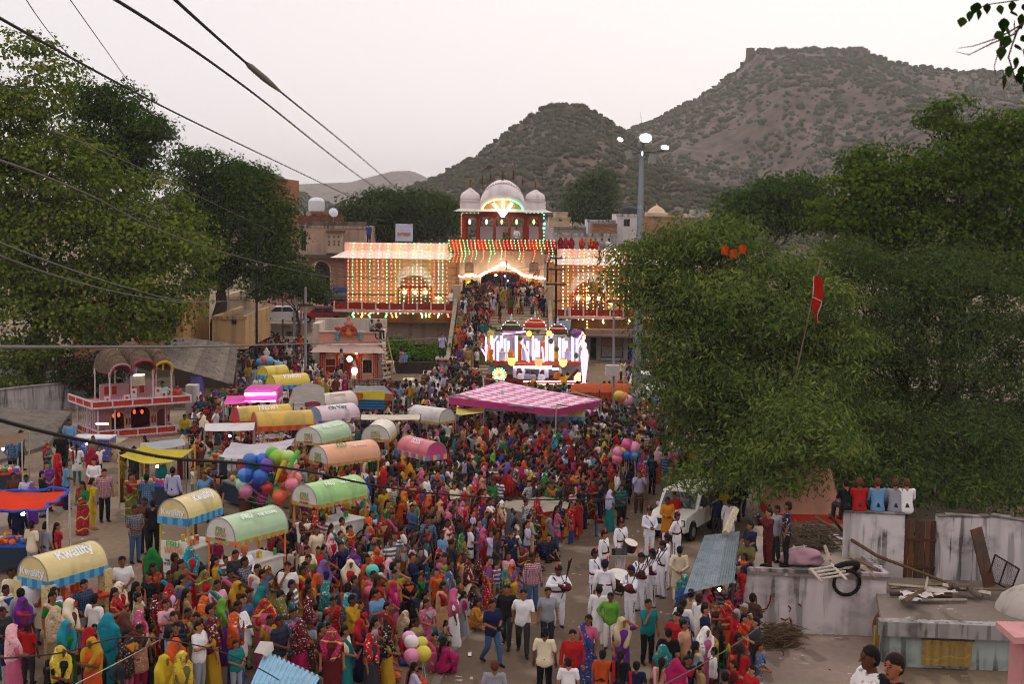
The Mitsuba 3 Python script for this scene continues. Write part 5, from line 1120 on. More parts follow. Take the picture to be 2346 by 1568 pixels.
# ---------------------------------------------------------------- lit festival float
FY = 92.0
FL = thing('festival_float', 'brilliantly lit festival float with striped umbrellas, idols and a neon wheel', 'float')
def fb_(u0, v0, u1, v1, dy, d): return bx(u0, v0, u1, v1, FY + dy, d)
part(FL, 'bed', fb_(1112, 872, 1345, 884, 0, 3.2), 'm_matte', '#7a2a24')
part(FL, 'upper_platform', fb_(1112, 829, 1338, 836, .3, 3.0), 'm_matte', '#a8442a')
part(FL, 'back_wall', fb_(1118, 770, 1338, 872, 3.0, .1), 'm_matte', '#d0ccd8')
for uu in (1180, 1198, 1240, 1252, 1283): part(FL, 'arch_panel', slab(arch_at(uu - 5, uu + 5, 868, 845, 852, FY), FY + .4, .05), 'm_matte', '#c8c4d0')
for uu in (1187, 1243): part(FL, 'niche', slab(arch_at(uu - 4, uu + 4, 862, 849, 853, FY), FY + .36, .03), 'm_matte', '#7a2438')
for u0, u1, v in ((1177, 1264, 839), (1265, 1280, 843)):
 emit(FL, 'tube_light', fb_(u0, v, u1, v + 6, .1, .1), (.92, .9, 1), 5)
cols = [1126, 1130, 1141, 1149, 1157, 1165, 1183, 1196, 1209, 1222, 1228, 1234, 1252, 1260, 1266, 1282, 1290, 1297, 1312, 1322]
for i, uu in enumerate(cols):
 p, q = at(uu, 770 + (i % 3) * 6, FY + .5 + .6 * (i % 2)), at(uu, 828, FY + .5 + .6 * (i % 2))
 emit(FL, 'glowing_column', tube([p, q], .10, 8), [(.95, .9, 1), (.7, .6, 1), (.85, .9, 1)][i % 3], 1.3)
for i, uu in enumerate(np.linspace(1122, 1330, 13)):
 part(FL, 'white_drape', (lambda P: sheet(P))(np.array([[at(uu - 7 + 14 * a, 774 + 52 * b, FY + 2.2 + .12 * math.sin(a * 12)) for b in np.linspace(0, 1, 5)] for a in np.linspace(0, 1, 9)])), 'm_cloth', ['#d8d4e0', '#d0c8e0', '#e0d8d4', '#c8b8e0'][i % 4], smooth=True)
emit(FL, 'base_light', fb_(1122, 826, 1334, 828, 1.6, .1), (.9, .85, 1), 6)
for (u0, v0, u1, v1) in ((1114, 772, 1112, 800), (1150, 766, 1205, 760), (1262, 775, 1268, 765), (1320, 790, 1335, 760), (1324, 800, 1332, 780), (1336, 770, 1340, 830), (1128, 790, 1140, 770), (1104, 800, 1112, 815)):
 emit(FL, 'neon_strip', tube([at(u0, v0, FY + .2), at(u1, v1, FY + .2)], .05, 5), (.45, .25, 1), 5)
for (u0, v0, u1, v1) in ((1246, 830, 1242, 795), (1212, 830, 1200, 790), (1113, 828, 1115, 790)):
 emit(FL, 'neon_strip', tube([at(u0, v0, FY + .25), at(u1, v1, FY + .25)], .06, 5), (1, .25, .9), 4)
def umbrella(u, v0, v1, w, cA, cB, dy, lab):
 c = at(u, v1, FY + dy); hgt = (v1 - v0) * FY / F; r = w / 2 * FY / F
 k = thing('umbrella', lab, 'umbrella', 'striped umbrellas over the float')
 prof = [(r * math.sin(a), hgt * math.cos(a) ** .8) for a in np.linspace(.02, 1.5, 11)]
 for i in range(10):
  part(k, 'stripe', lathe([prof[i + 1], prof[i]], 16, c), 'm_cloth', [cA, cB][(i // 2) % 2] if i % 2 == 0 else '#c8b8a0' if i % 4 == 1 else [cA, cB][(i // 2) % 2], smooth=True)
 part(k, 'pole', bar(c - [0, 0, 1.3], c + [0, 0, hgt + .4], .03), 'm_metal', '#bbbbbb')
 part(k, 'finial', lathe([(.02, hgt), (.10, hgt + .1), (.04, hgt + .2), (.07, hgt + .3), (0, hgt + .5)], 8, c), 'm_matte', '#c8c4d8')
 emit(k, 'bulb', bulbs([c + [prof[i][0] * math.cos(a), prof[i][0] * math.sin(a), prof[i][1]] for i in range(2, 11, 2) for a in (-.3, -2.8)], .045), (.95, .95, 1), 5)
umbrella(1171, 734, 766, 50, '#8e1c34', '#1c5a34', .8, 'maroon and green striped umbrella, left of the three over the float')
umbrella(1225, 729, 757, 56, '#c0302a', '#b8442c', .6, 'red striped umbrella in the middle over the float')
umbrella(1277, 742, 774, 50, '#1c5a34', '#a02038', .8, 'green and red striped umbrella, right of the three over the float')
for (a, b, c_) in (((1117, 745), (1160, 762), '#2a5a2c'), ((1160, 762), (1212, 758), '#8a6a4a'), ((1190, 752), (1250, 752), '#2a5a2c'), ((1275, 770), (1330, 760), '#2a5a2c')):
 p, q = at(*a, FY + .5), at(*b, FY + .5)
 part(FL, 'garland', tube(limb_path(p, q, np.random.default_rng(4), -.06, 9), .10, 6), 'm_rough', c_)
for (u, v, r, c_) in ((1212, 765, .20, '#e0b020'), (1258, 764, .20, '#e0a020')):
 emit(FL, 'yellow_globe', ico(r, 2, at(u, v, FY + .1)), (1, .62, .10), 1.3)
for (u, v, c_) in ((1172, 829, (1, .62, .12)), (1234, 831, (1, .34, .12)), (1290, 832, (1, .66, .2))):
 q = at(u, v + 10, FY + .05)
 emit(FL, 'pot_lamp', lathe([(.05, 0), (.22, .12), (.28, .35), (.24, .5), (.28, .58)], 12, q), c_, 1.4)
# idols and people standing on the float
def draped(key, u, v0, v1, dy, col, head='#caa890', w=1.0):
 b = at(u, v1, FY + dy); h_ = (v1 - v0) * FY / F
 k = part(FL, 'idol', lathe([(.24 * w, 0), (.22 * w, h_ * .25), (.20 * w, h_ * .5), (.25 * w, h_ * .68), (.22 * w, h_ * .78), (.09, h_ * .82)], 10, b), 'm_matte', col, smooth=True)
 scene[k + '__head'] = shape(ico(.13, 1, b + [0, 0, h_ * .90], (1, 1, 1.15)), 'm_matte', head, smooth=True)
 scene[k + '__crown'] = shape(lathe([(.13, h_ * .95), (.10, h_ * 1.02), (.03, h_ * 1.12), (0, h_ * 1.14)], 8, b), 'm_metal', '#b8902c')
for (u, v0, v1, dy, col) in ((1122, 790, 836, .5, '#c88018'), (1124, 752, 785, 1.2, '#d8cc50'), (1187, 778, 828, .9, '#d0701c'), (1170, 800, 828, .6, '#d88a28'), (1245, 776, 828, .8, '#d86a28'), (1272, 788, 822, .9, '#d89838'), (1300, 800, 826, .8, '#c8b0dc'), (1217, 772, 815, 1.4, '#d8b8d0'), (1202, 790, 825, .5, '#c4c0d8'), (1150, 800, 826, .4, '#d8d4e0'), (1308, 775, 815, 1.2, '#b898c8')):
 draped('idol', u, v0, v1, dy, col)
for (u, v0, v1, col) in ((1193, 850, 868, '#d8d8e0'), (1207, 852, 868, '#8e8e9c'), (1220, 853, 868, '#8888a0'), (1240, 852, 870, '#d0d0da'), (1287, 858, 872, '#c87820'), (1276, 846, 868, '#b0602c'), (1300, 855, 872, '#d0b428')):
 b = at(u, v1, FY + .25); h_ = (v1 - v0) * FY / F
 k = part(FL, 'seated_figure', lathe([(.28, 0), (.26, h_ * .3), (.2, h_ * .62), (.07, h_ * .72)], 9, b), 'm_matte', col, smooth=True)
 scene[k + '__head'] = shape(ico(.11, 1, b + [0, 0, h_ * .85], (1, 1, 1.15)), 'm_matte', '#3a2a22', smooth=True)
# glowing standing figure at the right end
b = at(1338, 880, FY - .1)
emit(FL, 'glowing_figure', lathe([(.26, 0), (.12, .1), (.14, .5), (.2, 1.0), (.24, 1.45), (.27, 1.9), (.2, 2.25), (.09, 2.4), (.14, 2.55), (.12, 2.7), (0, 2.8)], 10, b), (.85, .72, 1), 1.1)
emit(FL, 'yellow_screen', fb_(1315, 854, 1331, 874, -.05, .1), (1, .8, .3), 1.5)
emit(FL, 'lamp_row', bulbs([at(u, 874.5, FY - .1) for u in np.linspace(1200, 1318, 40)] + [at(u, 881, FY - .1) for u in np.linspace(1222, 1318, 30)], .05), (.95, .92, 1), 5)
part(FL, 'red_panel', fb_(1202, 875, 1258, 881, -.02, .1), 'm_matte', '#b8402a'); part(FL, 'red_panel', fb_(1262, 875, 1318, 881, -.02, .1), 'm_matte', '#8e2436')
for uu in (1222, 1292): part(FL, 'marigold_bunch', ico(.22, 1, at(uu, 876, FY - .2)), 'm_rough', '#c8821c')
for i in range(14): part(FL, 'garland_leaf', ico(.2, 0, at(1206 + i * 8.4, 884 + (i % 3), FY - .15), (1.2, 1, .7)), 'm_rough', ['#3c5a28', '#54682c', '#a84a20'][i % 3])
# neon wheel
wc = at(1144, 859, FY - .25); wr0 = 17 * FY / F
part(FL, 'wheel_disc', tube([wc, wc + [0, .12, 0]], wr0 * 1.1, 24), 'm_matte', '#2a3024')
for i in range(16):
 a = i * math.pi / 8
 cc = (1, .28, .06) if i % 4 < 2 else (.2, 1, .5)
 d_ = np.array([math.cos(a), 0, math.sin(a)])
 emit(FL, 'wheel_ray', tube([wc - [0, .06, 0] + d_ * wr0 * .25, wc - [0, .06, 0] + d_ * wr0 * .98], .055, 5), cc, 3.2)
emit(FL, 'wheel_hub', tube([wc - [0, .1, 0], wc - [0, .04, 0]], wr0 * .2, 12), (1, .15, .05), 2)
for (u, c_) in ((1333, (1, .55, .2)),):
 emit(FL, 'spiral_lamp', bulbs([at(1336 + 4 * math.sin(i), 765 + i * 5, FY + .3) for i in range(14)], .09), (1, .45, .12), 3)
part(FL, 'flower_ball', ico(.32, 1, at(1318, 764, FY + .4)), 'm_rough', '#6a5a80', PRINT); part(FL, 'flower_ball', ico(.22, 1, at(1327, 763, FY + .3)), 'm_rough', '#a04878', PRINT)
for (u, v) in ((1116, 831), (1126, 834), (1320, 815), (1192, 775), (1262, 782), (1232, 758), (1275, 800)): part(FL, 'greenery', ico(.16, 1, at(u, v, FY + .3), (1, 1, 1.3)), 'm_rough', '#4a6a2c', PRINT)
part(FL, 'ramp', (np.array([at(1288, 882, FY - .1), at(1322, 845, FY - .1), at(1328, 848, FY - .1), at(1296, 886, FY - .1), at(1288, 882, FY), at(1322, 845, FY), at(1328, 848, FY), at(1296, 886, FY)]), box(0, 1, 0, 1, 0, 1)[1]), 'm_matte', '#8e3450', STRIPE)
# ---------------------------------------------------------------- carts
OBST = []
def roofz(x, y): return float(gz(x, y))
def place_cart(u, v, zroof):
 """Ground point under a roof whose bottom middle shows at (u, v)."""
 z = zroof
 for _ in range(12):
  q = on_plane(u, v, z); z = roofz(q[0], q[1]) + zroof
 return np.array([q[0], q[1], roofz(q[0], q[1])])
def cart(label, u, v, yaw, L, W, roof, end, band=None, bandk='stripe', fringe=None, posts='#c8a23c', body='#d8d4cc', texts=(), endtexts=(), zr=1.72, rise=.60, body_on=True, wheels=True, lamp=None, post_r=.03, front=None, group='arched ice cream carts', panels=None, goods=True):
 c = thing('ice_cream_cart', label, 'cart', group)
 g = place_cart(u, v, zr)
 OBST.append((g[0], g[1], 1.05))
 yaw = math.radians(yaw) - math.atan2(g[0], g[1])
 P = lambda m: move(m, g, yaw)
 t = np.linspace(0, np.pi, 17)
 rows = [np.stack([np.full(17, x), -W / 2 * np.cos(t), zr + rise * np.sin(t) ** .85], 1) for x in np.linspace(-L / 2, L / 2, 4)]
 part(c, 'roof', P(sheet(np.array(rows))), 'm_gloss', roof, PLASTER, .42, smooth=True)
 for s in (-1, 1):
  prof = sg.Polygon(np.vstack([np.stack([-W / 2 * np.cos(t), rise * np.sin(t) ** .85], 1)]))
  v_, f_ = prism(prof, .03)
  m = (np.stack([v_[:, 1] + s * (L / 2 - .015) - .015, v_[:, 0], v_[:, 2] + zr], 1), f_[:, ::-1])
  k = part(c, 'end_panel', P(m), 'm_gloss', end)
  scene[k + '__rim'] = shape(P(tube(np.stack([np.full(17, s * (L / 2 + .005)), -W / 2 * np.cos(t), zr + rise * np.sin(t) ** .85], 1), .018, 5)), 'm_matte', '#8a847c')
 if band:
  # the lower part of the roof carries alternating stripes
  bh = .20 if bandk == 'stripe' else .12
  n = 12
  for s in (-1, 1):
   for i in range(n):
    x0, x1 = -L / 2 + L * i / n, -L / 2 + L * (i + 1) / n
    part(c, 'valance_stripe', P(cbox((x0 + x1) / 2, s * (W / 2 + .012), zr + .02 - bh * .15, L / n, .016, bh)), 'm_matte', band[i % len(band)])
   for i in range(6):
    y0 = -W / 2 + W * (i + .5) / 6
    part(c, 'valance_stripe', P(cbox(s * (L / 2 + .02), y0, zr + .02 - bh * .15, .016, W / 6, bh)), 'm_matte', band[i % len(band)])
 if fringe:
  n = 12
  for i in range(n):
   x = -L / 2 + L * (i + .5) / n
   for s in (-1, 1): part(c, 'fringe', P(move(prism(sg.Polygon([(-L / n / 2, .02), (L / n / 2, .02), (L / n / 2, -.06), (L / n * .3, -.12), (-L / n * .3, -.12), (-L / n / 2, -.06)]), .012), (x, s * (W / 2 + .01), zr))), 'm_cloth', fringe[i % len(fringe)])
  for i in range(5):
   y = -W / 2 + W * (i + .5) / 5
   for s in (-1, 1): part(c, 'fringe', P(cbox(s * (L / 2 + .012), y, zr - .04, .012, W / 5, .12)), 'm_cloth', fringe[i % len(fringe)])
 for sx in (-1, 1):
  for sy in (-1, 1):
   x, y = sx * (L / 2 - .06), sy * (W / 2 - .05)
   if post_r > .06: part(c, 'post', P(cbox(x, y, zr / 2 + .2, post_r * 2.2, post_r * 2.2, zr - .4)), 'm_gloss', posts, PRINT)
   else: part(c, 'post', P(bar((x, y, .4), (x, y, zr + .02), post_r, 6)), 'm_gloss', posts)
 if body_on:
  part(c, 'body', P(box(-L / 2 + .1, L / 2 - .1, -W / 2 + .08, W / 2 - .08, .42, .98)), 'm_gloss', body)
  part(c, 'counter', P(box(-L / 2 + .05, L / 2 - .05, -W / 2 + .02, W / 2 - .02, .984, 1.03)), 'm_gloss', '#c8c4bc' if not panels else panels)
  if front: part(c, 'front_panel', P(box(-L / 2 + .04, -L / 2 + .09, -W / 2 + .03, W / 2 - .03, .35, 1.25)), 'm_gloss', front)
  part(c, 'lid', P(box(-.3, .1, -.2, .2, 1.032, 1.07)), 'm_metal', '#b0b0b0')
  if goods:
   rg_ = random.Random(int(u * 7 + v))
   for i in range(7): part(c, 'packet', P(cbox(rg_.uniform(-L / 2 + .2, L / 2 - .2), rg_.uniform(-W / 2 + .1, W / 2 - .1), 1.12, .12, .1, rg_.uniform(.12, .22), rg_.random())), 'm_gloss', rg_.choice(['#c8482a', '#d8a81c', '#2a7ab0', '#c8c8c8', '#d86a20', '#3a8a3a']))
 if wheels:
  for sx in (-.45, .62):
   for sy in (-1, 1):
    k = part(c, 'wheel', P(torus((sx * L * .6, sy * (W / 2 + .02), .34), .31, .025, 16, 5)), 'm_matte', '#1c1a1a')
    for a in range(6): scene[f'{k}__spoke_{a + 1:03d}'] = shape(P(bar((sx * L * .6, sy * (W / 2 + .02), .34), (sx * L * .6 + .3 * math.cos(a * 1.047), sy * (W / 2 + .02), .34 + .3 * math.sin(a * 1.047)), .008, 3)), 'm_metal', '#888888')
 for (s, h_, col, x, dz) in texts:
  a = math.radians(118 + 20 * 0)
  th = math.pi * .27
  y0, z0 = -W / 2 * math.cos(th), zr + rise * math.sin(th) ** .85
  tilt = -math.atan2(rise * .85 * math.cos(th) * 1.0, W / 2 * math.sin(th))
  tv, tf = text(s, h_, .012, True)
  nrm_ang = math.atan2(.5 * W * math.sin(th), .85 * rise * math.cos(th) * math.sin(th) ** -.15)
  v2 = tv @ rot(0, -nrm_ang + 0.0, 0).T
  part(c, 'lettering', P((v2 + [x, y0 - .012, z0 + dz], tf)), 'm_matte', col, kind='stuff')
 for (s, h_, col, dz) in endtexts:
  tv, tf = text(s, h_, .012, True)
  tv = tv @ rot(-math.pi / 2).T
  part(c, 'lettering', P((tv + [-L / 2 - .028, 0, zr + dz], tf)), 'm_matte', col, kind='stuff')
 if lamp:
  emit(c, 'lamp', P(cbox(lamp[0] * L / 2, 0, zr - .12, .12, .12, .10)), (1, .9, .65), lamp[1])
 return c, g, P
Yl, Bl1, Bl2 = '#d0bb7c', '#3a78b0', '#5a9cc8'
GRN, MNT, OR = '#7ab070', '#b4c8b0', '#d88a5c'
kw = dict(band=[Bl1, Bl2], posts='#cbb67c', post_r=.11)
cA, gA, PA = cart('yellow and blue striped arched cart at the lower left, with patterned square posts', 146, 1316, 43, 1.9, 1.02, Yl, Yl, **kw, texts=[('Kwality', .24, '#dfe6f0', .1, 0)], endtexts=[('Kwality', .17, '#e0e4ee', .17)], zr=1.55, body='#c4b896', panels='#b02a22', rise=.62)
cart('yellow and blue striped cart with a white poster panel on its end', 437, 1180, 56, 1.7, 1.0, Yl, Yl, band=[Bl1, Bl2], posts='#c89c24', post_r=.03, texts=[('Kwality', .2, '#e4e8f0', .2, 0)], endtexts=[('Kwality', .16, '#e0e4ee', .16), ('FRU', .17, '#6aa048', -.75), ('WON', .17, '#d88a48', -.92), ('THE ROUND', .07, '#222222', -1.16), ('OF FLAVOURS', .07, '#222222', -1.26)], zr=1.85, front='#d4d2d0', body='#b8b8a8')
fw = [('FRU', .15, '#e8f0e4', -.35, .06), ('WON', .15, '#e8c0a0', -.35, -.10), ('THE ROUND', .09, '#f0f4ee', .42, .04), ('OF FLAVOURS', .09, '#f0f4ee', .42, -.09)]
fe = [('FRU', .13, '#7aa060', .22), ('WON', .12, '#c89060', .09), ('THE ROUND', .05, '#55504a', .0)]
fr = dict(fringe=['#d88a58', '#a8b868'], posts='#d8742c', end='#c8c4bc', texts=fw, endtexts=fe)
cart('green arched cart in front with orange rails, beside the striped cart', 567, 1222, 46, 2.05, 1.1, '#9cba90', **fr, zr=1.75, lamp=(-.7, 4))
cart('bright green arched cart in the middle, a dark cable passing over it', 757, 1142, 44, 2.25, 1.15, '#8cc070', **fr, zr=1.75, lamp=(-.6, 5))
cart('peach orange arched cart with green lettering', 790, 1052, 37, 2.4, 1.15, '#d89a74', **{**fr, 'texts': [('FRU', .17, '#5a9a58', -.4, .08), ('WON', .17, '#e8e0d8', -.4, -.10), ('THE ROUND', .09, '#f0e4dc', .4, .04), ('OF FLAVOURS', .09, '#f0e4dc', .4, -.09)]}, zr=1.75, lamp=(-.5, 4))
cart('pale green arched cart behind the peach one', 742, 1006, 56, 2.1, 1.2, '#a0c098', **fr, zr=1.75)
cart('white arched cart seen end on behind the peach cart', 869, 1000, 80, 1.8, 1.15, '#c8beb0', **{**fr, 'texts': ()}, zr=1.75)
cart('plain white arched cart left of the tent', 988, 962, -40, 1.9, 1.15, '#c4bcb8', **{**fr, 'texts': ()}, zr=1.75)
cart('coral pink cart with purple medallions and striped panels', 966, 1040, -55, 2.0, 1.0, '#d06470', '#c04878', band=['#6a8ac0', '#c04868', '#c8b060'], posts='#4a4a78', zr=1.75, body='#a02034', texts=[('ICES', .18, '#e8e0ee', 0, 0)], lamp=(.3, 9), panels='#d0d8dc')
cart('golden yellow cart with a big red oval sign', 601, 962, 20, 2.3, 1.1, '#c8a030', '#b83038', band=['#a82a28', '#c04030'], bandk='f', posts='#a83028', texts=[('New!', .26, '#f0e0d8', .15, 0)], zr=1.75, body='#b03a2a')
cart('mustard cart with scalloped red frill right of the golden one', 648, 976, 14, 2.3, 1.1, '#c89c34', '#b84030', fringe=['#b84a34', '#c8603c'], posts='#c0603c', band=['#b8482c', '#c45a34'], zr=1.75, body='#b8864c')
cart('white and violet cart with a pink end panel', 764, 960, 36, 2.0, 1.1, '#d4bcc8', '#7a9ab4', band=['#6a5aa8', '#c878a0', '#c8c060'], bandk='f', posts='#b05a80', texts=[('Oh Yay', .2, '#2a7a5a', 0, 0)], zr=1.75)
cart('faded cream cart with a magenta end, behind the white and violet cart', 760, 930, 40, 2.2, 1.1, '#cbbab0', '#a84a70', posts='#8a5a5a', zr=1.75, texts=[('Creamy', .18, '#b09a8c', .1, 0)])
cart('bright yellow and blue striped cart far up the street, nearer of two', 660, 884, 28, 2.0, 1.1, '#d0b43a', '#d0b43a', band=['#2a7ab8', '#4aa0d0'], posts='#cbb04a', post_r=.1, zr=1.9, texts=[('Kwality', .22, '#e4e8f0', .1, 0)], lamp=(-.4, 10))
cart('small yellow and blue arched cart far up the street, behind its twin', 626, 862, 38, 1.5, 1.0, '#d0b43a', '#d0b43a', band=['#2a7ab8', '#4aa0d0'], posts='#b8b0a0', post_r=.05, zr=1.95, lamp=(-.4, 6))
cart('yellow and blue striped cart under the pink tent', 1283, 956, 6, 2.4, 1.1, '#c8b870', '#c8b870', band=['#3a78b0', '#6aa4c8'], posts='#a86a2c', zr=1.75)
cart('plain teal cart roof under the pink tent', 1158, 940, 4, 2.6, 1.1, '#5a9ca0', '#5a9ca0', posts='#8a8a88', zr=1.8)
part(cA, 'red_tray', PA(box(-.7, .9, -.75, -.58, .92, .99)), 'm_gloss', '#b02820')
# flat roofed and cloth roofed stalls
def stall(label, corners, z0, col, mat='m_cloth', sag=.12, pole_col='#8a8078', edge=None, table='#7a7a78', lamp=None, wear=.2, valance=None, cat_='stall', pat=PLASTER, tb=True, pole_r=.03, rnd=0):
 """corners: four (u, v, height) of the cloth, going round; z0 fallback."""
 k = thing('market_stall', label, cat_)
 C = []
 for (u, v, h_) in corners:
  z = h_
  for _ in range(10):
   q = on_plane(u, v, z); z = roofz(q[0], q[1]) + h_
  C.append(q)
 a, b, c, d = C
 s, t = np.meshgrid(np.linspace(0, 1, 15), np.linspace(0, 1, 13), indexing='ij'); s, t = s[..., None], t[..., None]
 Q = a * (1 - s) * (1 - t) + b * s * (1 - t) + c * s * t + d * (1 - s) * t
 w = meshkit.noise(Q * 1.6, 3 + rnd)[..., None] - .5
 Q = Q - np.array([0, 0, 1]) * (sag * 4 * (s * (1 - s)) ** .8 * 1.0 + sag * 2 * (t * (1 - t))) * .8 + np.array([0, 0, 1]) * w * sag * .9
 part(k, 'canopy', sheet(Q), mat, col, pat, wear, smooth=True)
 for q in C: part(k, 'pole', bar(np.array([q[0], q[1], roofz(q[0], q[1])]), q + [0, 0, .03], pole_r), 'm_matte', pole_col)
 if edge:
  for p, q in ((a, b), (b, c), (c, d), (d, a)): part(k, 'edge', tube(limb_path(p, q, np.random.default_rng(2), -.02, 7), .045, 5), 'm_matte', edge)
 if valance:
  for p, q in ((a, b), (b, c)):
   tt = np.linspace(0, 1, 25)[:, None]
   top = p + (q - p) * tt; nn = np.cross(q - p, [0, 0, 1]); nn /= np.linalg.norm(nn)
   wv = nn * .05 * np.sin(tt * 60)
   part(k, 'valance', sheet(np.array([top, top + wv - [0, 0, .34]])), 'm_cloth', valance, smooth=True)
 m = (a + b + c + d) / 4
 g = np.array([m[0], m[1], roofz(m[0], m[1])])
 if tb:
  OBST.append((m[0], m[1], 1.0))
  e1 = (b - a + c - d) / 2; ang = math.atan2(e1[1], e1[0]); L = np.linalg.norm(e1[:2]) * .8; W = np.linalg.norm(((d - a + c - b) / 2)[:2]) * .6
  part(k, 'table', move(box(-L / 2, L / 2, -W / 2, W / 2, .78, .84), g, ang), 'm_matte', table)
  part(k, 'table_skirt', move(box(-L / 2 + .03, L / 2 - .03, -W / 2 + .03, W / 2 - .03, .15, .78), g, ang), 'm_matte', '#2c3a4a')
  rg_ = random.Random(int(m[0] * 100) + rnd)
  for i in range(34):
   col_ = rg_.choice(['#c82a22', '#d8b81c', '#1c6ab0', '#d8d8d4', '#d86a1c', '#2c8a3c', '#c84878', '#8a4ab0', '#d8a078'])
   x, y = rg_.uniform(-L / 2 + .1, L / 2 - .1), rg_.uniform(-W / 2 + .08, W / 2 - .08)
   part(k, 'goods', move(ico(rg_.uniform(.05, .11), 1, (x, y, .9 + rg_.random() * .06)) if i % 2 else cbox(x, y, .91, .18, .12, .14, rg_.random()), g, ang), 'm_gloss', col_)
 if lamp:
  emit(k, 'lamp', ico(.06, 1, m + [0, 0, -.35 - sag]), lamp[:3], lamp[3])
 return k, g
stall('red tarpaulin stall with a blue hem at the left edge, toys lit beneath it', [(-40, 1172, 1.95), (108, 1168, 1.95), (158, 1124, 2.1), (-20, 1122, 2.1)], 2, '#d0402e', edge='#2850a8', lamp=(1, .92, .8, 26), table='#2a5ac0', sag=.06, pole_col='#c0c0c4')
stall('yellow tarpaulin stall sagging on bamboo poles below the chariot', [(272, 1042, 1.9), (392, 1060, 1.75), (446, 1024, 2.1), (330, 1020, 2.1)], 2, '#c8b848', sag=.16, pole_col='#b89c5c', lamp=(1, .95, .8, 20), table='#2a4aa0', rnd=3)
stall('white tarpaulin stall on thin poles behind the balloon seller', [(500, 1048, 2.0), (645, 1040, 2.0), (676, 1006, 2.1), (530, 1014, 2.1)], 2, '#c0bcc4', sag=.12, lamp=(1, .95, .85, 9), rnd=5)
stall('small yellow canopy under the left corner of the pink tent', [(1044, 950, 2.1), (1108, 944, 2.1), (1112, 932, 2.1), (1046, 934, 2.1)], 2, '#c8bc64', sag=.08, tb=True, rnd=6)
stall('flat pale roofed stall behind the white tarpaulin', [(468, 988, 2.0), (582, 986, 2.0), (584, 968, 2.0), (470, 970, 2.0)], 2, '#b4b0ae', 'm_matte', sag=.02, rnd=7, lamp=(1, .9, .8, 6))
stall('grey brown canopy in front of the yellow lit shopfront', [(660, 932, 2.2), (745, 926, 2.2), (742, 888, 2.3), (672, 892, 2.3)], 2, '#8c8480', sag=-.18, rnd=8, lamp=(1, .85, .5, 10), table='#c8a83c')
stall('brown awning stall at the far left edge', [(-50, 1020, 2.0), (50, 1014, 2.0), (66, 990, 2.1), (-40, 994, 2.1)], 2, '#7a6656', sag=.05, pole_col='#a89c88', rnd=9, table='#b83a30', lamp=(1, .9, .8, 5))
stall('flat cream board roof behind the end-on cart', [(826, 962, 2.1), (962, 962, 2.1), (962, 950, 2.1), (828, 950, 2.1)], 2, '#b8ac98', 'm_matte', sag=.02, pole_col='#3a4a78', rnd=10)
stall('grey sheet roof below the chariot wheels', [(320, 1036, 1.9), (426, 1020, 1.9), (420, 1004, 2.0), (322, 1014, 2.0)], 2, '#8a8e92', 'm_matte', sag=.03, rnd=11, tb=False)
k, g = stall('stall with a grey flat roof, striped red edge and a yellow and blue banner', [(800, 900, 2.3), (900, 903, 2.3), (880, 884, 2.3), (822, 884, 2.3)], 2, '#6a6c74', 'm_matte', sag=.02, valance='#b8703c', lamp=(1, .8, .5, 8), rnd=12)
q = at(851, 906, g[1] - 2.2)
part(k, 'banner', cbox(q[0], q[1], q[2], 1.25, .03, .42), 'm_matte', '#d0b83c'); part(k, 'banner', cbox(q[0], q[1], q[2] - .45, 1.25, .03, .48), 'm_matte', '#2a74b0', STRIPE)
# neon pink stall
nk, g = stall('stall with a glowing magenta neon canopy beside the street', [(512, 928, 2.2), (575, 922, 2.2), (572, 904, 2.2), (520, 908, 2.2)], 2, '#c04a90', 'm_matte', sag=.02, rnd=13, lamp=(.9, .8, 1, 14))
q0, q1 = at(560, 902, g[1] - .4), at(636, 900, g[1] - .4)
part(nk, 'canopy', (lambda a, b: (np.array([a + [0, 0, .45], b + [0, 0, .45], b + [0, 1.4, .5], a + [0, 1.4, .5], a + [0, -.1, 0], b + [0, -.1, 0], b + [0, 1.4, 0], a + [0, 1.4, 0]]), box(0, 1, 0, 1, 0, 1)[1][:, ::-1]))(q0 - [0, 0, .3], q1 - [0, 0, .3]), 'm_gloss', '#b83a8a')
emit(nk, 'neon_tube', bar(q0 + [.05, -.2, -.02], q1 + [-.05, -.2, -.02], .06, 6), (.75, .6, 1), 9); emit(nk, 'neon_tube', bar(q0 + [.05, -.22, -.34], q1 + [-.05, -.22, -.34], .04, 6), (1, .2, .6), 6)
for x in (q0, q1): part(nk, 'pole', bar([x[0], x[1], 0.2], x, .04), 'm_gloss', '#a04080')
# signboard stall
sk = thing('signboard_stall', 'stall under a lit beige signboard with a red ice cream cone and blue oval', 'stall')
sg0, sg1 = at(160, 1040, 56.5), at(266, 1036, 56.5); sw = sg1[0] - sg0[0]; sx = (sg0[0] + sg1[0]) / 2; sz = (sg0[2] + sg1[2]) / 2; gS = roofz(sx, 56.5)
for i in range(3): part(sk, 'sign_panel', box(sg0[0] + sw * i / 3 + .008, sg0[0] + sw * (i + 1) / 3 - .008, 56.5, 56.56, sz - .44, sz + .4), 'm_gloss', '#c89c5c')
v_, f_ = prism(sg.Polygon([(-.28, -.25), (.25, -.12), (.1, .2), (-.05, .28), (-.18, .2)]).buffer(.04), .02); part(sk, 'cone_picture', (v_ + [sx - sw * .30, 56.47, sz], f_), 'm_matte', '#b83a3c')
v_, f_ = prism(sg.Polygon([(-.3, -.05), (.3, .12), (.28, .02), (-.2, -.16)]), .02); part(sk, 'cone_picture', (v_ + [sx - sw * .26, 56.46, sz - .22], f_), 'm_matte', '#c8c8d8')
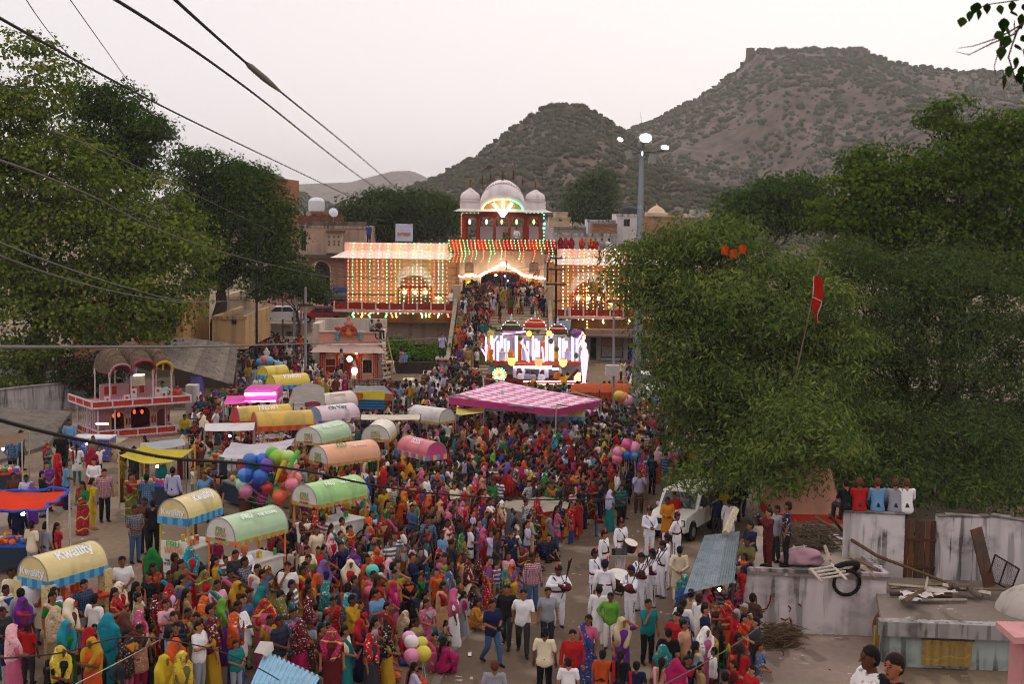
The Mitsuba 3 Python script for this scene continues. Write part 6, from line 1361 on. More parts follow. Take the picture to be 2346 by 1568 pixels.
v_, f_ = prism(shapely.affinity.scale(sg.Point(0, 0).buffer(.2), 1.35, .9), .02); part(sk, 'logo_oval', (v_ + [sx + sw * .30, 56.47, sz + .02], f_), 'm_matte', '#3a54a8')
for s_, dz, hh in (('Creamy', .03, .11), ('Love', -.12, .11)):
 v_, f_ = text(s_, hh, .012, True); part(sk, 'lettering', (v_ + [sx + sw * .30, 56.45, sz + dz], f_), 'm_matte', '#e4e4ec', kind='stuff')
emit(sk, 'sign_lamp', cbox(sx - .05, 56.15, sz + .42, .25, .1, .05), (1, .9, .65), 30); part(sk, 'lamp_arm', bar((sx - .05, 56.15, sz + .46), (sx - .05, 56.55, sz + .42), .02), 'm_matte', '#333333')
for i in range(8): part(sk, 'scalloped_valance', box(sg0[0] + sw * i / 8, sg0[0] + sw * (i + 1) / 8, 56.48, 56.50, sz - .68 - .05 * (i % 2), sz - .45), 'm_cloth', ['#5a6cb8', '#c8a05a'][i % 2])
for x in (sg0[0] + .1, sg1[0] - .1): part(sk, 'side_panel', box(x - .16, x + .16, 56.5, 57.5, gS + .1, sz - .66), 'm_gloss', '#4a5aa0', PRINT)
part(sk, 'counter', box(sg0[0] + .2, sg1[0] - .2, 56.2, 57.2, gS + .1, gS + .95), 'm_gloss', '#3a4a8a', PRINT); part(sk, 'counter_top', box(sg0[0] + .15, sg1[0] - .15, 56.15, 57.2, gS + .953, gS + 1.0), 'm_gloss', '#c0c0c4'); part(sk, 'roof_sheet', box(sg0[0], sg1[0], 56.56, 58.3, sz + .3, sz + .34), 'm_matte', '#8a8270')
emit(sk, 'counter_lamp', cbox(sx + .3, 56.8, gS + 1.5, .5, .06, .05), (1, .95, .85), 8)
# pink chequered tent
TC = [(1027, 910, 2.55), (1274, 938, 2.55), (1377, 916, 2.55), (1150, 873, 2.75)]
tk, g = stall('wide pink and white chequered cloth tent pitched over the crowd', TC, 2.5, '#c86a90', 'm_cloth', sag=.05, pat=TENT, valance='#c04a80', tb=False, pole_col='#a8a09c', edge='#8a8078', rnd=20, cat_='tent')
q = at(1150, 930, 70); part(tk, 'pole', bar([q[0], 70, 0], [q[0], 70, 2.6], .07), 'm_matte', '#b4b0ac')
for (u, v, r) in ((1048, 926, 12), (1072, 922, 8)):
 q = at(u, v, 68.4); part(tk, 'hanging_ring', torus(q, r * 68 / F, .10, 14, 6), 'm_matte', '#b0523c' if r > 9 else '#a06a70')
obj('tent_pole', bar(gp(1277, 1012), at(1277, 928, gp(1277, 1012)[1] + .0), .035), 'dark pole at the front corner of the pink tent', 'pole', 'm_matte', '#2c2c2c')
obj('guy_rope', tube([at(1268, 950, 63), gp(1238, 1060)], .012, 4), 'thin guy rope slanting from the front corner of the pink tent', 'rope', 'm_matte', '#a89c88')
# balloons
def balloon(c, r, col, label, group=None, string=True, hand=None):
 k = thing('balloon', label, 'balloon', group)
 prof = [(.0, -1.22), (.10, -1.2), (.05, -1.14), (.2, -1.04), (.55, -.78), (.86, -.38), (1.0, .05), (.94, .42), (.74, .74), (.42, .95), (0, 1.03)]
 part(k, 'skin', lathe([(a * r, b * r) for a, b in prof], 14, c), 'm_balloon', col, smooth=True)
 if string: part(k, 'string', tube([c - [0, 0, r * 1.2], (c - [0, 0, r * 1.2] + (hand if hand is not None else c - [0, 0, r * 3])) / 2 + [.05, 0, -.1], hand if hand is not None else c - [0, 0, r * 3]], .006, 3), 'm_matte', '#c8c4bc')
rb = random.Random(11)
hand = at(625, 1150, 45)
bal = [(573, 1056, 'blue', '#2460a8'), (588, 1060, 'teal', '#18806a'), (603, 1056, 'royal blue', '#2a5ac0'), (612, 1068, 'purple', '#5c3a90'), (637, 1066, 'red', '#c03428'), (566, 1090, 'deep blue', '#1c4c9c'), (596, 1094, 'cobalt', '#2a5aa8'), (618, 1098, 'dark teal', '#105c50'), (586, 1073, 'green', '#1a7a50'), (582, 1116, 'violet', '#50308a'), (612, 1120, 'crimson', '#a02c28'), (645, 1090, 'vermilion', '#c43a28'), (555, 1112, 'mint', '#8cc0a0'), (563, 1128, 'rose', '#b06a80'), (632, 1048, 'lime', '#8ab83c'), (648, 1050, 'yellow green', '#a4b83c'), (625, 1042, 'grass green', '#5c9c34'), (660, 1048, 'pale lime', '#a8c870'), (650, 1062, 'apple green', '#8cb84c'), (664, 1062, 'pale green', '#a0c890'), (668, 1075, 'blush', '#d89a9a'), (632, 1130, 'emerald', '#1c8a3c'), (650, 1110, 'orange', '#d8742c'), (600, 1140, 'magenta', '#b83a80'), (580, 1142, 'dark green', '#1c5a40'), (668, 1112, 'pink', '#d8708c'), (655, 1128, 'amber', '#d08a28'), (618, 1146, 'bright green', '#3aa03c'), (640, 1140, 'coral', '#d85a40'), (676, 1098, 'salmon', '#d8786c'), (560, 1090, 'sky blue', '#3a78c0'), (598, 1108, 'indigo', '#3a2c80')]
for (u, v, nm, col) in bal:
 balloon(at(u, v, 45 + rb.uniform(-.5, .5)), rb.uniform(.21, .27), col, f'{nm} balloon in the big bunch of the balloon seller', 'balloons in the big bunch', True, hand)
for (u, v, Y, r, nm, col, where) in ((1437, 1020, 55, .24, 'hot pink', '#c84878', 'above the crowd near the jeep'), (1453, 1026, 55, .24, 'pale pink', '#d88ca8', 'above the crowd near the jeep'), (1416, 1037, 55, .22, 'rose pink', '#cf7c98', 'above the crowd near the jeep'), (1414, 1053, 55, .22, 'salmon pink', '#d0607c', 'above the crowd near the jeep'), (1436, 1042, 55, .20, 'blue', '#2860a8', 'above the crowd near the jeep'), (1453, 1044, 55, .18, 'sky blue', '#4a86c0', 'above the crowd near the jeep'), (1430, 1032, 55, .14, 'yellow', '#c8a83c', 'above the crowd near the jeep'),
  (853, 1310, 37, .19, 'turquoise', '#3aa8a0', 'single over the women in the middle'), (848, 1360, 36.4, .19, 'coral red', '#b84858', 'printed one below the turquoise balloon'),
  (943, 1474, 33, .19, 'white', '#cfc4c8', 'in the small bunch at the kerb'), (937, 1464, 33.2, .18, 'light pink', '#d08aa8', 'in the small bunch at the kerb'), (966, 1475, 33.1, .16, 'lemon', '#b8b03c', 'in the small bunch at the kerb'), (970, 1500, 32.8, .20, 'yellow', '#c0b034', 'in the small bunch at the kerb'), (943, 1506, 32.7, .20, 'bubblegum pink', '#c87898', 'in the small bunch at the kerb'),
  (597, 832, 84, .3, 'blue', '#3a7ab8', 'far up the left street'), (606, 826, 84, .3, 'orange', '#c8683c', 'far up the left street'), (600, 846, 84, .3, 'yellow', '#b8a43c', 'far up the left street'), (616, 828, 84, .3, 'sky blue', '#5a94c0', 'far up the left street'), (602, 860, 84, .28, 'navy', '#2a4a88', 'far up the left street'), (640, 838, 86, .26, 'pale blue', '#5a9ad0', 'held by a person in the street'),
  (1418, 908, 72, .28, 'yellow', '#d0a83c', 'near the thin camera pole'), (1428, 912, 72, .3, 'orange', '#d07a48', 'near the thin camera pole'), (1437, 918, 72, .3, 'pink', '#d89ab0', 'near the thin camera pole'), (18, 1140, 45, .17, 'pale pink glowing', '#d88ab8', 'on the red tarpaulin')):
 balloon(at(u, v, Y), r, col, f'{nm} balloon {where}', None, True, at(u, v, Y) - [rb.uniform(-.1, .1), 0, 1.0])
# toys and bats of the seller
for i, (u, v, c_) in enumerate(((640, 1080, '#b8b02c'), (668, 1090, '#d87a78'), (670, 1058, '#5ab83c'))):
 a = at(u, v, 44.6)
 obj('inflatable_bat', tube([a - [.1, 0, .3], a, a + [.2, 0, .35]], [.05, .07, .09], 8), f'{["yellow", "pink", "green"][i]} inflatable bat stuck in the balloon bunch', 'toy', 'm_balloon', c_, smooth=True)
# blue corrugated roof at the bottom
B0 = [(583, 1545, 2.6), (605, 1466, 2.6), (732, 1560, 2.6)]
br = thing('blue_tin_roof', 'blue corrugated tin roof jutting in at the bottom edge, grey cap on its tip', 'roof')
zb = 2.75
a, b = on_plane(560, 1600, zb), on_plane(608, 1492, zb); c, d = on_plane(690, 1620, zb), on_plane(735, 1552, zb)
part(br, 'sheet', corr(b, a, d, c, 6, 90, .02, 12), 'm_gloss', '#6a9cc0', STAIN, .15, smooth=True)
part(br, 'cap', (lambda: sheet(np.array([[on_plane(596, 1470, zb + .25), on_plane(625, 1472, zb + .2), on_plane(628, 1490, zb + .05)], [on_plane(582, 1496, zb + .12), on_plane(600, 1500, zb + .15), on_plane(612, 1506, zb + .06)]])))(), 'm_matte', '#a8a49c', smooth=True)
part(br, 'beam', bar(b - [0, 0, .05], d - [0, 0, .05], .05), 'm_matte', '#5a4a40');
for q in (a, b, d): part(br, 'post', bar([q[0], q[1], 0], q - [0, 0, .03], .05), 'm_matte', '#5a4a40')
# ---------------------------------------------------------------- huts, walls and clutter at the lower right
HZ = 1.70
def hp(u, v, z=HZ): return on_plane(u, v, z)
hA, hB, hC, hD = hp(1687, 1307), hp(2032, 1322), hp(1889, 1214), hp(1722, 1206)
hut = thing('whitewashed_hut', 'low whitewashed hut with a flat littered roof, red marks and stains on its wall', 'hut')
yf = (hA[1] + hB[1]) / 2
def quadbox(q, z0, z1):
 q = [np.asarray(k, float) for k in q]
 return np.array([[k[0], k[1], z0] for k in q] + [[k[0], k[1], z1] for k in q]), box(0, 1, 0, 1, 0, 1)[1]
part(hut, 'walls', quadbox([hA, hB, hC, hD], -.1, HZ - .1), 'm_rough', '#cfc3c4', STAIN, .36)
part(hut, 'roof', quadbox([hA + [-.06, -.06, 0], hB + [.06, -.06, 0], hC + [.06, .05, 0], hD + [-.06, .05, 0]], HZ - .099, HZ), 'm_rough', '#7d716a', EARTH, .6)
for p, q, w in ((hA, hB, .16), (hB, hC, .14), (hD, hA, .12)):
 d = q - p; L = np.linalg.norm(d[:2]); m = (p + q) / 2
 part(hut, 'parapet', cbox(m[0], m[1], HZ + .05, L, w, .1, math.atan2(d[1], d[0])), 'm_rough', '#a89aa0', STAIN, .7)
def on_front(u, v, dy=.012):
 """A point on the hut's front wall."""
 d = hB - hA; n = np.array([d[1], -d[0], 0]); n /= np.linalg.norm(n)
 r = ray(u, v); t = ((hA - EYE) @ n) / (r @ n)
 return EYE + r * t + n * dy
for pts in ([(1732, 1366), (1733, 1388), (1742, 1399), (1756, 1396), (1764, 1380), (1766, 1364)], [(1788, 1418), (1800, 1422), (1809, 1416), (1813, 1432)], [(1806, 1388), (1812, 1396), (1808, 1402)], [(1828, 1384), (1836, 1390)], [(1790, 1436), (1796, 1426)], [(1812, 1420), (1816, 1446)], [(1742, 1404), (1752, 1402)]):
 part(hut, 'red_mark', tube([on_front(*q) for q in pts], .022, 4), 'm_matte', '#7a2c24')
def wbox(u0, v0, u1, v1, Y, d): return bx(u0, v0, u1, v1, Y, d)
# corrugated awning in front of the hut, over the road side stall
aw = thing('tin_awning', 'grey blue corrugated tin awning sloping from the hut over the road side', 'awning')
a0, a1, b0_, b1_ = hp(1614, 1228, 2.0), hp(1694, 1220, 2.0), hp(1566, 1362, 1.65), hp(1680, 1338, 1.75)
for i in range(3):
 t0, t1 = i / 3, (i + 1) / 3 + .015
 part(aw, 'sheet', corr(a0 + (a1 - a0) * t0 + [0, 0, .008 * i], b0_ + (b1_ - b0_) * t0 + [0, 0, .008 * i], a0 + (a1 - a0) * t1 + [0, 0, .012 + .008 * i], b0_ + (b1_ - b0_) * t1 + [0, 0, .012 + .008 * i], 8, 34, .014, 6), 'm_metal', ['#7e8c9a', '#8894a0', '#76848f'][i], STAIN, .25, smooth=True)
for q in (a0, b0_, b1_): part(aw, 'post', bar([q[0], q[1], 0], q - [0, 0, .02], .04), 'm_matte', '#4a3428')
part(aw, 'table', cbox(*(hp(1650, 1400, .8) + [0, 0, -.02]), 1.3, .7, .06), 'm_matte', '#5a4a3c');
for i in range(14):
 q = hp(1632 + (i % 7) * 7, 1392 + (i // 7) * 8, .86)
 part(aw, 'snack', ico(.07, 0, q), 'm_gloss', ['#c8642a', '#c8a030', '#b8482a', '#c8b890'][i % 4])
emit(aw, 'lamp', ico(.05, 1, hp(1648, 1352, 1.5)), (1, .62, .25), 30)
for (u, v) in ((1668, 1362), (1680, 1372), (1640, 1376), (1690, 1355)): part(aw, 'orange_cloth', sheet(np.array([[hp(u, v, 1.4), hp(u + 3, v, .9)], [hp(u + 9, v - 4, 1.4), hp(u + 8, v - 3, .8)]])), 'm_cloth', '#c8642a')
obj('timber_post', bar(gp(1652, 1560) , on_plane(1652, 1440, 1.9), .06), 'dark timber post standing in the crowd below the awning', 'post', 'm_rough', '#2a2220', WOOD)
obj('leaning_pole', bar(hp(1634, 1345, 1.6), hp(1700, 1410, .7), .035), 'dark pole slanting under the tin awning', 'pole', 'm_matte', '#3a2420')
obj('white_plank', (lambda a, b: tube([a, b], .11, 4))(hp(1662, 1222, 2.1), hp(1686, 1168, 2.6)), 'broad pale plank sticking up behind the awning', 'plank', 'm_rough', '#a89c84', WOOD)
# clutter on the hut roof
rr_ = np.random.default_rng(31)
def stick(p, L, r, ang, tilt=0.0):
 d = np.array([math.cos(ang) * math.cos(tilt), math.sin(ang) * math.cos(tilt), math.sin(tilt)]) * L / 2
 return tube(limb_path(p - d, p + d, rr_, rr_.uniform(-.04, .04), 5), [r, r * .95, r * .85, r * .7, r * .4], 5)
bp = thing('brushwood_pile', 'dark pile of twigs and brushwood on the hut roof', 'twigs', kind='stuff')
tw = []
for i in range(420):
 c = hp(rr_.uniform(1800, 1900), rr_.uniform(1216, 1268)) + [0, 0, rr_.uniform(.03, .4) * rr_.random()]
 tw.append(stick(c, rr_.uniform(.4, 1.3), rr_.uniform(.008, .022), rr_.uniform(0, 3.14), rr_.uniform(-.2, .2)))
scene[bp] = shape(cat(tw), 'm_matte', '#4e4036')
sk_ = hp(1838, 1298)
v_, f_ = ico(1, 3); v_ = v_ * [.62, .36, .26] * (1 + .35 * (meshkit.fbm(v_ * 2.6 + 3, 3, 2) - .5))[:, None] * (1 + .5 * (meshkit.noise(v_ * 2 + 9, 5) - .5))[:, None]
obj('cloth_bundle', (v_ + sk_ + [0, 0.1, .24], f_), 'dusty pink sack bundle on the front edge of the hut roof', 'bundle', 'm_rough', '#9a7480', PLASTER, .6, smooth=True)
lf = thing('wooden_frame', 'broken white wooden bed frame lying over the hut edge', 'frame')
for i in range(4): part(lf, 'rung', bar(hp(1858 + i * 8, 1306 + i * 7, HZ + .28 - .05 * i), hp(1925 + i * 6, 1296 + i * 7, HZ + .34 - .05 * i), .032, 6), 'm_rough', '#b0a294', WOOD)
part(lf, 'rail', bar(hp(1856, 1304, HZ + .3), hp(1884, 1334, HZ + .05), .04, 6), 'm_rough', '#b8aa9c', WOOD); part(lf, 'rail', bar(hp(1904, 1294, HZ + .36), hp(1940, 1330, HZ + .1), .04, 6), 'm_rough', '#b8aa9c', WOOD)
lf2 = thing('wooden_frame', 'small white ladder shaped frame further back on the hut roof', 'frame')
for i in range(3): part(lf2, 'rung', bar(hp(1814, 1256 + i * 6, HZ + .2), hp(1848, 1252 + i * 6, HZ + .22), .025, 5), 'm_rough', '#a89c90', WOOD)
for u in (1818, 1842): part(lf2, 'rail', bar(hp(u, 1250, HZ + .2), hp(u + 3, 1272, HZ + .2), .025, 5), 'm_rough', '#a89c90', WOOD)
def tyre(name, label, c, R, r, tilt, yaw):
 m = torus((0, 0, 0), R, r, 28, 8)
 obj(name, (arr(m)[0] @ rot(yaw, tilt).T + c, arr(m)[1]), label, 'tyre', 'm_matte', '#1b191a', smooth=True)
c = on_front(1939, 1334, .10)
tyre('bicycle_tyre', 'thin black tyre hanging over the front edge of the hut', c, .36, .05, .12, .03)
tyre('motorcycle_tyre', 'fat black tyre leaning on the hut roof behind the thin one', hp(1935, 1304, HZ + .22), .36, .08, .9, .3)
for i, (u0, v0, u1, v1, z, col) in enumerate(((1960, 1282, 2010, 1306, .2, '#6a5a4a'), (1950, 1290, 2000, 1316, .12, '#8a7c6c'), (1890, 1252, 1902, 1286, .5, '#9a8a78'), (1900, 1230, 2005, 1322, .15, '#8c7a68'), (1970, 1300, 2020, 1300, .1, '#b0a898'))):
 obj('plank', tube([hp(u0, v0, HZ + z), hp(u1, v1, HZ + z * .6)], .05, 4), f'{ordn[i]} loose plank on the right part of the hut roof', 'plank', 'm_rough', col, WOOD)
obj('long_pole', tube([hp(1868, 1186, 2.6), hp(2010, 1275, 2.0), hp(2186, 1342, 1.45)], [.05, .05, .035], 6), 'long brown pole lying across from the pink spire to the right roof', 'pole', 'm_rough', '#5a4432', WOOD)
obj('short_pole', tube([hp(1900, 1180, 3.0), hp(1945, 1236, 2.0)], .045, 6), 'short dark pole leaning behind the hut', 'pole', 'm_rough', '#4a382c', WOOD)
# stick bundle against the hut's foot
sb = thing('stick_bundle', 'bundle of brown sticks stacked at the foot of the hut wall', 'sticks', kind='stuff')
tw = []
for i in range(260):
 c = gp(rr_.uniform(1755, 1822), rr_.uniform(1462, 1500)); c = c + [0, 0, rr_.uniform(0, .45)]
 tw.append(stick(c, rr_.uniform(.4, 1.0), rr_.uniform(.008, .02), rr_.normal(.15, .5), rr_.normal(0, .2)))
scene[sb] = shape(cat(tw), 'm_matte', '#54402f')
for i, (u0, v0, u1, v1) in enumerate(((1857, 1525, 1914, 1552), (1792, 1490, 1800, 1526))): obj('fallen_stick', tube(limb_path(gp(u0, v0) + [0, 0, .03], gp(u1, v1) + [0, 0, .03], rr_, .02), .018, 5), ['single thin stick lying on the bare terrace', 'thin stick fallen beside the stick bundle'][i], 'stick', 'm_matte', '#3a2c24')
tq = [hp(1690, 1600, .02), hp(2030, 1620, .02), hp(2032, 1478, .02), hp(1700, 1470, .02)]
struct('terrace', quadbox([gp(1735, 1640), gp(2090, 1640), gp(2034, 1470), gp(1700, 1466)], -.3, .10), 'm_rough', '#786860', EARTH, .3, label='bare earth terrace at the foot of the hut')
v_, f_ = ico(1, 3); v_ = v_ * [.30, .25, .5] * (1 + .4 * (meshkit.fbm(v_ * 3, 3, 8) - .5))[:, None]
obj('brown_sack', (v_ + gp(2028, 1485) + [0, .2, .5], f_), 'rumpled rust brown sack at the right corner of the hut', 'sack', 'm_rough', '#6a3a24', PLASTER, .4, smooth=True)
obj('yellow_tin', box(*(lambda q: (q[0] - .1, q[0] + .12, q[1] - .1, q[1] + .1, .1, .62))(gp(2010, 1488))), 'yellow tin beside the rust brown sack', 'tin', 'm_gloss', '#b8901c', STAIN, .3)
# pink spire
px_, pz_ = at(1851, 1205, 51)[0], .25
sp_ = thing('pink_spire', 'salmon pink tapering spire with a red base band standing under the neem tree', 'spire')
def frustum(z0, z1, w0, w1):
 v = [[px_ + sx * w, 52.3 + sy * w, z] for z, w in ((z0, w0), (z1, w1)) for sx, sy in ((-1, -1), (1, -1), (1, 1), (-1, 1))]
 return np.array(v), box(0, 1, 0, 1, 0, 1)[1]
part(sp_, 'plinth', frustum(-.1, pz_ - .003, 1.38, 1.36), 'm_rough', '#9c8a80', PLASTER, .4)
part(sp_, 'base_band', frustum(pz_, pz_ + .32, 1.35, 1.31), 'm_rough', '#a83622', PLASTER, .1)
part(sp_, 'shaft', frustum(pz_ + .323, pz_ + 3.6, 1.29, .45), 'm_rough', '#b8836c', PLASTER, .25)
part(sp_, 'cap', frustum(pz_ + 3.603, pz_ + 4.2, .40, .02), 'm_rough', '#b8836c', PLASTER, .25)
# right roof terrace and its walls
RZ = 1.2
rp = lambda u, v: on_plane(u, v, RZ)
q0, q1, q2, q3 = rp(2020, 1424), rp(2420, 1440), rp(2420, 1322), rp(2034, 1330)
rb_ = thing('flat_roofed_house', 'low house at the right edge with a littered flat roof and curtained wall', 'house')
part(rb_, 'roof', quadbox([q0, q1, q2 + [1, 1.0, 0], q3 + [-.2, 1.0, 0]], RZ - .2, RZ), 'm_rough', '#776a62', EARTH, .5)
part(rb_, 'ledge', quadbox([q0 + [-.1, -.25, 0], q1 + [.1, -.25, 0], q1 + [.1, .12, 0], q0 + [-.1, .12, 0]], RZ - .32, RZ + .06), 'm_rough', '#97908c', STAIN, .6)
part(rb_, 'front_wall', quadbox([q0 + [.05, .02, 0], q1 + [0, .02, 0], q1 + [0, .25, 0], q0 + [.05, .25, 0]], -.2, RZ - .323), 'm_rough', '#a2b0ac', STAIN, .55)
part(rb_, 'side_wall', quadbox([q0 + [.05, .26, 0], q0 + [.3, .26, 0], q3 + [.25, .8, 0], q3 + [0, .8, 0]], -.2, RZ - .203), 'm_rough', '#a09a98', STAIN, .55)
yfw = q0[1] + .02
cu0, cu1 = at(2110, 1470, yfw - .03), at(2220, 1470, yfw - .03)
xs = np.linspace(cu0[0], cu1[0], 40); zs = np.linspace(RZ - .42, .1, 8)
X, Z = np.meshgrid(xs, zs, indexing='ij')
cur = thing('door_curtain', 'ochre patterned curtain hanging on the wall of the flat roofed house', 'curtain')
part(cur, 'cloth', sheet(np.stack([X, q0[1] + (q1[1] - q0[1]) * (X - q0[0]) / (q1[0] - q0[0]) - .10 + .035 * np.sin(X * 26) + .02 * np.sin(X * 57), Z], -1)), 'm_cloth', '#a48a54', SARI, smooth=True); part(cur, 'rod', bar(*[[x_, q0[1] + (q1[1] - q0[1]) * (x_ - q0[0]) / (q1[0] - q0[0]) - .10, RZ - .40] for x_ in (cu0[0] - .05, cu1[0] + .05)], .02), 'm_matte', '#5a4a3c')
wt = 3.85
def wallseg(name, label, a, b, z0, z1, th, col, wear=.8, cap=True):
 k = thing(name, label, 'wall')
 d = b - a; n = np.array([-d[1], d[0], 0]); n /= np.linalg.norm(n)
 L = np.linalg.norm(d[:2]); N = max(6, int(L / .25))
 part(k, 'face', quadbox([a, b, b + n * th, a + n * th], z0, z1), 'm_rough', '#ccc3c1', STAIN, wear * .8)
 for i in range(N):
  p, q = a + d * i / N, a + d * (i + 1) / N
  hh = .03 + .05 * rr_.random()
  part(k, 'coping_piece', quadbox([p - n * .03, q - n * .03, q + n * (th + .03), p + n * (th + .03)], z1 + .001, z1 + hh), 'm_rough', ['#6a625e', '#78706c', '#5c5450'][i % 3], STAIN, .6)
 return k
wa, wb_ = rp(1936, 1326) + [0, .4, 0], rp(2077, 1334) + [0, .4, 0]
z_top = at(2000, 1176, wa[1])[2]
_k = wallseg('boundary_wall', 'streaked white wall on which people sit, left of the rusty gate', wa, wb_, HZ + .002, z_top, .25, '#b4aaa8', .75)
part(_k, 'footing', quadbox([wa + (wb_ - wa) * .5, wb_, wb_ + [0, .25, 0], wa + (wb_ - wa) * .5 + [0, .25, 0]], 0, HZ), 'm_rough', '#b4aaa8', STAIN, .75)
wc_, wd = rp(2152, 1338) + [0, .4, 0], rp(2272, 1340) + [0, .4, 0]
wallseg('boundary_wall', 'streaked white wall between the rusty gate and the corner', wc_, wd, .0, z_top, .25, '#b4aaa8', .75)
we = np.array([wd[0] + 2.4, wd[1] - 1.9, 0])
wallseg('boundary_wall', 'side wall running forward from the corner at the right edge', wd + [.003, -.003, 0], we, .0, z_top + .03, .25, '#a69c9c', .6)
gt = thing('rusty_gate', 'rust brown sheet metal gate between the two white walls', 'gate')
for i in range(6):
 a = wb_ + (wc_ - wb_) * i / 6; b = wb_ + (wc_ - wb_) * (i + 1) / 6
 part(gt, 'sheet', quadbox([a + [.01, .08 + .02 * (i % 2), 0], b + [-.01, .08 + .02 * (i % 2), 0], b + [-.01, .11 + .02 * (i % 2), 0], a + [.01, .11 + .02 * (i % 2), 0]], .0, z_top - .15), 'm_rough', ['#5a3624', '#6a4228', '#4a2e22'][i % 3], STAIN, .5)
for zz in (RZ + .3, RZ + 1.1): part(gt, 'rail', quadbox([wb_ + [0, .04, 0], wc_ + [0, .04, 0], wc_ + [0, .08, 0], wb_ + [0, .08, 0]], zz, zz + .07), 'm_matte', '#4a3226')
# leaning board, mesh frame, planks
lb = wd + [-1.0, -.6, 0]
obj('leaning_board', (lambda v, f: (v @ rot(.35, -.18, -.2).T + [at(2248, 1300, lb[1])[0], lb[1] - .1, RZ + .85], f))(*box(-.19, .19, -.03, .03, -.85, .85)), 'thick rusty brown board leaning in the corner of the right roof', 'board', 'm_rough', '#6a4630', STAIN, .5)
mf = thing('mesh_frame', 'dark iron frame with wire mesh leaning on the side wall', 'frame')
m0, m1, m2, m3_ = [on_plane(u, v, z) for u, v, z in ((2280, 1272, 2.5), (2335, 1305, 2.4), (2316, 1354, 1.25), (2262, 1328, 1.3))]
for a, b in ((m0, m1), (m1, m2), (m2, m3_), (m3_, m0), ((m0 + m1) / 2, (m2 + m3_) / 2)): part(mf, 'bar', bar(a, b, .025), 'm_matte', '#33241e')
for i in range(1, 14): part(mf, 'mesh_wire', bar(m0 + (m1 - m0) * i / 14, m3_ + (m2 - m3_) * i / 14, .006, 3), 'm_matte', '#4a423e')
for i in range(1, 14): part(mf, 'mesh_wire', bar(m0 + (m3_ - m0) * i / 14, m1 + (m2 - m1) * i / 14, .006, 3), 'm_matte', '#4a423e')
cols_ = ['#7a6656', '#96897c', '#5a4434', '#8a7c70', '#a89e94', '#4a3a30']
for i, (u0, v0, u1, v1, z, r) in enumerate(((2040, 1348, 2190, 1338, .15, .05), (2035, 1340, 2170, 1352, .22, .05), (2070, 1380, 2120, 1352, .3, .09), (2110, 1376, 2215, 1376, .12, .05), (2160, 1342, 2270, 1362, .25, .07), (2040, 1362, 2140, 1360, .1, .06), (2200, 1350, 2330, 1352, .3, .04), (2120, 1352, 2126, 1320, .5, .03), (2090, 1362, 2180, 1366, .2, .08))):
 obj('scrap_plank', tube([on_plane(u0, v0, RZ + z), on_plane(u1, v1, RZ + z * .7)], r, 4), f'{ordn[i]} scrap plank in the heap on the right roof', 'plank', 'm_rough', cols_[i % 6], WOOD)
for i, (u, v, w, h_, col) in enumerate(((2100, 1366, .5, .3, '#c0b8b4'), (2085, 1378, .35, .22, '#b8b4c0'), (2150, 1360, .6, .25, '#a8a09a'), (2130, 1364, .45, .2, '#c8c0ba'))):
 obj('crumpled_sheet', (lambda s_: sheet(s_))(np.stack(list(np.meshgrid(np.linspace(-w, w, 8), np.linspace(-h_, h_, 6), indexing='ij')) + [rr_.random((8, 6)) * .14], -1) * .8 + on_plane(u, v, RZ + .18)), f'{ordn[i]} crumpled pale sheet in the heap on the right roof', 'sheet', 'm_matte', col, PLASTER, .4)
lgp = thing('log', 'thick grey log in the heap on the right roof', 'log'); scene[lgp] = shape(tube(limb_path(on_plane(2170, 1345, RZ + .2), on_plane(2250, 1370, RZ + .15), rr_), [.1, .12, .12, .11, .1, .1, .09, .09, .08], 8), 'm_rough', '#5c5048', WOOD)
dq = on_plane(2350, 1410, RZ)
obj('small_dome', lathe([(1.15, 0), (1.12, .22), (.97, .5), (.7, .7), (.33, .82), (0, .86)], 24, dq + [.5, .4, -.15]), 'weathered white dome at the right edge', 'dome', 'm_rough', '#a8a298', PLASTER, .6, smooth=True)
pc = thing('pink_kiosk', 'pink painted corner of a kiosk at the lower right edge', 'kiosk')
k0 = np.array([at(2346, 1500, 30)[0], 30, 0])
part(pc, 'wall', box(k0[0], k0[0] + 2, 30, 30.9, 0, 2.35), 'm_rough', '#b87c7c', PLASTER, .3); part(pc, 'eave', box(k0[0] - .3, k0[0] + 2, 29.8, 31, 2.353, 2.5), 'm_rough', '#c08888', PLASTER, .3); part(pc, 'door', box(k0[0] + .25, k0[0] + 1, 29.95, 30.003, 0, 2.0), 'm_matte', '#3a7a74')
part(pc, 'roof_ball', ico(.34, 2, (k0[0] + .55, 30.5, 2.75)), 'm_rough', '#a89080', smooth=True)
# flag in the neem tree
fl = thing('red_flag', 'furled red flag on a slanting bamboo pole in the neem tree', 'flag')
f0, f1 = at(1836, 800, 53), at(1882, 590, 53)
part(fl, 'pole', bar(f0 - (f1 - f0) * .9, f1, .028), 'm_matte', '#7a6a54')
rows = []
for t_ in np.linspace(0, 1, 12):
 v = 632 + 108 * t_; c = at(1872 + 3 * math.sin(t_ * 6), v, 52.9)
 w = .05 + .16 * math.sin(math.pi * min(1, t_ * 1.15 + .08)) ** .7
 rows.append([c + [w * s_, .05 * math.sin(s_ * 5 + t_ * 9), 0] for s_ in np.linspace(-1, 1, 7)])
part(fl, 'cloth', sheet(np.array(rows)), 'm_cloth', '#b0241e', smooth=True)
part(fl, 'border', tube([rows[i][6 if i > 5 else 0] + np.array([0, -.03, 0]) for i in range(12)], .018, 4), 'm_cloth', '#c8b8b0')
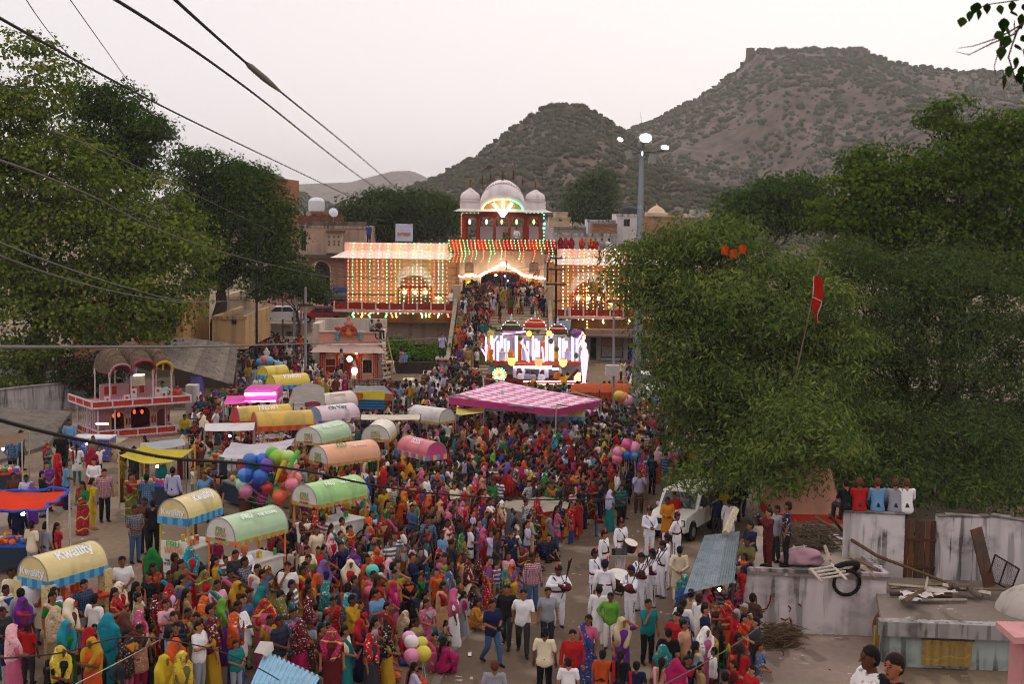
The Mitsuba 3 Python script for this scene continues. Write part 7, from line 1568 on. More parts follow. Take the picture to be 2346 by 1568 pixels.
for i, (u, v) in enumerate(((1660, 572), (1680, 580), (1700, 570))): obj('orange_cloth', sheet(np.array([[at(u - 8, v - 6, 53.5), at(u - 7, v + 12, 53.4)], [at(u, v - 10, 53.6), at(u + 1, v + 10, 53.3)], [at(u + 9, v - 8, 53.5), at(u + 8, v + 14, 53.5)]])), f'{ordn[i]} scrap of orange cloth caught in the top of the neem tree', 'cloth', 'm_cloth', '#a8441c')
# painted kiosk wall in the middle of the crowd
kq = gp(1213, 1245)
kb = thing('painted_platform', 'concrete platform in the crowd with a red and yellow painted front', 'platform')
kl = lambda m, kq=kq: move(m, kq, math.radians(38))
part(kb, 'block', kl(box(0, 2.5, .02, 2.2, 0, 1.05)), 'm_rough', '#8a7c70', PLASTER, .6); part(kb, 'painted_front', kl(box(.02, 2.48, -.02, .015, .0, 1.0)), 'm_matte', '#a8701e'); part(kb, 'red_border', kl(box(0, 2.5, -.045, -.021, .9, 1.05)), 'm_matte', '#8e2a1c'); part(kb, 'red_border', kl(box(0, .1, -.045, -.021, 0, .9)), 'm_matte', '#8e2a1c'); part(kb, 'red_border', kl(box(2.4, 2.5, -.045, -.021, 0, .9)), 'm_matte', '#8e2a1c')
for i in range(4): part(kb, 'painted_stroke', kl(move(prism(sg.LineString([(0, 0), (.12, .25), (.25, .05), (.28, .3)]).buffer(.03), .01), (.4 + i * .5, -.035, .35))), 'm_matte', ['#5a1c14', '#2a5a2c'][i % 2])
# jeep
jq = gp(1546, 1238)
jp = thing('white_jeep', 'white boxy off road car nosing out of the crowd under the neem tree', 'car')
jl = lambda m, jq=jq: move(m, jq + [.5, 1.2, 0], math.radians(62), 1.0)
prof = sg.Polygon([(-1.9, .45), (-1.92, .8), (-1.85, .98), (-.75, 1.08), (-.32, 1.66), (1.8, 1.72), (1.9, 1.0), (1.9, .45)])
for wx in (-1.2, 1.15): prof = prof - sg.Point(wx, .38).buffer(.42, 6)
part(jp, 'body', jl(move(prism(prof, 1.55), (0, -.775, 0))), 'm_gloss', '#c8c4bc')
part(jp, 'windscreen', jl(sheet(np.array([[[-.74, -.68, 1.11], [-.74, .68, 1.11]], [[-.36, -.62, 1.63], [-.36, .62, 1.63]]]) + np.array([-.025, 0, .012]))), 'm_glass')
for wy in (-.795, .775):
 for o in ([(-.62, 1.08), (-.28, 1.58), (.3, 1.6), (.3, 1.08)], [(.4, 1.08), (.4, 1.6), (1.2, 1.62), (1.2, 1.08)], [(1.3, 1.08), (1.3, 1.62), (1.72, 1.63), (1.75, 1.08)]): part(jp, 'window', jl(move(prism(sg.Polygon(o), .02), (0, wy, 0))), 'm_glass')
part(jp, 'bonnet_line', jl(box(-1.86, -.76, -.01, .01, 1.03, 1.075)), 'm_gloss', '#a8a49c')
for wy in (-.55, .55):
 k = part(jp, 'headlight', jl(box(-1.96, -1.91, wy - .16, wy + .16, .72, .88)), 'm_gloss', '#d0d0c8'); scene[k + '__surround'] = shape(jl(box(-1.945, -1.90, wy - .19, wy + .19, .69, .91)), 'm_matte', '#3a3a3a')
part(jp, 'grille', jl(box(-1.945, -1.91, -.34, .34, .70, .90)), 'm_matte', '#2a2a2c'); part(jp, 'bumper', jl(box(-2.02, -1.90, -.78, .78, .46, .60)), 'm_matte', '#a8a49c'); part(jp, 'number_plate', jl(box(-2.035, -2.022, -.2, .2, .48, .58)), 'm_matte', '#c8c4b0')
for wx in (-1.2, 1.15):
 for wy in (-.70, .70):
  k = part(jp, 'wheel', jl(tube([(wx, wy - .11, .36), (wx, wy + .11, .36)], .36, 18)), 'm_matte', '#191818'); scene[k + '__hub'] = shape(jl(tube([(wx, wy - .12, .36), (wx, wy + .12, .36)], .18, 10)), 'm_metal', '#9a9a98')
for wy in (-.85, .85): part(jp, 'mirror', jl(cbox(-.6, wy, 1.16, .08, .14, .12)), 'm_gloss', '#b8b4ac')
for wy in (-.3, .35): part(jp, 'wiper', jl(bar((-.78, wy, 1.11), (-.62, wy + .28, 1.33), .012, 4)), 'm_matte', '#1a1a1a')
# truck with a rack of bars by the shrine, far right vehicles, orange tarps
tk2 = thing('truck', 'cream pickup truck carrying a rack of long bars in front of the shrine', 'truck')
TYk = 86.0
part(tk2, 'cab', slab(sg.Polygon([ax(912, 924, TYk), ax(914, 884, TYk), ax(920, 874, TYk), ax(944, 873, TYk), ax(955, 886, TYk), ax(964, 905, TYk), ax(964, 924, TYk)]), TYk, 1.7), 'm_gloss', '#c8b896', PLASTER, .2)
part(tk2, 'side_window', slab(sg.Polygon([ax(924, 902, TYk), ax(924, 884, TYk), ax(942, 884, TYk), ax(951, 895, TYk), ax(951, 902, TYk)]), TYk - .02, .06), 'm_glass')
part(tk2, 'load_bed', bx(808, 893, 912, 922, TYk, 1.8), 'm_rough', '#a8947a', PLASTER, .4)
for i in range(10): part(tk2, 'rack_upright', bx(812 + i * 10.6, 872, 813.4 + i * 10.6, 893, TYk, .08), 'm_matte', '#4a3a34')
for v in (872, 877, 882): part(tk2, 'rack_rail', bx(806, v, 928, v + 1.6, TYk - .05, .1), 'm_matte', '#5a4438')
for i in range(7): part(tk2, 'long_bar', bar(at(840 + i * 9, 868 + i * .8, TYk + .3 + .12 * i), at(970 + i * 9, 875 + i * 3, TYk + .1 + .1 * i), .05, 5), 'm_matte', ['#8e6a66', '#a07c74', '#7a5450'][i % 3])
for uu in (835, 940): part(tk2, 'wheel', tube([at(uu, 923, TYk - .1), at(uu, 923, TYk - .1) + [0, .25, 0]], .38, 14), 'm_matte', '#171717')
emit(tk2, 'lamp', ico(.1, 1, at(884, 884, TYk - .3)), (1, .7, .3), 12)
ot = thing('orange_tarpaulin', 'long orange tarpaulin humped beside the tent', 'tarpaulin')
for (u0, u1, nm) in ((1308, 1372, 0), (1374, 1446, 1)):
 us = np.linspace(u0, u1, 12); rows = []
 for j, (vv, yy) in enumerate(((900, 78), (888, 78.3), (881, 79.2), (879, 80.5))):
  rows.append([at(u, vv + 1.2 * math.sin(u * .25 + j) + (3 if j and (u < u0 + 6) else 0), yy) for u in us])
 part(ot, 'sheet', sheet(np.array(rows)), 'm_cloth', '#b8583a', PLASTER, .2, smooth=True)
 p, q = at(u0, 900, 78), at(u1, 900, 78)
 part(ot, 'skirt', sheet(np.array([[p + (q - p) * t_ + [0, .04 * math.sin(t_ * 40), 0] for t_ in np.linspace(0, 1, 20)], [(p + (q - p) * t_) * [1, 1, 0] + [0, .04 * math.sin(t_ * 40), .05] for t_ in np.linspace(0, 1, 20)]])), 'm_cloth', '#a04c34', smooth=True)
car('parked_van', 'white car half sunk in the crowd beyond the mast', 1482, 912, 84, '#c4c0bc', 1.2, 4.2)
bt = thing('blue_tractor_trolley', 'blue topped trolley with a green panel in the crowd right of the mast', 'trolley')
part(bt, 'canopy', bx(1526, 899, 1582, 909, 82, 2.4), 'm_gloss', '#2a4a9c', PLASTER, .2); part(bt, 'canopy_edge', bx(1524, 908, 1584, 911, 81.9, 2.6), 'm_gloss', '#8aa0c8'); part(bt, 'bed', bx(1528, 930, 1580, 945, 82, 2.4), 'm_gloss', '#2a4a8c')
for uu in (1529, 1554, 1577): part(bt, 'post', bx(uu, 910, uu + 2, 931, 82, .1), 'm_matte', '#5a6a8a')
sb2 = thing('green_board', 'green and blue painted board standing in the crowd right of the mast', 'sign')
part(sb2, 'lower_panel', bx(1501, 922, 1524, 935, 79, .05), 'm_matte', '#1e6a44'); part(sb2, 'upper_panel', bx(1500, 908, 1538, 921.5, 79, .05), 'm_matte', '#3a4a8c')
v_, f_ = text('Om', .22, .02, True); part(sb2, 'lettering', (v_ + at(1508, 917, 78.98), f_), 'm_matte', '#c8d0e0', kind='stuff')
for uu in (1503, 1520): part(sb2, 'leg', bx(uu, 934, uu + 1.5, 960, 79.05, .05), 'm_matte', '#444444')
# ---------------------------------------------------------------- people
MF = m3.Manifold
NMAX = [9]
def S(c, r, n=8, s=None):
 q = MF.sphere(r, min(n, NMAX[0]))
 if s is not None: q = q.scale(s)
 return q.translate([float(k) for k in c])
def hull(*ss): return MF.batch_hull(list(ss))
def union(ms): return MF.batch_boolean(ms, m3.OpType.Add) if NMAX[0] > 4 else MF.compose(list(ms))
def chain(pts, rs, n): return [hull(S(a, ra, n), S(b, rb, n)) for a, b, ra, rb in zip(pts[:-1], pts[1:], rs[:-1], rs[1:])]
ARMS = {
 'down': ((.25, .02, 1.12), (.265, -.05, .88)), 'front': ((.25, -.03, 1.13), (.07, -.22, 1.04)), 'cross': ((.25, -.08, 1.14), (-.07, -.21, 1.16)),
 'brow': ((.33, -.16, 1.47), (.11, -.17, 1.61)), 'phone': ((.22, -.20, 1.24), (.06, -.33, 1.47)), 'up': ((.27, -.08, 1.62), (.30, -.12, 1.86)),
 'hip': ((.37, .08, 1.15), (.21, -.05, .98)), 'chin': ((.17, -.18, 1.15), (.04, -.19, 1.40)), 'fore': ((.25, -.10, 1.13), (.22, -.30, .95)),
 'rear': ((.26, .16, 1.13), (.25, .20, .90)), 'play': ((.31, -.08, 1.20), (.05, -.30, 1.25)), 'behind': ((.27, .12, 1.14), (.08, .17, .98)),
 'knee': ((.25, -.12, 1.13), (.14, -.38, 1.02)), 'point': ((.26, -.25, 1.38), (.24, -.50, 1.42)),
}
def template(kind, larm='down', rarm='down', legs='stand', lod=0, seed=0):
 """kind: shirt, kurta, sari, veil, girl, band. Returns {part: (v, f)}; the figure faces -y and stands on z = 0."""
 n, hi = {0: (9, True), 1: (6, False), 2: (4, False)}[lod]
 rng = np.random.default_rng(seed)
 NMAX[0] = n if lod == 2 else 9
 P = {}
 hipz = 0.93
 drop = 0.0
 hip = {s: np.array([s * .09, 0, .93]) for s in (-1, 1)}
 if legs == 'stand':
  kn = {s: np.array([s * .10, -.02, .50]) for s in (-1, 1)}; an = {s: np.array([s * .11, .02, .08]) for s in (-1, 1)}
 elif legs == 'walk':
  kn = {1: np.array([.10, -.17, .52]), -1: np.array([-.10, .02, .50])}; an = {1: np.array([.10, -.24, .10]), -1: np.array([-.10, .30, .15])}
 elif legs == 'sit':
  kn = {s: np.array([s * .14, -.44, .93]) for s in (-1, 1)}; an = {s: np.array([s * .13, -.50, .50]) for s in (-1, 1)}; drop = 0.84
 elif legs == 'squat':
  kn = {s: np.array([s * .17, -.34, 1.20]) for s in (-1, 1)}; an = {s: np.array([s * .12, -.30, .80]) for s in (-1, 1)}; drop = 0.72
 else:  # floor, legs crossed
  kn = {s: np.array([s * .33, -.22, .92]) for s in (-1, 1)}; an = {s: np.array([-s * .10, -.34, .86]) for s in (-1, 1)}; drop = 0.80
 lean = -0.06 if legs in ('sit', 'squat', 'floor') else 0.0
 def up(p): return np.array([p[0], p[1] + lean * max(0, (p[2] - .95)) * 2, p[2]])
 sh = {s: up((s * .185, .01, 1.40)) for s in (-1, 1)}
 el, wr = {}, {}
 for s, a in ((-1, larm), (1, rarm)):
  e, w = ARMS[a]
  el[s], wr[s] = up((s * e[0], e[1], e[2])), up((s * w[0], w[1], w[2]))
 slim = 0.92 if kind in ('sari', 'veil', 'girl') else 1.0
 H = up((0, -.01, 1.595))
 # body: one continuous skin from head to feet
 b = [hull(S(H + [0, .01, .03], .092, n, None), S(H + [0, .005, -.02], .085, n), S(H + [0, -.035, -.085], .042, n)), hull(S(H + [0, .02, -.06], .052, n), S(up((0, .02, 1.40)), .062, n))]
 if hi:
  b += [hull(S(H + [0, -.092, .005], .012, 6), S(H + [0, -.108, -.025], .014, 6)), S(H + [-.092, .01, -.01], .02, 6), S(H + [.092, .01, -.01], .02, 6)]
 if lod < 2: b += [hull(S(up((-.10, -.025, 1.31)), .066, n), S(up((.10, -.025, 1.31)), .066, n), S(up((0, -.01, 1.0)), .075, n), S(up((0, .0, 1.40)), .05, n))]
 for s in (-1, 1):
  b += chain([sh[s], el[s], wr[s]], [.05, .040, .028], n)
  d = wr[s] - el[s]; d = d / np.linalg.norm(d)
  side = np.cross(d, [0, 1, 0.2]); side /= np.linalg.norm(side) + 1e-9
  palm = wr[s] + d * .05
  if lod == 2:
   b.append(hull(S(wr[s], .03, 4), S(palm + d * .06, .025, 4)))
  if lod < 2: b.append(hull(S(wr[s], .026, 6), S(palm + side * .022 + d * .03, .017, 6), S(palm - side * .022 + d * .03, .017, 6)))
  if hi:
   nrm = np.cross(d, side)
   for k, L in zip((-1.5, -.5, .5, 1.5), (.055, .068, .064, .05)):
    k0 = palm + d * .035 + side * .016 * k
    k1 = k0 + d * L * .6 - nrm * .006
    b.append(hull(S(k0, .0095, 5), S(k1, .0085, 5)))
    b.append(hull(S(k1, .0085, 5), S(k1 + d * L * .45 - nrm * .022, .007, 5)))
   b.append(hull(S(wr[s] + d * .03 + side * .024, .011, 5), S(wr[s] + d * .075 + side * .048, .009, 5)))
  if lod < 2: b += chain([hip[s], kn[s], an[s]], [.085, .052, .038], n)
  toe = an[s] + np.array([s * .015, -.15, -.045]) if legs != 'floor' else an[s] + np.array([-s * .12, -.03, -.02])
  b.append(hull(S(an[s] + [0, .03, -.04], .035, 6), S(toe, .03, 6)))
 if lod == 2: b = [hull(S(H + [0, .01, .03], .095, 6), S(H + [0, -.03, -.085], .05, 4), S(up((0, .02, 1.40)), .06, 4))] + b[2:]
 P['body'] = union(b)
 # clothes
 c, folds = {}, {}
 def torso(zb, rb, wb, g=1.0):
  return [hull(S(sh[-1] + [.02, 0, -.02], .068 * g, n), S(sh[1] + [-.02, 0, -.02], .068 * g, n), S(up((-.10, -.03, 1.27)), .098 * g * slim, n), S(up((.10, -.03, 1.27)), .098 * g * slim, n)),
    hull(S(up((-.10, -.03, 1.27)), .098 * g * slim, n), S(up((.10, -.03, 1.27)), .098 * g * slim, n), S(up((-.08, -.01, 1.08)), .092 * slim * g, n), S(up((.08, -.01, 1.08)), .092 * slim * g, n)),
    hull(S(up((-.08, -.01, 1.08)), .092 * slim * g, n), S(up((.08, -.01, 1.08)), .092 * slim * g, n), S((-wb, 0, zb), rb, n), S((wb, 0, zb), rb, n))]
 def sleeves(frac, r0=.068, r1=.055):
  o = []
  for s in (-1, 1):
   o.append(hull(S(sh[s], r0, n), S(el[s] if frac > .5 else sh[s] + (el[s] - sh[s]) * .8, r1, n)))
   if frac > .5: o.append(hull(S(el[s], r1, n), S(el[s] + (wr[s] - el[s]) * frac * .95, .040, n)))
  return o
 def trouser(r=(.100, .078, .060)):
  o = [hull(S(hip[-1] * [.85, 1, 1], .103, n), S(hip[1] * [.85, 1, 1], .103, n), S((0, .01, .99), .10, n))]
  for s in (-1, 1): o += chain([hip[s], kn[s], an[s] + (kn[s] - an[s]) * .06], r, n)
  return o
 def skirt(r0=.20, z0=.03):
  if legs in ('stand', 'walk'):
   rings = [S((r0 * math.cos(a), r0 * .85 * math.sin(a) - (.02 if legs == 'stand' else .03), z0 + .03), .03, 5) for a in np.linspace(0, 2 * np.pi, 8, endpoint=False)]
   return [hull(S((-.08, 0, .98), .105, n), S((.08, 0, .98), .105, n), S((-.10, .02, .82), .125, n), S((.10, .02, .82), .125, n)),
     hull(S((-.10, .02, .82), .125, n), S((.10, .02, .82), .125, n), *rings)]
  o = [hull(S(hip[-1], .13, n), S(hip[1], .13, n), S((0, .02, 1.0), .12, n))]
  o.append(hull(S(hip[-1], .12, n), S(hip[1], .12, n), S(kn[-1], .085, n), S(kn[1], .085, n)))
  o.append(hull(S(kn[-1], .085, n), S(kn[1], .085, n), S(an[-1], .09, n), S(an[1], .09, n)))
  return o
 hood = lambda: None
 if kind == 'shirt':
  c['shirt'] = union(torso(.86, .125, .088) + sleeves(.3 if seed % 3 != 1 else .95)); c['trousers'] = union(trouser())
 elif kind == 'kurta':
  lo = [hull(S((-.085, 0, .93), .125, n), S((.085, 0, .93), .125, n), S((-.14, -.02, .50), .095, n), S((.14, -.02, .50), .095, n), S((0, .06, .50), .1, n))] if legs in ('stand', 'walk') else [hull(S((-.08, 0, .93), .13, n), S((.08, 0, .93), .13, n), S(kn[-1] * .7 + hip[-1] * .3, .1, n), S(kn[1] * .7 + hip[1] * .3, .1, n))]
  c['kurta'] = union(torso(.93, .125, .085, 1.03) + sleeves(.95) + lo); c['trousers'] = union(trouser((.10, .082, .062)))
 elif kind in ('sari', 'veil'):
  c['blouse'] = union(torso(1.08, .09, .07) + sleeves(.3, .064, .052)); c['skirt'] = union(skirt())
  back = [S(up((-.13, .08, 1.36)), .075, n), S(up((.13, .08, 1.36)), .075, n), S(up((-.10, .08, .98)), .095, n), S(up((.13, .06, .92)), .095, n)]
  if kind == 'veil':
   cloth = [hull(S(H + [0, .025, .035], .122, n), S(H + [0, .055, -.06], .115, n)), hull(S(H + [0, .055, -.06], .115, n), S(sh[-1] + [.0, .03, .0], .085, n), S(sh[1] + [0, .03, 0], .085, n)),
                     hull(*back), hull(S(sh[-1] + [0, -.01, .0], .085, n), S(up((-.16, -.07, 1.18)), .085, n), back[0], back[2])]
   cloth.append(hull(S(sh[1] + [0, 0, .0], .08, n), S(up((.10, -.10, 1.20)), .07, n), S(up((.0, -.13, 1.02)), .06, n)))
   c['veil'] = union(cloth) - hull(S(H + [0, -.125, .012], .088, n), S(H + [0, -.16, -.09], .085, n))
  else:
   c['sari_drape'] = union([hull(S(sh[-1] + [.03, -.03, .03], .075, n), S(up((.06, -.10, 1.16)), .085, n)), hull(S(up((.06, -.10, 1.16)), .085, n), S((.10, -.05, .93), .10, n)),
                                     hull(S(sh[-1] + [.02, .05, .02], .078, n), S(up((-.12, .10, .90)), .085, n), S(up((-.02, .10, .92)), .075, n))])
 elif kind == 'girl':
  lo = [hull(S((-.07, 0, .95), .105, n), S((.07, 0, .95), .105, n), S((-.13, -.01, .62), .09, n), S((.13, -.01, .62), .09, n))] if legs in ('stand', 'walk') else [hull(S((-.07, 0, .95), .12, n), S((.07, 0, .95), .12, n), S(kn[-1] * .6 + hip[-1] * .4, .1, n), S(kn[1] * .6 + hip[1] * .4, .1, n))]
  c['tunic'] = union(torso(.95, .105, .07) + sleeves(.3, .062, .054) + lo); c['leggings'] = union(trouser((.10, .066, .048)))
  c['scarf'] = hull(S(up((-.12, -.10, 1.36)), .035, 6), S(up((.12, -.10, 1.36)), .035, 6), S(up((0, -.145, 1.22)), .03, 6)) + hull(S(sh[1] + [-.03, .07, .02], .05, 6), S(up((.12, .12, .98)), .04, 6))
 elif kind == 'band':
  lo = [hull(S((-.08, 0, 1.02), .115, n), S((.08, 0, 1.02), .115, n), S((-.11, 0, .78), .115, n), S((.11, 0, .78), .115, n))]
  c['tunic'] = union(torso(1.02, .115, .08, 1.03) + sleeves(.95, .074, .062) + lo); c['trousers'] = union(trouser((.115, .086, .072)))
  c['belt'] = hull(S((-.085, -.005, 1.04), .122, 10), S((.085, -.005, 1.04), .122, 10)) ^ MF.cube([1, 1, .06], True).translate([0, 0, 1.04])
  c['sash'] = union([hull(S(sh[-1] + [.03, -.075, .03], .02, 6), S((.02, -.135, 1.2), .02, 6)), hull(S((.02, -.135, 1.2), .02, 6), S((.14, -.11, 1.02), .02, 6))])
  c['cap'] = hull(S(H + [0, .01, .085], .085, 10), S(H + [0, .01, .05], .112, 10)) - MF.cube([.5, .5, .1], True).translate([float(H[0]), float(H[1]), float(H[2] - .01)])
  c['plume'] = hull(S(H + [-.06, -.06, .11], .022, 6), S(H + [-.07, -.06, .20], .03, 6))
  c['trouser_stripe'] = union([hull(S(hip[s] + [s * .105, 0, 0], .018, 5), S(kn[s] + [s * .075, 0, 0], .018, 5)) for s in (-1, 1)] + [hull(S(kn[s] + [s * .075, 0, 0], .018, 5), S(an[s] + [s * .055, 0, 0.05], .018, 5)) for s in (-1, 1)])
 if kind != 'veil':
  cap = hull(S(H + [0, .022, .048], .098, n), S(H + [0, .04, -.02], .088, n))
  if kind in ('sari', 'girl') and legs != 'never':
   cap = cap + S(H + [0, .115, -.05], .045, n) if seed % 2 else cap + union(chain([H + [0, .09, -.03], up((0, .12, 1.40)), up((.02, .13, 1.12))], [.045, .034, .018], 6))
  c['hair'] = cap - hull(S(H + [0, -.115, -.005], .085, n), S(H + [0, -.12, -.12], .08, n))
 if kind in ('shirt', 'band'):
  o = []
  for s in (-1, 1):
   toe = an[s] + np.array([s * .015, -.155, -.045]) if legs != 'floor' else an[s] + np.array([-s * .12, -.03, -.02])
   o.append(hull(S(an[s] + [0, .035, -.038], .045, 6), S(toe, .038, 6)))
  c['shoes'] = union(o)
 P.update(c)
 out = {}
 for k, m in P.items():
  if lod == 1: m = m.simplify(.010)
  elif k in ('body', 'shoes', 'hair'): m = m.simplify(.004)
  soft = hi and k in ('shirt', 'kurta', 'blouse', 'skirt', 'veil', 'tunic', 'trousers', 'sari_drape', 'leggings')
  if soft: m = m.refine_to_length(.10)
  v, f = arr(m)
  if soft:
   t = trimesh.smoothing.filter_taubin(trimesh.Trimesh(v, f, process=False), .5, .5, iterations=5)
   v = np.array(t.vertices)
   g = np.stack([v[:, 0] * (16 if k in ('skirt', 'veil') else 9), v[:, 1] * (16 if k in ('skirt', 'veil') else 9), v[:, 2] * (3 if k in ('skirt', 'veil') else 13)], -1)
   ctr = np.array([0, 0, 0])
   rad = v - np.array([0, 0, 1]) * v[:, 2:]
   rad /= np.linalg.norm(rad, axis=1, keepdims=True) + 1e-6
   v = v + rad * ((meshkit.noise(g, seed + 3) - .5) * (.05 if k in ('skirt', 'veil') else .028))[:, None] + rad * .006
  v = v - [0, 0, drop]
  out[k] = (v, f)
 if hi and kind != 'none':
  q = [cbox(s * .032, -.074, .014, .024, .012, .010) for s in (-1, 1)] + [cbox(s * .033, -.075, .036, .034, .012, .006) for s in (-1, 1)] + [cbox(0, -.078, -.066, .036, .012, .008)]
  v, f = cat(q); out['face'] = (v + H - [0, 0, drop], f)
 return out
TCACHE = {}
def tpl(kind, larm, rarm, legs, lod, seed):
 k = (kind, larm, rarm, legs, lod, seed)
 if k not in TCACHE: TCACHE[k] = template(*k)
 return TCACHE[k]
COL = {'red': '#9c1a1e', 'crimson': '#8c1226', 'maroon': '#521019', 'orange': '#b84a1c', 'saffron': '#b8721e', 'yellow': '#b49a24', 'mustard': '#a67c1c', 'pink': '#b05070', 'magenta': '#941a4c',
       'rose': '#d49aa4', 'purple': '#58267a', 'violet': '#66508a', 'blue': '#20427e', 'navy': '#141c3c', 'sky blue': '#5c84ac', 'turquoise': '#1a7888', 'teal': '#0c6a68', 'green': '#1e6630', 'lime': '#5a8e2c',
       'olive': '#5c5a2c', 'white': '#d8d4d2', 'cream': '#d2c4a4', 'grey': '#85868c', 'charcoal': '#2c2c32', 'black': '#141418', 'brown': '#553224', 'beige': '#b09878', 'khaki': '#8a7450', 'peach': '#b88468', 'lavender': '#b0a4c8', 'mint': '#8cc4b0', 'denim blue': '#3c5474'}
SKIN = ['#7a4f38', '#8a5a40', '#6b4430', '#955f45', '#5c3a2a', '#a06c50']
HAIR = ['#15110f', '#1a1513', '#120f10', '#241a15']
PAT = {'': PLAIN, 'checked ': CHECK, 'printed ': PRINT, 'striped ': STRIPE, 'gold-edged ': SARI, 'dotted ': SPOT}
KINDS = {'shirt': [('shirt', 0), ('trousers', 1), ('shoes', 2)], 'kurta': [('kurta', 0), ('trousers', 1)], 'sari': [('blouse', 1), ('skirt', 0), ('sari_drape', 0)], 'veil': [('blouse', 1), ('skirt', 1), ('veil', 0)],
         'girl': [('tunic', 0), ('leggings', 1), ('scarf', 2)], 'band': []}
POSE = {('down', 'down'): '', ('front', 'front'): 'hands together', ('cross', 'cross'): 'arms folded', ('down', 'brow'): 'one hand at the brow', ('phone', 'phone'): 'hands raised to the face', ('hip', 'down'): 'one hand on hip', ('down', 'up'): 'one arm raised',
  ('chin', 'down'): 'hand at chin', ('rear', 'fore'): 'walking', ('behind', 'behind'): 'hands behind back', ('knee', 'knee'): 'hands on knees', ('play', 'play'): '', ('point', 'down'): 'pointing'}
_said = set()
people = []          # every figure: dict(pos, rz, scale, kind, arms, legs, cols, pats, skin, hair, label, key)
def person(pos, kind, c0, c1='black', c2='black', pose=('down', 'down'), legs='stand', rz=0.0, s=1.0, p0='', p1='', label=None, group=None, near='', own=True, hair=None, skin=None, seed=None, cat_='person', extra=None):
 people.append(dict(pos=np.asarray(pos, float), kind=kind, c=(c0, c1, c2), pose=pose, legs=legs, rz=rz, s=s, p=(p0, p1), label=label, group=group, near=near, own=own, hair=hair, skin=skin, seed=len(people) if seed is None else seed, extra=extra))
 return people[-1]
def say(q):
 c0, c1, c2 = q['c']; p0, p1 = q['p']
 k = q['kind']
 age = 'small ' if q['s'] < .8 else ''
 what = {'shirt': f'{p0}{c0} shirt and {c1} trousers', 'kurta': f'{p0}long {c0} kurta', 'sari': f'{p0}{c0} sari with {c1} blouse', 'veil': f'{p0}{c0} veil over {p1}{c1} dress', 'girl': f'{p0}{c0} tunic and {c1} leggings', 'band': 'white band uniform'}[k]
 act = {'sit': 'sitting', 'floor': 'seated low', 'squat': 'crouching'}.get(q['legs'], '')
 ps = POSE.get(q['pose'], '')
 def make(level):
  w = what
  if level > 1 and ' and ' in w: w = w[:w.rfind(' and ')]
  if level > 1 and ' with ' in w: w = w[:w.rfind(' with ')]
  if level > 2 and ' over ' in w: w = w[:w.rfind(' over ')]
  return ' '.join((f"{age}person in {w}" + (f", {ps}" if ps and level == 0 else '') + (f", {act}" if act and 'on the' not in q['near'] else '') + (f" {q['near']}" if q['near'] else '')).split())
 for level in range(4):
  if len(make(level).split()) <= 16: break
 return make(level)
def build_person(q, lod):
 c0, c1, c2 = q['c']
 T = tpl(q['kind'], *q['pose'], q['legs'], lod, q['seed'] % 3)
 rng = random.Random(q['seed'] * 7 + 1)
 m = rot(q['rz']) * q['s']
 skin, hair = q['skin'] or rng.choice(SKIN), q['hair'] or rng.choice(HAIR)
 if hair in COL: hair = COL[hair]
 out = []
 for k, (v, f) in T.items():
  col, pat = '#222222', PLAIN
  if k == 'body': col = skin
  elif k == 'hair': col = hair
  elif k == 'face': col = '#1c1210'
  elif q['kind'] == 'band':
   col = {'tunic': '#dad8de', 'trousers': '#d6d4dc', 'belt': '#581a1c', 'sash': '#20233a', 'cap': '#141a30', 'plume': '#d8441c', 'trouser_stripe': '#1c2244', 'shoes': '#151212'}[k]
  else:
   i = dict(KINDS[q['kind']])[k]
   col = COL[(c0, c1, c2)[i]]
   pat = PAT[q['p'][i]] if i < 2 else PLAIN
   if k == 'shoes': col = '#241c18'
  out.append((k, v @ m.T + q['pos'], f, col, pat))
 return out
# explicit people. Rows: u, v of the feet (or None), v of the head top (or None), kind, colours, pose, legs, facing in degrees, size, patterns, where
DD, FR, CR, BR, PH, HP, UPA, CH_, WK, BH, KN, PL, PT = [('down', 'down'), ('front', 'front'), ('cross', 'cross'), ('down', 'brow'), ('phone', 'phone'), ('hip', 'down'), ('down', 'up'), ('chin', 'down'), ('rear', 'fore'), ('behind', 'behind'), ('knee', 'knee'), ('play', 'play'), ('point', 'down')]
def by_head(u, vh, H):
 """The ground point of a figure of height H whose head top shows at (u, vh)."""
 z = H
 for _ in range(15):
  q = on_plane(u, vh, z); z = float(gz(q[0], q[1])) + H
 return np.array([q[0], q[1], z - H])
EXP = []
def ex(u, vf, kind, c0, c1='black', c2='black', pose=DD, legs='stand', deg=0, s=1.0, p0='', p1='', near='', head=False, z=None, Y=None, label=None, hair=None, group=None):
 H = 1.70 * s if legs in ('stand', 'walk') else .90 * s
 if z is not None: pos = on_plane(u, vf, z) if Y is None else np.array([*at(u, vf, Y)[:2], z])
 elif head: pos = by_head(u, vf, H)
 else: pos = gp(u, vf)
 q = person(pos, kind, c0, c1, c2, pose, legs, math.radians(deg), s, p0, p1, near=near, label=label, hair=hair, group=group)
 EXP.append(q); return q
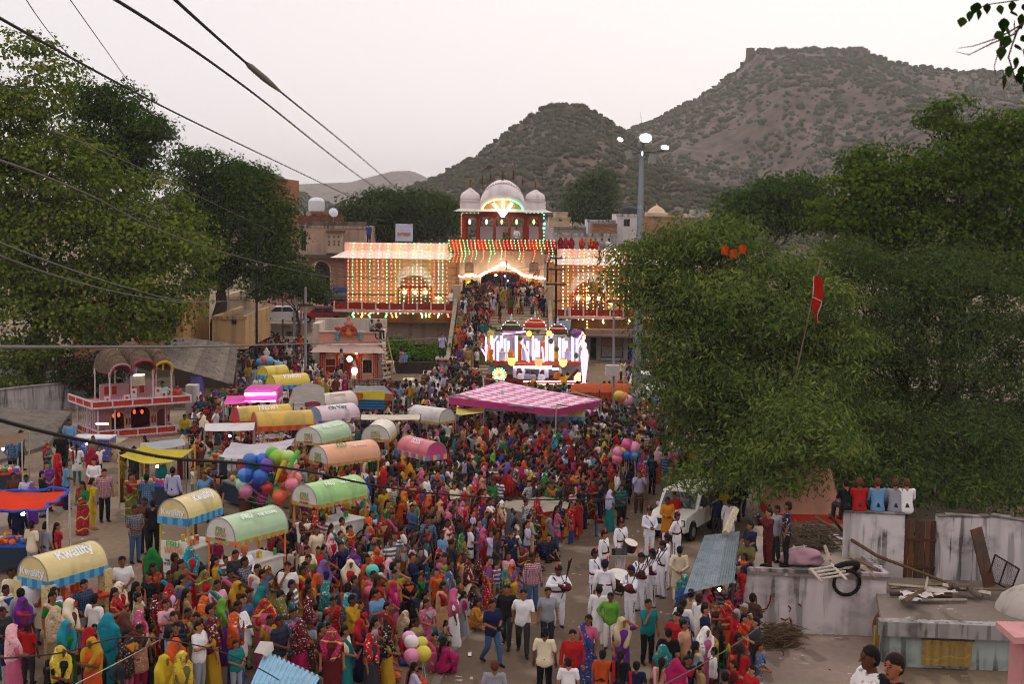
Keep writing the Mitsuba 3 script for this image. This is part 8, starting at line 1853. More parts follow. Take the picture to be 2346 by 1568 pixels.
# on the road
ex(1197, 1503, 'shirt', 'white', 'charcoal', pose=WK, legs='walk', s=1.03, near='striding up the open road')
ex(1160, 1486, 'shirt', 'black', 'charcoal', pose=WK, legs='walk', deg=-10, near='just behind the striding person in white')
ex(1253, 1490, 'shirt', 'grey', 'charcoal', deg=10, s=.98, near='on the road right of the striding person')
ex(1126, 1526, 'shirt', 'navy', 'denim blue', pose=FR, legs='walk', deg=35, near='with a camera at the kerb line')
ex(1218, 1402, 'shirt', 'rose', 'denim blue', p0='checked ', deg=20, near='at the crowd edge beside the bagpiper')
ex(1246, 1600, 'shirt', 'cream', 'black', deg=170, near='seen from behind at the bottom of the road')
ex(1131, 1688, 'shirt', 'grey', 'charcoal', deg=180, near='cut by the bottom edge, seen from behind', hair='brown')
ex(1309, 1606, 'shirt', 'red', 'charcoal', s=1.0, near='facing the camera at the bottom of the road')
ex(1345, 1566, 'sari', 'blue', 'pink', p0='printed ', deg=-40, near='behind the red shirt on the road')
ex(1423, 1572, 'veil', 'beige', 'purple', 'cream', pose=BR, deg=30, near='shading the eyes in the middle of the road')
ex(1396, 1490, 'shirt', 'lime', 'white', s=.9, deg=-10, pose=HP, near='on the road in front of the band')
ex(1370, 1482, 'kurta', 'white', 'white', deg=170, s=.97, near='seen from behind beside the lime shirt')
ex(1482, 1524, 'shirt', 'teal', 'black', pose=CH_, deg=20, near='standing alone on the road')
ex(1378, 1640, 'girl', 'orange', 'black', 'orange', deg=160, s=.9, near='at the bottom edge below the beige veil')
ex(1420, 1650, 'girl', 'black', 'navy', 'red', deg=150, s=.95, near='at the bottom edge')
ex(1300, 1660, 'shirt', 'white', 'charcoal', deg=180, s=.9, near='at the bottom edge beside the red shirt')
ex(1455, 1660, 'girl', 'navy', 'orange', 'red', deg=170, s=.85, near='small and low at the bottom edge of the road')
# marching band
BG = 'marching band members in white on the road'
bandpos = [(1277, 1440, PL, 10, 'bagpiper nearest the crowd, playing, in white band uniform'), (1421, 1312, DD, 40, 'band drummer at the back of the left file with a drum at the waist'), (1382, 1342, DD, 60, 'band member in white behind the left file, left of the drummer'), (1360, 1394, FR, 60, 'leftmost band member of the left file, facing right'),
           (1383, 1424, DD, 180, 'band member in white with back to the camera beside the bass drum'), (1443, 1440, PL, -60, 'band member playing pipes right of the bass drum'), (1466, 1405, PL, -50, 'band member with bagpipe drones at the middle of the right file'), (1491, 1394, PL, -70, 'band member in white at the front of the right file'),
           (1515, 1372, DD, -60, 'second band member of the right file'), (1486, 1278, FR, 20, 'band leader in white standing near the bonnet of the white car'), (1549, 1292, BH, 60, 'band member in white in front of the headlight of the white car'), (1526, 1352, DD, -100, 'band member in white half hidden at the back of the right file')]
for u, v, ps, dg, lb in bandpos: ex(u, v, 'band', 'white', pose=ps, deg=dg, s=1.03, label=lb, group=BG)
ex(1554, 1380, 'kurta', 'cream', 'white', deg=175, near='seen from behind, right of the band', pose=BH)
ex(1527, 1246, 'kurta', 'saffron', 'white', deg=10, pose=FR, near='in front of the white car bonnet')
ex(1543, 1232, 'shirt', 'red', 'black', deg=20, near='beside the saffron kurta at the white car')
# right side, below the awning
for a in ((1732, 1417, 'shirt', 'charcoal', 'denim blue', 'black', CR, 'stand', -80, 1.02, '', '', 'looking left beside the stick bundle'),
          (1687, 1399, 'sari', 'red', 'crimson', 'black', PT, 'stand', -70, .95, '', '', 'with grey hair, reaching out beside the awning'),
          (1706, 1386, 'girl', 'charcoal', 'beige', 'beige', FR, 'stand', -40, .92, 'dotted ', '', 'between the hut wall and the grey haired person'),
          (1566, 1374, 'kurta', 'white', 'white', 'white', DD, 'stand', 150, 1.0, '', '', 'at the left of the group near the awning'), (1603, 1364, 'kurta', 'white', 'cream', 'white', FR, 'stand', 120, 1.0, '', '', 'directly under the tin awning'), (1616, 1384, 'shirt', 'cream', 'white', 'white', DD, 'stand', 60, 1.0, '', '', 'in front of the awning stall'),
          (1568, 1424, 'shirt', 'peach', 'brown', 'black', DD, 'stand', 60, .98, '', '', 'below the white kurta group'), (1656, 1458, 'shirt', 'yellow', 'brown', 'black', DD, 'stand', 170, .72, '', '', 'in the huddle near the timber post'), (1636, 1486, 'shirt', 'white', 'maroon', 'black', DD, 'stand', -90, .8, '', '', 'in the huddle below the yellow shirt'),
          (1694, 1480, 'girl', 'red', 'grey', 'orange', FR, 'stand', 170, .97, '', '', 'just below the charcoal shirt'), (1517, 1510, 'girl', 'peach', 'pink', 'rose', DD, 'stand', 150, .9, '', '', 'low in the road corner'), (1550, 1512, 'veil', 'magenta', 'pink', 'red', DD, 'stand', 170, .95, '', '', 'at the bottom edge below the awning group'),
          (1577, 1506, 'girl', 'navy', 'red', 'red', FR, 'stand', 20, .9, '', '', 'right of the magenta veil'), (1661, 1542, 'shirt', 'black', 'grey', 'black', DD, 'stand', 180, .95, '', '', 'bottom edge, left of the red shirt'), (1723, 1528, 'shirt', 'red', 'grey', 'black', FR, 'stand', -60, .9, '', '', 'bottom edge, in front of the charcoal shirt'),
          (1640, 1440, 'sari', 'peach', 'brown', 'black', FR, 'stand', 30, .8, '', '', 'in the huddle under the awning edge'), (1606, 1520, 'shirt', 'khaki', 'brown', 'black', DD, 'stand', 100, .85, '', '', 'behind the timber post'), (1680, 1515, 'girl', 'maroon', 'black', 'red', DD, 'stand', -90, .85, '', '', 'left of the red tunic')):
 u, vh, k, c0, c1, c2, ps, lg, dg, s, p0, p1, nr = a
 ex(u, vh, k, c0, c1, c2, ps, lg, dg, s, p0, p1, nr, head=True, hair='grey' if 'grey hair' in nr else None)
# on the hut roof and the walls
ex(1712, 1300, 'shirt', 'olive', 'navy', pose=KN, legs='sit', deg=-35, s=.98, z=HZ, near='on the front corner of the hut roof')
ex(1722, 1262, 'shirt', 'navy', 'denim blue', pose=KN, legs='sit', deg=-60, s=.98, z=HZ, near='behind the olive shirt on the hut roof')
ex(1758, 1300, 'shirt', 'maroon', 'maroon', pose=PH, deg=-70, s=.97, z=HZ, near='standing on the hut roof with a camera')
ex(1776, 1288, 'shirt', 'grey', 'charcoal', pose=DD, deg=-60, s=.95, z=HZ, near='behind the camera holder on the hut roof')
ex(1800, 1298, 'shirt', 'navy', 'black', pose=HP, deg=-100, s=1.08, z=HZ, p0='printed ', near='tallest of those standing on the hut roof')
ex(1697, 1385, 'girl', 'red', 'crimson', 'red', pose=FR, deg=-60, s=.6, z=.85, near='perched at the hut corner below the roof')
ex(1702, 1372, 'girl', 'orange', 'maroon', 'orange', pose=FR, deg=-80, s=.75, z=.85, near='behind the perched red tunic at the hut corner')
for u, c, p in ((1968, 'red', ''), (2010, 'sky blue', ''), (2050, 'grey', ''), (2076, 'white', '')):
 ex(u, 1176, 'shirt', c, 'charcoal', pose=KN, legs='sit', deg=180, s=1.05, z=z_top + .06, Y=wa[1] + .1, near='on the white wall, back to the camera', hair='brown')
ex(2103, 1180, 'sari', 'saffron', 'brown', deg=170, z=.6, Y=wa[1] + 1.0, near='behind the rusty gate'); ex(1940, 1160, 'shirt', 'black', 'charcoal', pose=KN, legs='sit', deg=200, z=z_top + .06, Y=wa[1] + .15, near='at the left end of the white wall')
ex(2135, 1180, 'shirt', 'olive', 'navy', deg=170, z=.6, Y=wa[1] + 1.6, near='behind the right part of the rusty gate', s=.95)
for (u, v, c, k) in ((1655, 1200, 'yellow', 'shirt'), (1640, 1215, 'navy', 'shirt'), (1668, 1230, 'white', 'kurta'), (1697, 1170, 'navy', 'shirt'), (1700, 1150, 'teal', 'kurta')): ex(u, v + 14, k, c, 'charcoal', deg=160, s=.95, near='behind the tin awning')
# the two near figures on the roof from which the picture is taken
nr_ = np.array([at(2035, 1500, 13.2)[0], 13.2, 6.62])
obj('near_parapet', box(nr_[0] - 1.4, nr_[0] + 1.6, 12.5, 13.9, 5.2, nr_[2]), 'near rooftop parapet on which two people sit', 'parapet', 'm_rough', '#8a8078', PLASTER, .5)
ex(2008, 1500, 'shirt', 'white', 'denim blue', pose=KN, legs='sit', deg=-75, s=.92, p0='printed ', z=nr_[2], Y=13.3, near='on the near parapet, bottom right')
ex(2062, 1500, 'shirt', 'black', 'charcoal', pose=KN, legs='sit', deg=-60, s=.95, z=nr_[2], Y=13.0, near='on the near parapet, bottom right')
# lower left
for a in ((249, 1408, 'veil', 'turquoise', 'turquoise', 'turquoise', FR, 160, 1.0, '', '', 'standing tall at the bottom left'), (217, 1364, 'shirt', 'white', 'navy', 'black', DD, 150, 1.0, '', '', 'behind the turquoise veil'), (30, 1434, 'veil', 'rose', 'pink', 'mustard', FR, 120, 1.0, 'printed ', '', 'at the lower left edge'), (63, 1430, 'shirt', 'red', 'charcoal', 'black', DD, 170, .8, '', '', 'beside the rose veil'),
          (128, 1392, 'veil', 'beige', 'khaki', 'beige', FR, 150, .98, 'printed ', '', 'at the post of the striped cart'), (163, 1382, 'shirt', 'mustard', 'charcoal', 'black', DD, 160, .78, '', '', 'beside the striped cart post'), (53, 1372, 'veil', 'purple', 'magenta', 'violet', PT, 60, .95, '', '', 'reaching into the striped cart'), (72, 1318, 'shirt', 'white', 'grey', 'black', FR, 40, 1.0, '', '', 'serving at the striped cart'),
          (26, 1302, 'shirt', 'cream', 'charcoal', 'black', DD, 60, 1.0, '', '', 'left of the striped cart'), (140, 1484, 'veil', 'yellow', 'black', 'yellow', FR, 60, .95, 'printed ', '', 'low at the bottom left'), (280, 1278, 'shirt', 'white', 'brown', 'black', FR, 30, 1.0, '', '', 'alone on the open ground'), (350, 1258, 'veil', 'green', 'crimson', 'crimson', DD, 180, .95, '', '', 'seen from behind on the open ground'),
          (378, 1504, 'veil', 'yellow', 'mustard', 'yellow', FR, 60, .95, '', '', 'left of a matching yellow veil at the bottom'), (420, 1496, 'veil', 'yellow', 'olive', 'yellow', FR, 70, 1.0, 'printed ', '', 'right of a matching yellow veil at the bottom'), (404, 1466, 'veil', 'orange', 'red', 'orange', FR, 60, 1.0, '', '', 'behind the two yellow veils'), (607, 1376, 'veil', 'red', 'pink', 'red', FR, 20, 1.02, 'gold-edged ', '', 'above the blue tin roof'),
          (704, 1254, 'girl', 'cream', 'white', 'cream', CR, 40, .98, 'dotted ', '', 'left of the turquoise balloon'), (560, 1254, 'kurta', 'white', 'cream', 'white', FR, 40, 1.0, '', '', 'with orange turban at the green cart counter'), (540, 1264, 'shirt', 'charcoal', 'charcoal', 'black', FR, 40, .97, '', '', 'beside the orange turban'), (661, 1200, 'shirt', 'black', 'denim blue', 'black', DD, 170, .97, '', '', 'right of the green arched cart'),
          (497, 1234, 'girl', 'magenta', 'magenta', 'pink', DD, 170, .72, '', '', 'child between the two front carts'), (478, 1230, 'girl', 'lavender', 'lavender', 'white', DD, 160, .72, 'printed ', '', 'child beside the magenta tunic'), (73, 1196, 'shirt', 'cream', 'grey', 'black', DD, 150, .95, '', '', 'watching the red tarpaulin stall'), (105, 1198, 'girl', 'grey', 'charcoal', 'grey', DD, 150, .92, '', '', 'second in the row at the red tarpaulin stall'),
          (131, 1200, 'girl', 'crimson', 'navy', 'crimson', DD, 100, .9, '', '', 'right end of the row at the red stall'), (336, 1088, 'shirt', 'sky blue', 'denim blue', 'black', DD, 170, 1.0, 'checked ', '', 'at the yellow tarpaulin stall'), (396, 1072, 'shirt', 'lavender', 'charcoal', 'black', DD, 170, 1.02, '', '', 'at the right end of the yellow tarpaulin stall'), (300, 1086, 'sari', 'olive', 'crimson', 'black', PT, 60, .98, 'gold-edged ', '', 'at the bamboo pole of the yellow tarpaulin'),
          (107, 1060, 'shirt', 'purple', 'charcoal', 'black', FR, 40, 1.0, 'printed ', '', 'walking left of the signboard stall'), (96, 1082, 'shirt', 'black', 'grey', 'black', FR, 90, .9, '', '', 'in front of the purple shirt'), (133, 1042, 'veil', 'red', 'crimson', 'red', DD, 120, 1.05, '', '', 'left of the signboard stall'), (150, 1056, 'shirt', 'sky blue', 'navy', 'black', FR, 120, 1.0, '', '', 'at the signboard stall counter'),
          (60, 1090, 'shirt', 'lavender', 'grey', 'black', DD, 30, .9, '', '', 'behind the red tarpaulin'), (74, 1108, 'veil', 'violet', 'purple', 'orange', FR, 60, .8, '', '', 'just behind the red tarpaulin'), (30, 1085, 'shirt', 'brown', 'black', 'black', DD, 40, .9, '', '', 'at the far left behind the red tarpaulin'), (215, 1052, 'shirt', 'white', 'grey', 'black', FR, 0, .95, '', '', 'vendor behind the signboard counter')):
 u, vh, k, c0, c1, c2, ps, dg, s, p0, p1, nr = a
 ex(u, vh, k, c0, c1, c2, ps, 'stand', dg, s, p0, p1, nr, head=True, hair='orange' if 'turban' in nr and k == 'kurta' else None)
ex(310, 1291, 'shirt', 'grey', 'denim blue', pose=FR, deg=40, p0='checked ', near='on the open ground by the poster cart'); ex(352, 1276, 'shirt', 'black', 'black', deg=170, pose=FR, near='with back turned on the open ground')
ex(213, 1214, 'girl', 'yellow', 'yellow', 'yellow', pose=DD, deg=120, s=.98, near='on the open ground'); ex(240, 1196, 'shirt', 'rose', 'black', pose=HP, deg=30, s=1.03, p0='checked ', near='on the open ground beside the yellow tunic')
ex(190, 1226, 'sari', 'crimson', 'green', pose=FR, deg=-30, p0='gold-edged ', near='left of the yellow tunic'); ex(42, 1275, 'shirt', 'navy', 'charcoal', deg=175, near='back turned in front of the red stall'); ex(332, 1270, 'shirt', 'brown', 'charcoal', pose=FR, deg=-20, near='between the checked and the black shirt')
# far individuals
ex(845, 546, 'shirt', 'blue', 'navy', deg=160, z=wl and ax(850, 560, TY + 2)[1], Y=TY + 2.2, near='on the roof of the left wing')
ex(1034, 700, 'shirt', 'white', 'charcoal', pose=FR, deg=-30, z=ax(1034, 711, TY)[1], Y=TY - .6, near='on the terrace left of the gate')
for u, c, k in ((1284, 'maroon', 'veil'), (1296, 'red', 'veil'), (1309, 'crimson', 'veil'), (1333, 'orange', 'veil'), (1353, 'saffron', 'veil'), (1364, 'red', 'sari'), (1379, 'grey', 'shirt'), (1395, 'white', 'shirt')):
 ex(u, 570, k, c, 'red', c, pose=FR, deg=10, s=1.0, z=ax(1340, 572, TY + 2)[1] - .75, Y=TY + 1.9, near='on the roof of the right wing')
ex(1183, 548, 'shirt', 'white', 'brown', pose=KN, deg=20, z=zb0 + .1, Y=TY + .0, near='leaning on the temple balcony'); ex(1158, 550, 'sari', 'green', 'red', deg=0, s=.9, z=zb0 + .1, Y=TY + .0, near='at the temple balcony')
ex(1226, 672, 'veil', 'orange', 'saffron', 'orange', pose=UPA, deg=0, s=1.0, z=zf + .7, Y=TY - .1, near='standing in the right yellow niche'); ex(1196, 690, 'kurta', 'orange', 'orange', deg=20, s=1.15, z=zf + .3, Y=TY - .5, near='raised beside the temple doorway')
ex(850, 760, 'shirt', 'grey', 'charcoal', pose=KN, legs='sit', deg=60, z=zP + .0, Y=SY + .2, near='on the shrine parapet, left of two'); ex(866, 760, 'shirt', 'brown', 'charcoal', pose=KN, legs='sit', deg=40, z=zP, Y=SY + .2, near='on the shrine parapet, right of two', p0='checked ')
ex(1012, 824, 'shirt', 'lavender', 'charcoal', pose=PH, deg=20, z=ax(1012, 825, 95.5)[1], Y=95.6, s=1.05, near='standing on the red block'); ex(1072, 862, 'shirt', 'khaki', 'cream', pose=FR, deg=0, s=1.05, Y=97.2, z=stz(97.2), near='at the foot of the temple steps')
ex(782, 885, 'shirt', 'grey', 'black', pose=FR, deg=100, Y=92.6, z=.5, s=1.05, near='at the shrine door'); ex(918, 868, 'shirt', 'rose', 'sky blue', pose=PT, legs='squat', deg=70, Y=87, z=2.0, p0='checked ', near='on top of the truck')
chz = lambda x, y, z: CM((np.array([[x, y, z]]), np.zeros((0, 3), int)))[0][0]
q = chz(3.95, .7, z2); EXP.append(person(q, 'shirt', 'mint', 'charcoal', 'black', KN, 'floor', .5, 1.0, near='on the upper deck of the chariot')); q = chz(4.75, .5, z2); EXP.append(person(q, 'girl', 'orange', 'rose', 'pink', KN, 'floor', .5, .85, near='at the deck corner of the chariot'))
for x, y, c, z in ((5.2, .6, 'yellow', -.1), (5.7, 1.0, 'cream', -.15), (6.2, 1.5, 'white', -.15)): EXP.append(person(chz(x, y, z), 'shirt', c, 'denim blue', 'black', KN, 'sit', .6, .95, near='on the pull bars of the chariot'))
ex(158, 962, 'shirt', 'sky blue', 'charcoal', deg=40, near='left of the chariot', head=True)
# stairs
rngp = np.random.default_rng(404)
WOMEN = ['red'] * 7 + ['orange'] * 6 + ['crimson'] * 4 + ['pink'] * 4 + ['magenta'] * 3 + ['yellow', 'saffron', 'mustard', 'green', 'teal', 'turquoise', 'blue', 'purple', 'maroon', 'maroon', 'rose', 'peach', 'lime', 'cream', 'violet', 'navy', 'brown', 'olive', 'white', 'cream', 'grey', 'lavender', 'navy', 'charcoal', 'black', 'beige', 'maroon', 'brown', 'khaki', 'teal', 'denim blue']
MEN = ['white'] * 6 + ['grey'] * 4 + ['charcoal'] * 5 + ['black'] * 5 + ['navy'] * 4 + ['lavender'] * 2 + ['rose', 'sky blue', 'sky blue', 'cream', 'maroon', 'red', 'brown', 'khaki', 'beige', 'teal', 'mustard', 'denim blue', 'denim blue', 'green', 'peach']
SKIRT = ['maroon', 'brown', 'navy', 'olive', 'black', 'charcoal', 'crimson', 'purple', 'beige', 'khaki', 'teal', 'mustard'] * 2
PANTS = ['charcoal', 'black', 'navy', 'denim blue', 'brown', 'grey', 'khaki']
def rnd_person(pos, mix, deg, spread, kids=.2, near='', legs='stand'):
 r = rngp.random(); acc = 0
 for kind, w in mix:
  acc += w
  if r < acc: break
 ch = lambda L: L[rngp.integers(len(L))]
 s = (rngp.uniform(.58, .8) if rngp.random() < kids and kind != 'veil' else rngp.uniform(.93, 1.06)) * (.96 if kind in ('veil', 'sari', 'girl') else 1.0)
 poses = [DD, FR, FR, CR, BR, CH_, HP, PH, BH] if kind == 'shirt' else [DD, FR, FR, CR, CH_, BR]
 ps = ch(poses) if legs == 'stand' else KN
 if kind in ('veil', 'sari'): c0, c1, c2 = ch(WOMEN), ch(WOMEN + SKIRT), ch(WOMEN)
 elif kind == 'girl': c0, c1, c2 = ch(WOMEN + MEN), ch(PANTS + WOMEN), ch(WOMEN)
 else: c0, c1, c2 = ch(MEN), ch(PANTS), 'black'
 p0 = ch(['', '', '', 'printed ', 'gold-edged ', 'printed ', 'dotted ']) if kind in ('veil', 'sari', 'girl') else ch(['', '', '', '', 'checked ', 'striped '])
 return person(pos, kind, c0, c1, c2, ps, legs, math.radians(deg + rngp.normal() * spread), s, p0, '', near=near)
MIXW = [('veil', .24), ('sari', .15), ('girl', .23), ('shirt', .33), ('kurta', .05)]
MIXM = [('veil', .16), ('sari', .08), ('girl', .10), ('shirt', .60), ('kurta', .06)]
MIXB = [('veil', .28), ('sari', .12), ('girl', .14), ('shirt', .40), ('kurta', .06)]
def sample(poly, spacing, tries=60):
 """Points of a ground area outlined in the picture, kept apart by a distance."""
 P = sg.Polygon([gp(u, v)[:2] for u, v in poly])
 x0, y0, x1, y1 = P.bounds
 HIDE = [sg.box(1100, 878, 1440, 935), sg.box(798, 896, 968, 936), sg.box(560, 700, 720, 812)]
 import shapely.prepared
 pp = shapely.prepared.prep(P)
 out, grid = [], {}
 n = int((x1 - x0) * (y1 - y0) / spacing ** 2 * tries / 10)
 X = rngp.uniform(x0, x1, n); Y = rngp.uniform(y0, y1, n)
 for x, y in zip(X, Y):
  if not pp.contains(sg.Point(x, y)): continue
  i, j = int(x // spacing), int(y // spacing)
  if any((x - a) ** 2 + (y - b) ** 2 < spacing ** 2 for di in (-1, 0, 1) for dj in (-1, 0, 1) for a, b in grid.get((i + di, j + dj), ())): continue
  if any((x - a) ** 2 + (y - b) ** 2 < r * r for a, b, r in ALLOB): continue
  if any(h_.contains(sg.Point(*pix((x, y, float(gz(x, y)))))) for h_ in HIDE): continue
  grid.setdefault((i, j), []).append((x, y)); out.append((x, y))
 return out
ALLOB = OBST + [(q['pos'][0], q['pos'][1], .42) for q in EXP] + [(jq[0] + .5 + .47 * k, jq[1] + 1.2 + .88 * k, 1.25) for k in (-1, 0, 1, 2)]
for u, v, r in ((955, 1570, .8), (853, 1400, .35), (625, 1215, .8)): g_ = gp(u, v); ALLOB.append((g_[0], g_[1], r))
kc = kl((np.array([[1.25, 1.1, 0]]), np.zeros((0, 3), int)))[0][0]; ALLOB.append((kc[0], kc[1], 1.55))
for x in np.linspace(0, 4.4, 4):
 for y in (0.5, 2.5): c_ = chz(x, y, 0); ALLOB.append((c_[0], c_[1], 1.2))
ALLOB += [(at(u, 924, TYk)[0], TYk + .9, 1.4) for u in (820, 860, 900, 940)] + [(at(u, 880, FY)[0], FY + 1.5, 2.2) for u in (1130, 1180, 1230, 1280, 1325)] + [(at(u, 900, 79)[0], 79.2, 1.3) for u in np.linspace(1312, 1440, 6)] + [(mb[0], mb[1], .6)]
LAND = [(148, 1318, 'near the lower left striped cart'), (437, 1180, 'near the poster cart'), (567, 1222, 'near the front green cart'), (757, 1142, 'near the bright green cart'), (790, 1052, 'near the peach cart'), (966, 1040, 'by the coral pink cart'), (1200, 960, 'below the pink tent'), (655, 1510, 'near the blue tin roof'), (955, 1490, 'near the kerb balloons'), (853, 1320, 'near the turquoise balloon'),
  (1240, 1220, 'near the painted platform'), (1570, 1170, 'near the white car'), (1435, 1040, 'near the pink balloons'), (620, 1100, 'near the balloon bunch'), (360, 1050, 'near the yellow tarpaulin'), (60, 1170, 'near the red tarpaulin'), (250, 1500, 'near the turquoise veil'), (1600, 1420, 'near the tin awning'), (1430, 1400, 'near the marching band'), (1180, 1480, 'near the striding white shirt'), (1640, 1540, 'near the timber post'), (440, 1440, 'among the crowd at lower left'), (760, 1420, 'amid the crowd below the turquoise balloon'), (900, 1220, 'amid the crowd right of the carts'), (1050, 1340, 'at the crowd edge left of the bagpiper'), (1100, 1120, 'in the crowd below the tent')]
def near_of(p):
 u, v = pix(p + [0, 0, 1.2])
 return min(LAND, key=lambda a: (a[0] - u) ** 2 + (1.3 * (a[1] - v)) ** 2)[2]
D1 = [(1485, 985), (1470, 1060), (1440, 1120), (1350, 1200), (1250, 1290), (1130, 1400), (1040, 1500), (990, 1600), (730, 1620), (560, 1600), (200, 1640), (270, 1490), (420, 1405), (560, 1345), (700, 1300), (690, 1180), (800, 1120), (860, 1060), (930, 1000), (1000, 960), (1200, 950), (1400, 950)]
kerb_l = sg.LineString([gp(u, v)[:2] for u, v in rl])
for x, y in sample(D1, .45):
 p = np.array([x, y, float(gz(x, y))]); u, v = pix(p)
 dk = kerb_l.distance(sg.Point(x, y))
 low = v > 1190
 lg = 'stand'
 if low and dk < 1.7 and v > 1270 and rngp.random() < .65: lg = 'floor' if rngp.random() < .6 else 'squat'
 if 560 < u < 735 and v > 1585: continue
 rnd_person(p, MIXW if low else MIXM if v < 1050 else MIXB, 75 if low else (180 if v < 1080 else 130), 35 if low else 40, .36 if low else .12, near_of(p), lg)
for poly, sp, mixx, deg, sd, kd in (([(850, 935), (1000, 892), (1105, 884), (1110, 900), (1345, 902), (1480, 890), (1690, 900), (1760, 945), (1600, 1000), (1485, 985), (1400, 950), (1000, 960)], .62, MIXM, 170, 40, .05),
                                   ([(1500, 1000), (1700, 962), (2000, 1000), (2400, 1100), (2400, 1170), (2100, 1165), (1960, 1150), (1720, 1130), (1660, 1090), (1640, 1060)], 1.15, MIXM, 150, 60, .1),
                                   ([(1488, 985), (1600, 985), (1660, 1060), (1640, 1100), (1560, 1110), (1470, 1150), (1450, 1120)], .62, MIXB, 150, 40, .1),
                                   ([(450, 1240), (700, 1190), (690, 1000), (560, 945), (450, 965), (440, 1090), (430, 1130)], .82, MIXB, 60, 80, .2), ([(0, 1075), (240, 1085), (420, 1085), (430, 1125), (260, 1160), (150, 1120), (0, 1110)], 1.0, MIXB, 60, 80, .2),
                                   ([(690, 1010), (850, 940), (930, 930), (930, 1000), (860, 1060), (800, 1120), (700, 1170)], .8, MIXM, 120, 80, .1), ([(0, 1640), (0, 1450), (100, 1450), (260, 1492), (200, 1640)], .72, MIXW, 90, 50, .3),
                                   ([(545, 935), (740, 930), (720, 872), (700, 800), (612, 800), (560, 850)], .95, MIXM, 170, 60, .1), ([(1555, 1450), (1640, 1420), (1720, 1500), (1750, 1640), (1500, 1640), (1540, 1520)], .66, MIXB, 120, 60, .2), ([(1320, 1180), (1440, 1130), (1470, 1190), (1400, 1230), (1300, 1260)], .85, MIXM, 80, 60, .1), ([(700, 930), (860, 935), (850, 905), (720, 895)], .9, MIXM, 150, 60, .1), ([(1345, 885), (1500, 868), (1600, 885), (1480, 890)], .6, MIXM, 60, 60, .0), ([(960, 892), (1045, 872), (1105, 880), (1105, 886)], .7, MIXM, 170, 40, .05)):
 for x, y in sample(poly, sp):
  p = np.array([x, y, float(gz(x, y))]); rnd_person(p, mixx, deg, sd, kd, near_of(p))
for _ in range(150):
 left = rngp.random() < .55
 y = rngp.uniform(97, TY - 2.5) if left else TY - 2.5 - abs(rngp.normal()) * 2.4
 if y < 97: continue
 x = rngp.uniform(xs0 + .5, xs0 + 2.6) if left else rngp.uniform(xs0 + .5, xs1 - .5)
 person_ = rnd_person(np.array([x, y, stz(y)]), MIXB, 10 if rngp.random() < .5 else 180, 40, .05, 'on the temple steps')
 person_['far'] = True
for x, y in [(at(u, 700, TY)[0] , TY - rngp.uniform(.3, 2.0)) for u in rngp.uniform(1062, 1240, 34)]: rnd_person(np.array([x, y, zf + .0]), MIXB, 20, 60, .05, 'at the temple door')['far'] = True
# who is a thing of its own: those named above and the random ones that show largest; all others are the crowd
def shows(q):
 u, v = pix(q['pos'] + [0, 0, 1.3 * q['s']])
 return -5 < u < 2351 and v < 1566
known = set(map(id, EXP))
rest = [q for q in people if id(q) not in known and shows(q)]
rest.sort(key=lambda q: np.linalg.norm(q['pos'] - EYE))
own = EXP + rest[:max(0, 312 - len(EXP))]
ownid = set(map(id, own))
NAMES_W = [c for c in COL if c not in ('black', 'white')]
for q in own:
 lab = q['label'] or say(q)
 k = 0
 while (lab in _said or len(lab.split()) > 16) and q['label'] is None:
  k += 1
  if lab in _said:
   c = list(q['c']); i = 1 if q['kind'] in ('veil', 'sari', 'girl', 'shirt') else 0
   c[i] = NAMES_W[int(rngp.integers(len(NAMES_W)))]; q['c'] = tuple(c)
  lab = say(q)
  if k > 40: break
 _said.add(lab); q['said'] = lab
 key = thing('person', lab, 'person', q['group'])
 d = np.linalg.norm(q['pos'] - EYE)
 for nm, v, f, col, pat in build_person(q, 0 if d < 42 else 1): part(key, nm, (v, f), 'm_cloth_solid', col, pat, smooth=True, kind='stuff' if nm in ('face', 'trouser_stripe', 'shoes', 'scarf', 'sash') else None)
 q['key'] = key
CV_, CF_, CC_, nV = [], [], [], 0
for q in people:
 if id(q) in ownid or not shows(q): continue
 for nm, v, f, col, pat in build_person(q, 2):
  CV_.append(np.hstack([v, np.full((len(v), 1), code(col)), np.full((len(v), 1), pat + .02)])); CF_.append(f + nV); nV += len(v)
CV_ = np.vstack(CV_); CF_ = np.vstack(CF_)
ck = thing('crowd', 'dense festival crowd filling the square from the carts to the temple steps', 'crowd', kind='stuff')
scene[ck] = mikit.ply((CV_[:, :3], CF_), 'm_cloth_solid', True, uv=CV_[:, 3:])
print('people', len(people), 'own', len(own), 'crowd tris', len(CF_), 'tris', sum(len(x[1]) for x in meshkit.WRITTEN.values()))
# what the band carries
def held(q, name, label, cat_): return thing(name, label, cat_)
bd = [q for q in own if q['kind'] == 'band']
for i, q in enumerate(bd):
 W = lambda m: (arr(m)[0] * q['s'] @ rot(q['rz']).T + q['pos'], arr(m)[1])
 if q['pose'] == PL:
  k = thing('bagpipe', f'tartan bagpipe held by {["the bagpiper nearest the crowd", "the piper right of the bass drum", "the piper in the middle of the right file", "the front piper of the right file"][[j for j, b in enumerate(bd) if b["pose"] == PL].index(i)]}', 'bagpipe')
  part(k, 'bag', W(ico(1, 2, (.20, -.16, 1.18), (.13, .20, .12))), 'm_matte', '#6a2a24', CHECK, smooth=True)
  for j in range(3): part(k, 'drone', W(bar((.18, -.10 + .04 * j, 1.25), (.30 + .06 * j, .06 + .1 * j, 1.85), .016, 5)), 'm_matte', '#191516')
  part(k, 'chanter', W(bar((.12, -.28, 1.16), (.02, -.34, .92), .014, 5)), 'm_matte', '#191516'); part(k, 'blowpipe', W(bar((.14, -.20, 1.28), (.02, -.14, 1.54), .012, 5)), 'm_matte', '#191516')
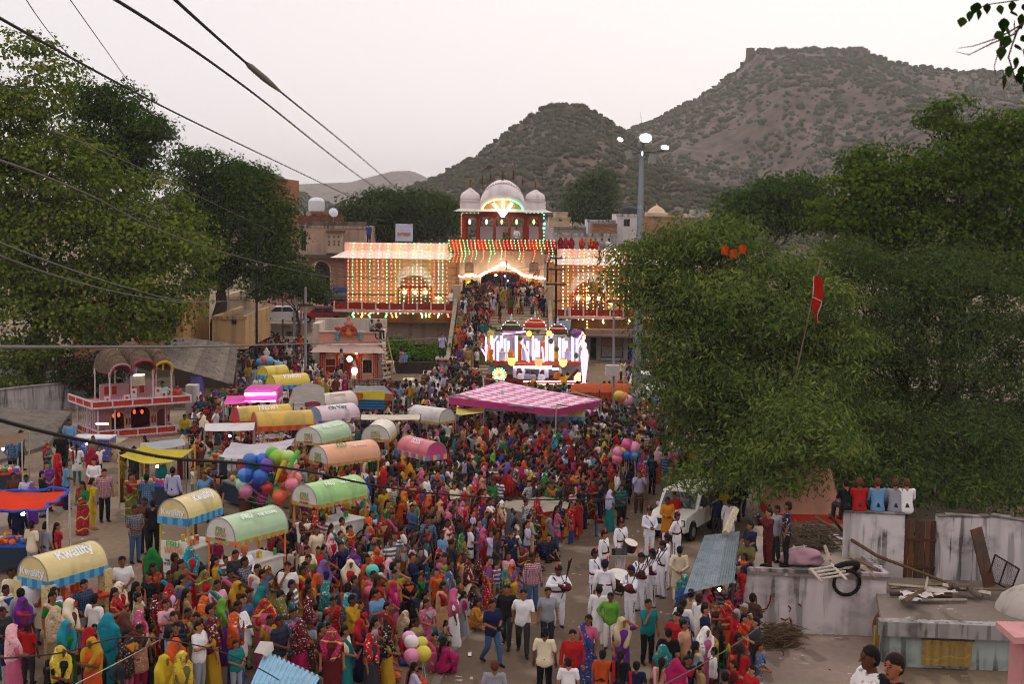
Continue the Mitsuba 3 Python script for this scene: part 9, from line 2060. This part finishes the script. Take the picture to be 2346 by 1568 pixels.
def drum(c, r, h_, label, axis, col):
 k = thing('drum', label, 'drum')
 a = np.asarray(axis, float) * h_ / 2
 part(k, 'shell', tube([c - a, c + a], r, 20), 'm_gloss', col)
 for s in (-1, 1):
  part(k, 'hoop', tube([c + a * s * .9, c + a * s * 1.02], r * 1.03, 20), 'm_gloss', '#8a2a24' if s > 0 else '#c8c4c0'); part(k, 'skin', tube([c + a * s * 1.0, c + a * s * 1.03], r * .94, 20), 'm_matte', '#cfcac2')
dg_ = gp(1419, 1362)
drum(dg_ + [0, 0, .42], .40, .42, 'big bass drum standing on the road among the band', (.25, -.25, .93), '#1c1c22')
q = bd[1]; drum(q['pos'] + rot(q['rz']) @ np.array([.05, -.36, .95]), .24, .3, 'drum at the waist of the band drummer', (.3, -.3, .9), '#20202a')
drum(gp(1418, 1318) + [0, 0, .75], .26, .24, 'side drum between the left file and the bass drum', (0, .3, .95), '#20202a')
for nr0, lb in (('standing on the hut roof with a camera', 'black camera raised by the person in maroon on the hut roof'), ('with a camera at the kerb line', 'black camera held by the navy shirt at the kerb')):
 q = next(p for p in own if p['near'] == nr0); W = lambda m: (arr(m)[0] * q['s'] @ rot(q['rz']).T + q['pos'], arr(m)[1]); hgt = 1.52 if q['pose'] == PH else 1.06
 k = thing('photo_camera', lb, 'camera'); part(k, 'body', W(cbox(0, -.36, hgt, .15, .08, .10)), 'm_matte', '#141416'); part(k, 'lens', W(tube([(0, -.40, hgt), (0, -.52, hgt)], .04, 10)), 'm_gloss', '#1c1c20')
# small things carried in the crowd
tb_ = gp(1052, 1352)
tr_ = thing('snack_tray', 'round basket tray of snacks at the crowd edge', 'tray'); part(tr_, 'basket', lathe([(.25, .5), (.42, .72), (.45, .76)], 18, tb_), 'm_matte', '#8a6a44', WOOD); part(tr_, 'stand', lathe([(.25, 0), (.12, .3), (.25, .5)], 10, tb_), 'm_matte', '#6a4c30')
for i in range(12): part(tr_, 'snack', ico(.06, 0, tb_ + [.28 * math.cos(i * 2.4) * (i / 12) ** .5, .28 * math.sin(i * 2.4) * (i / 12) ** .5, .74]), 'm_matte', ['#b8682c', '#c89a4c', '#b04a30'][i % 3])
g_ = gp(1010, 1546)
rk = thing('green_toy', 'bright green plastic toy racket lying at the kerb', 'toy'); part(rk, 'head', move(torus((0, 0, 0), .12, .02, 14, 5, 'z'), g_ + [0, 0, .2]), 'm_gloss', '#4ab82c'); part(rk, 'handle', bar(g_ + [-.08, .1, .2], g_ + [-.3, .45, .5], .02), 'm_gloss', '#4ab82c')
obj('litter_paper', sheet(np.array([[gp(1072, 1502) + [0, 0, .06], gp(1080, 1502) + [0, 0, .09]], [gp(1072, 1510) + [0, 0, .07], gp(1080, 1509) + [0, 0, .05]]])), 'scrap of white paper lying on the road', 'paper', 'm_matte', '#c8c8c8')
# ---------------------------------------------------------------- air
scene['haze'] = {'type': 'cube', 'bsdf': {'type': 'null'}, 'interior': {'type': 'ref', 'id': 'air'},
                 'to_world': TF().translate([0, 2250, 74]).scale([1600, 2400, 78])}
labels['haze'] = {'kind': 'stuff', 'label': 'thin evening haze in the air', 'category': 'haze'}
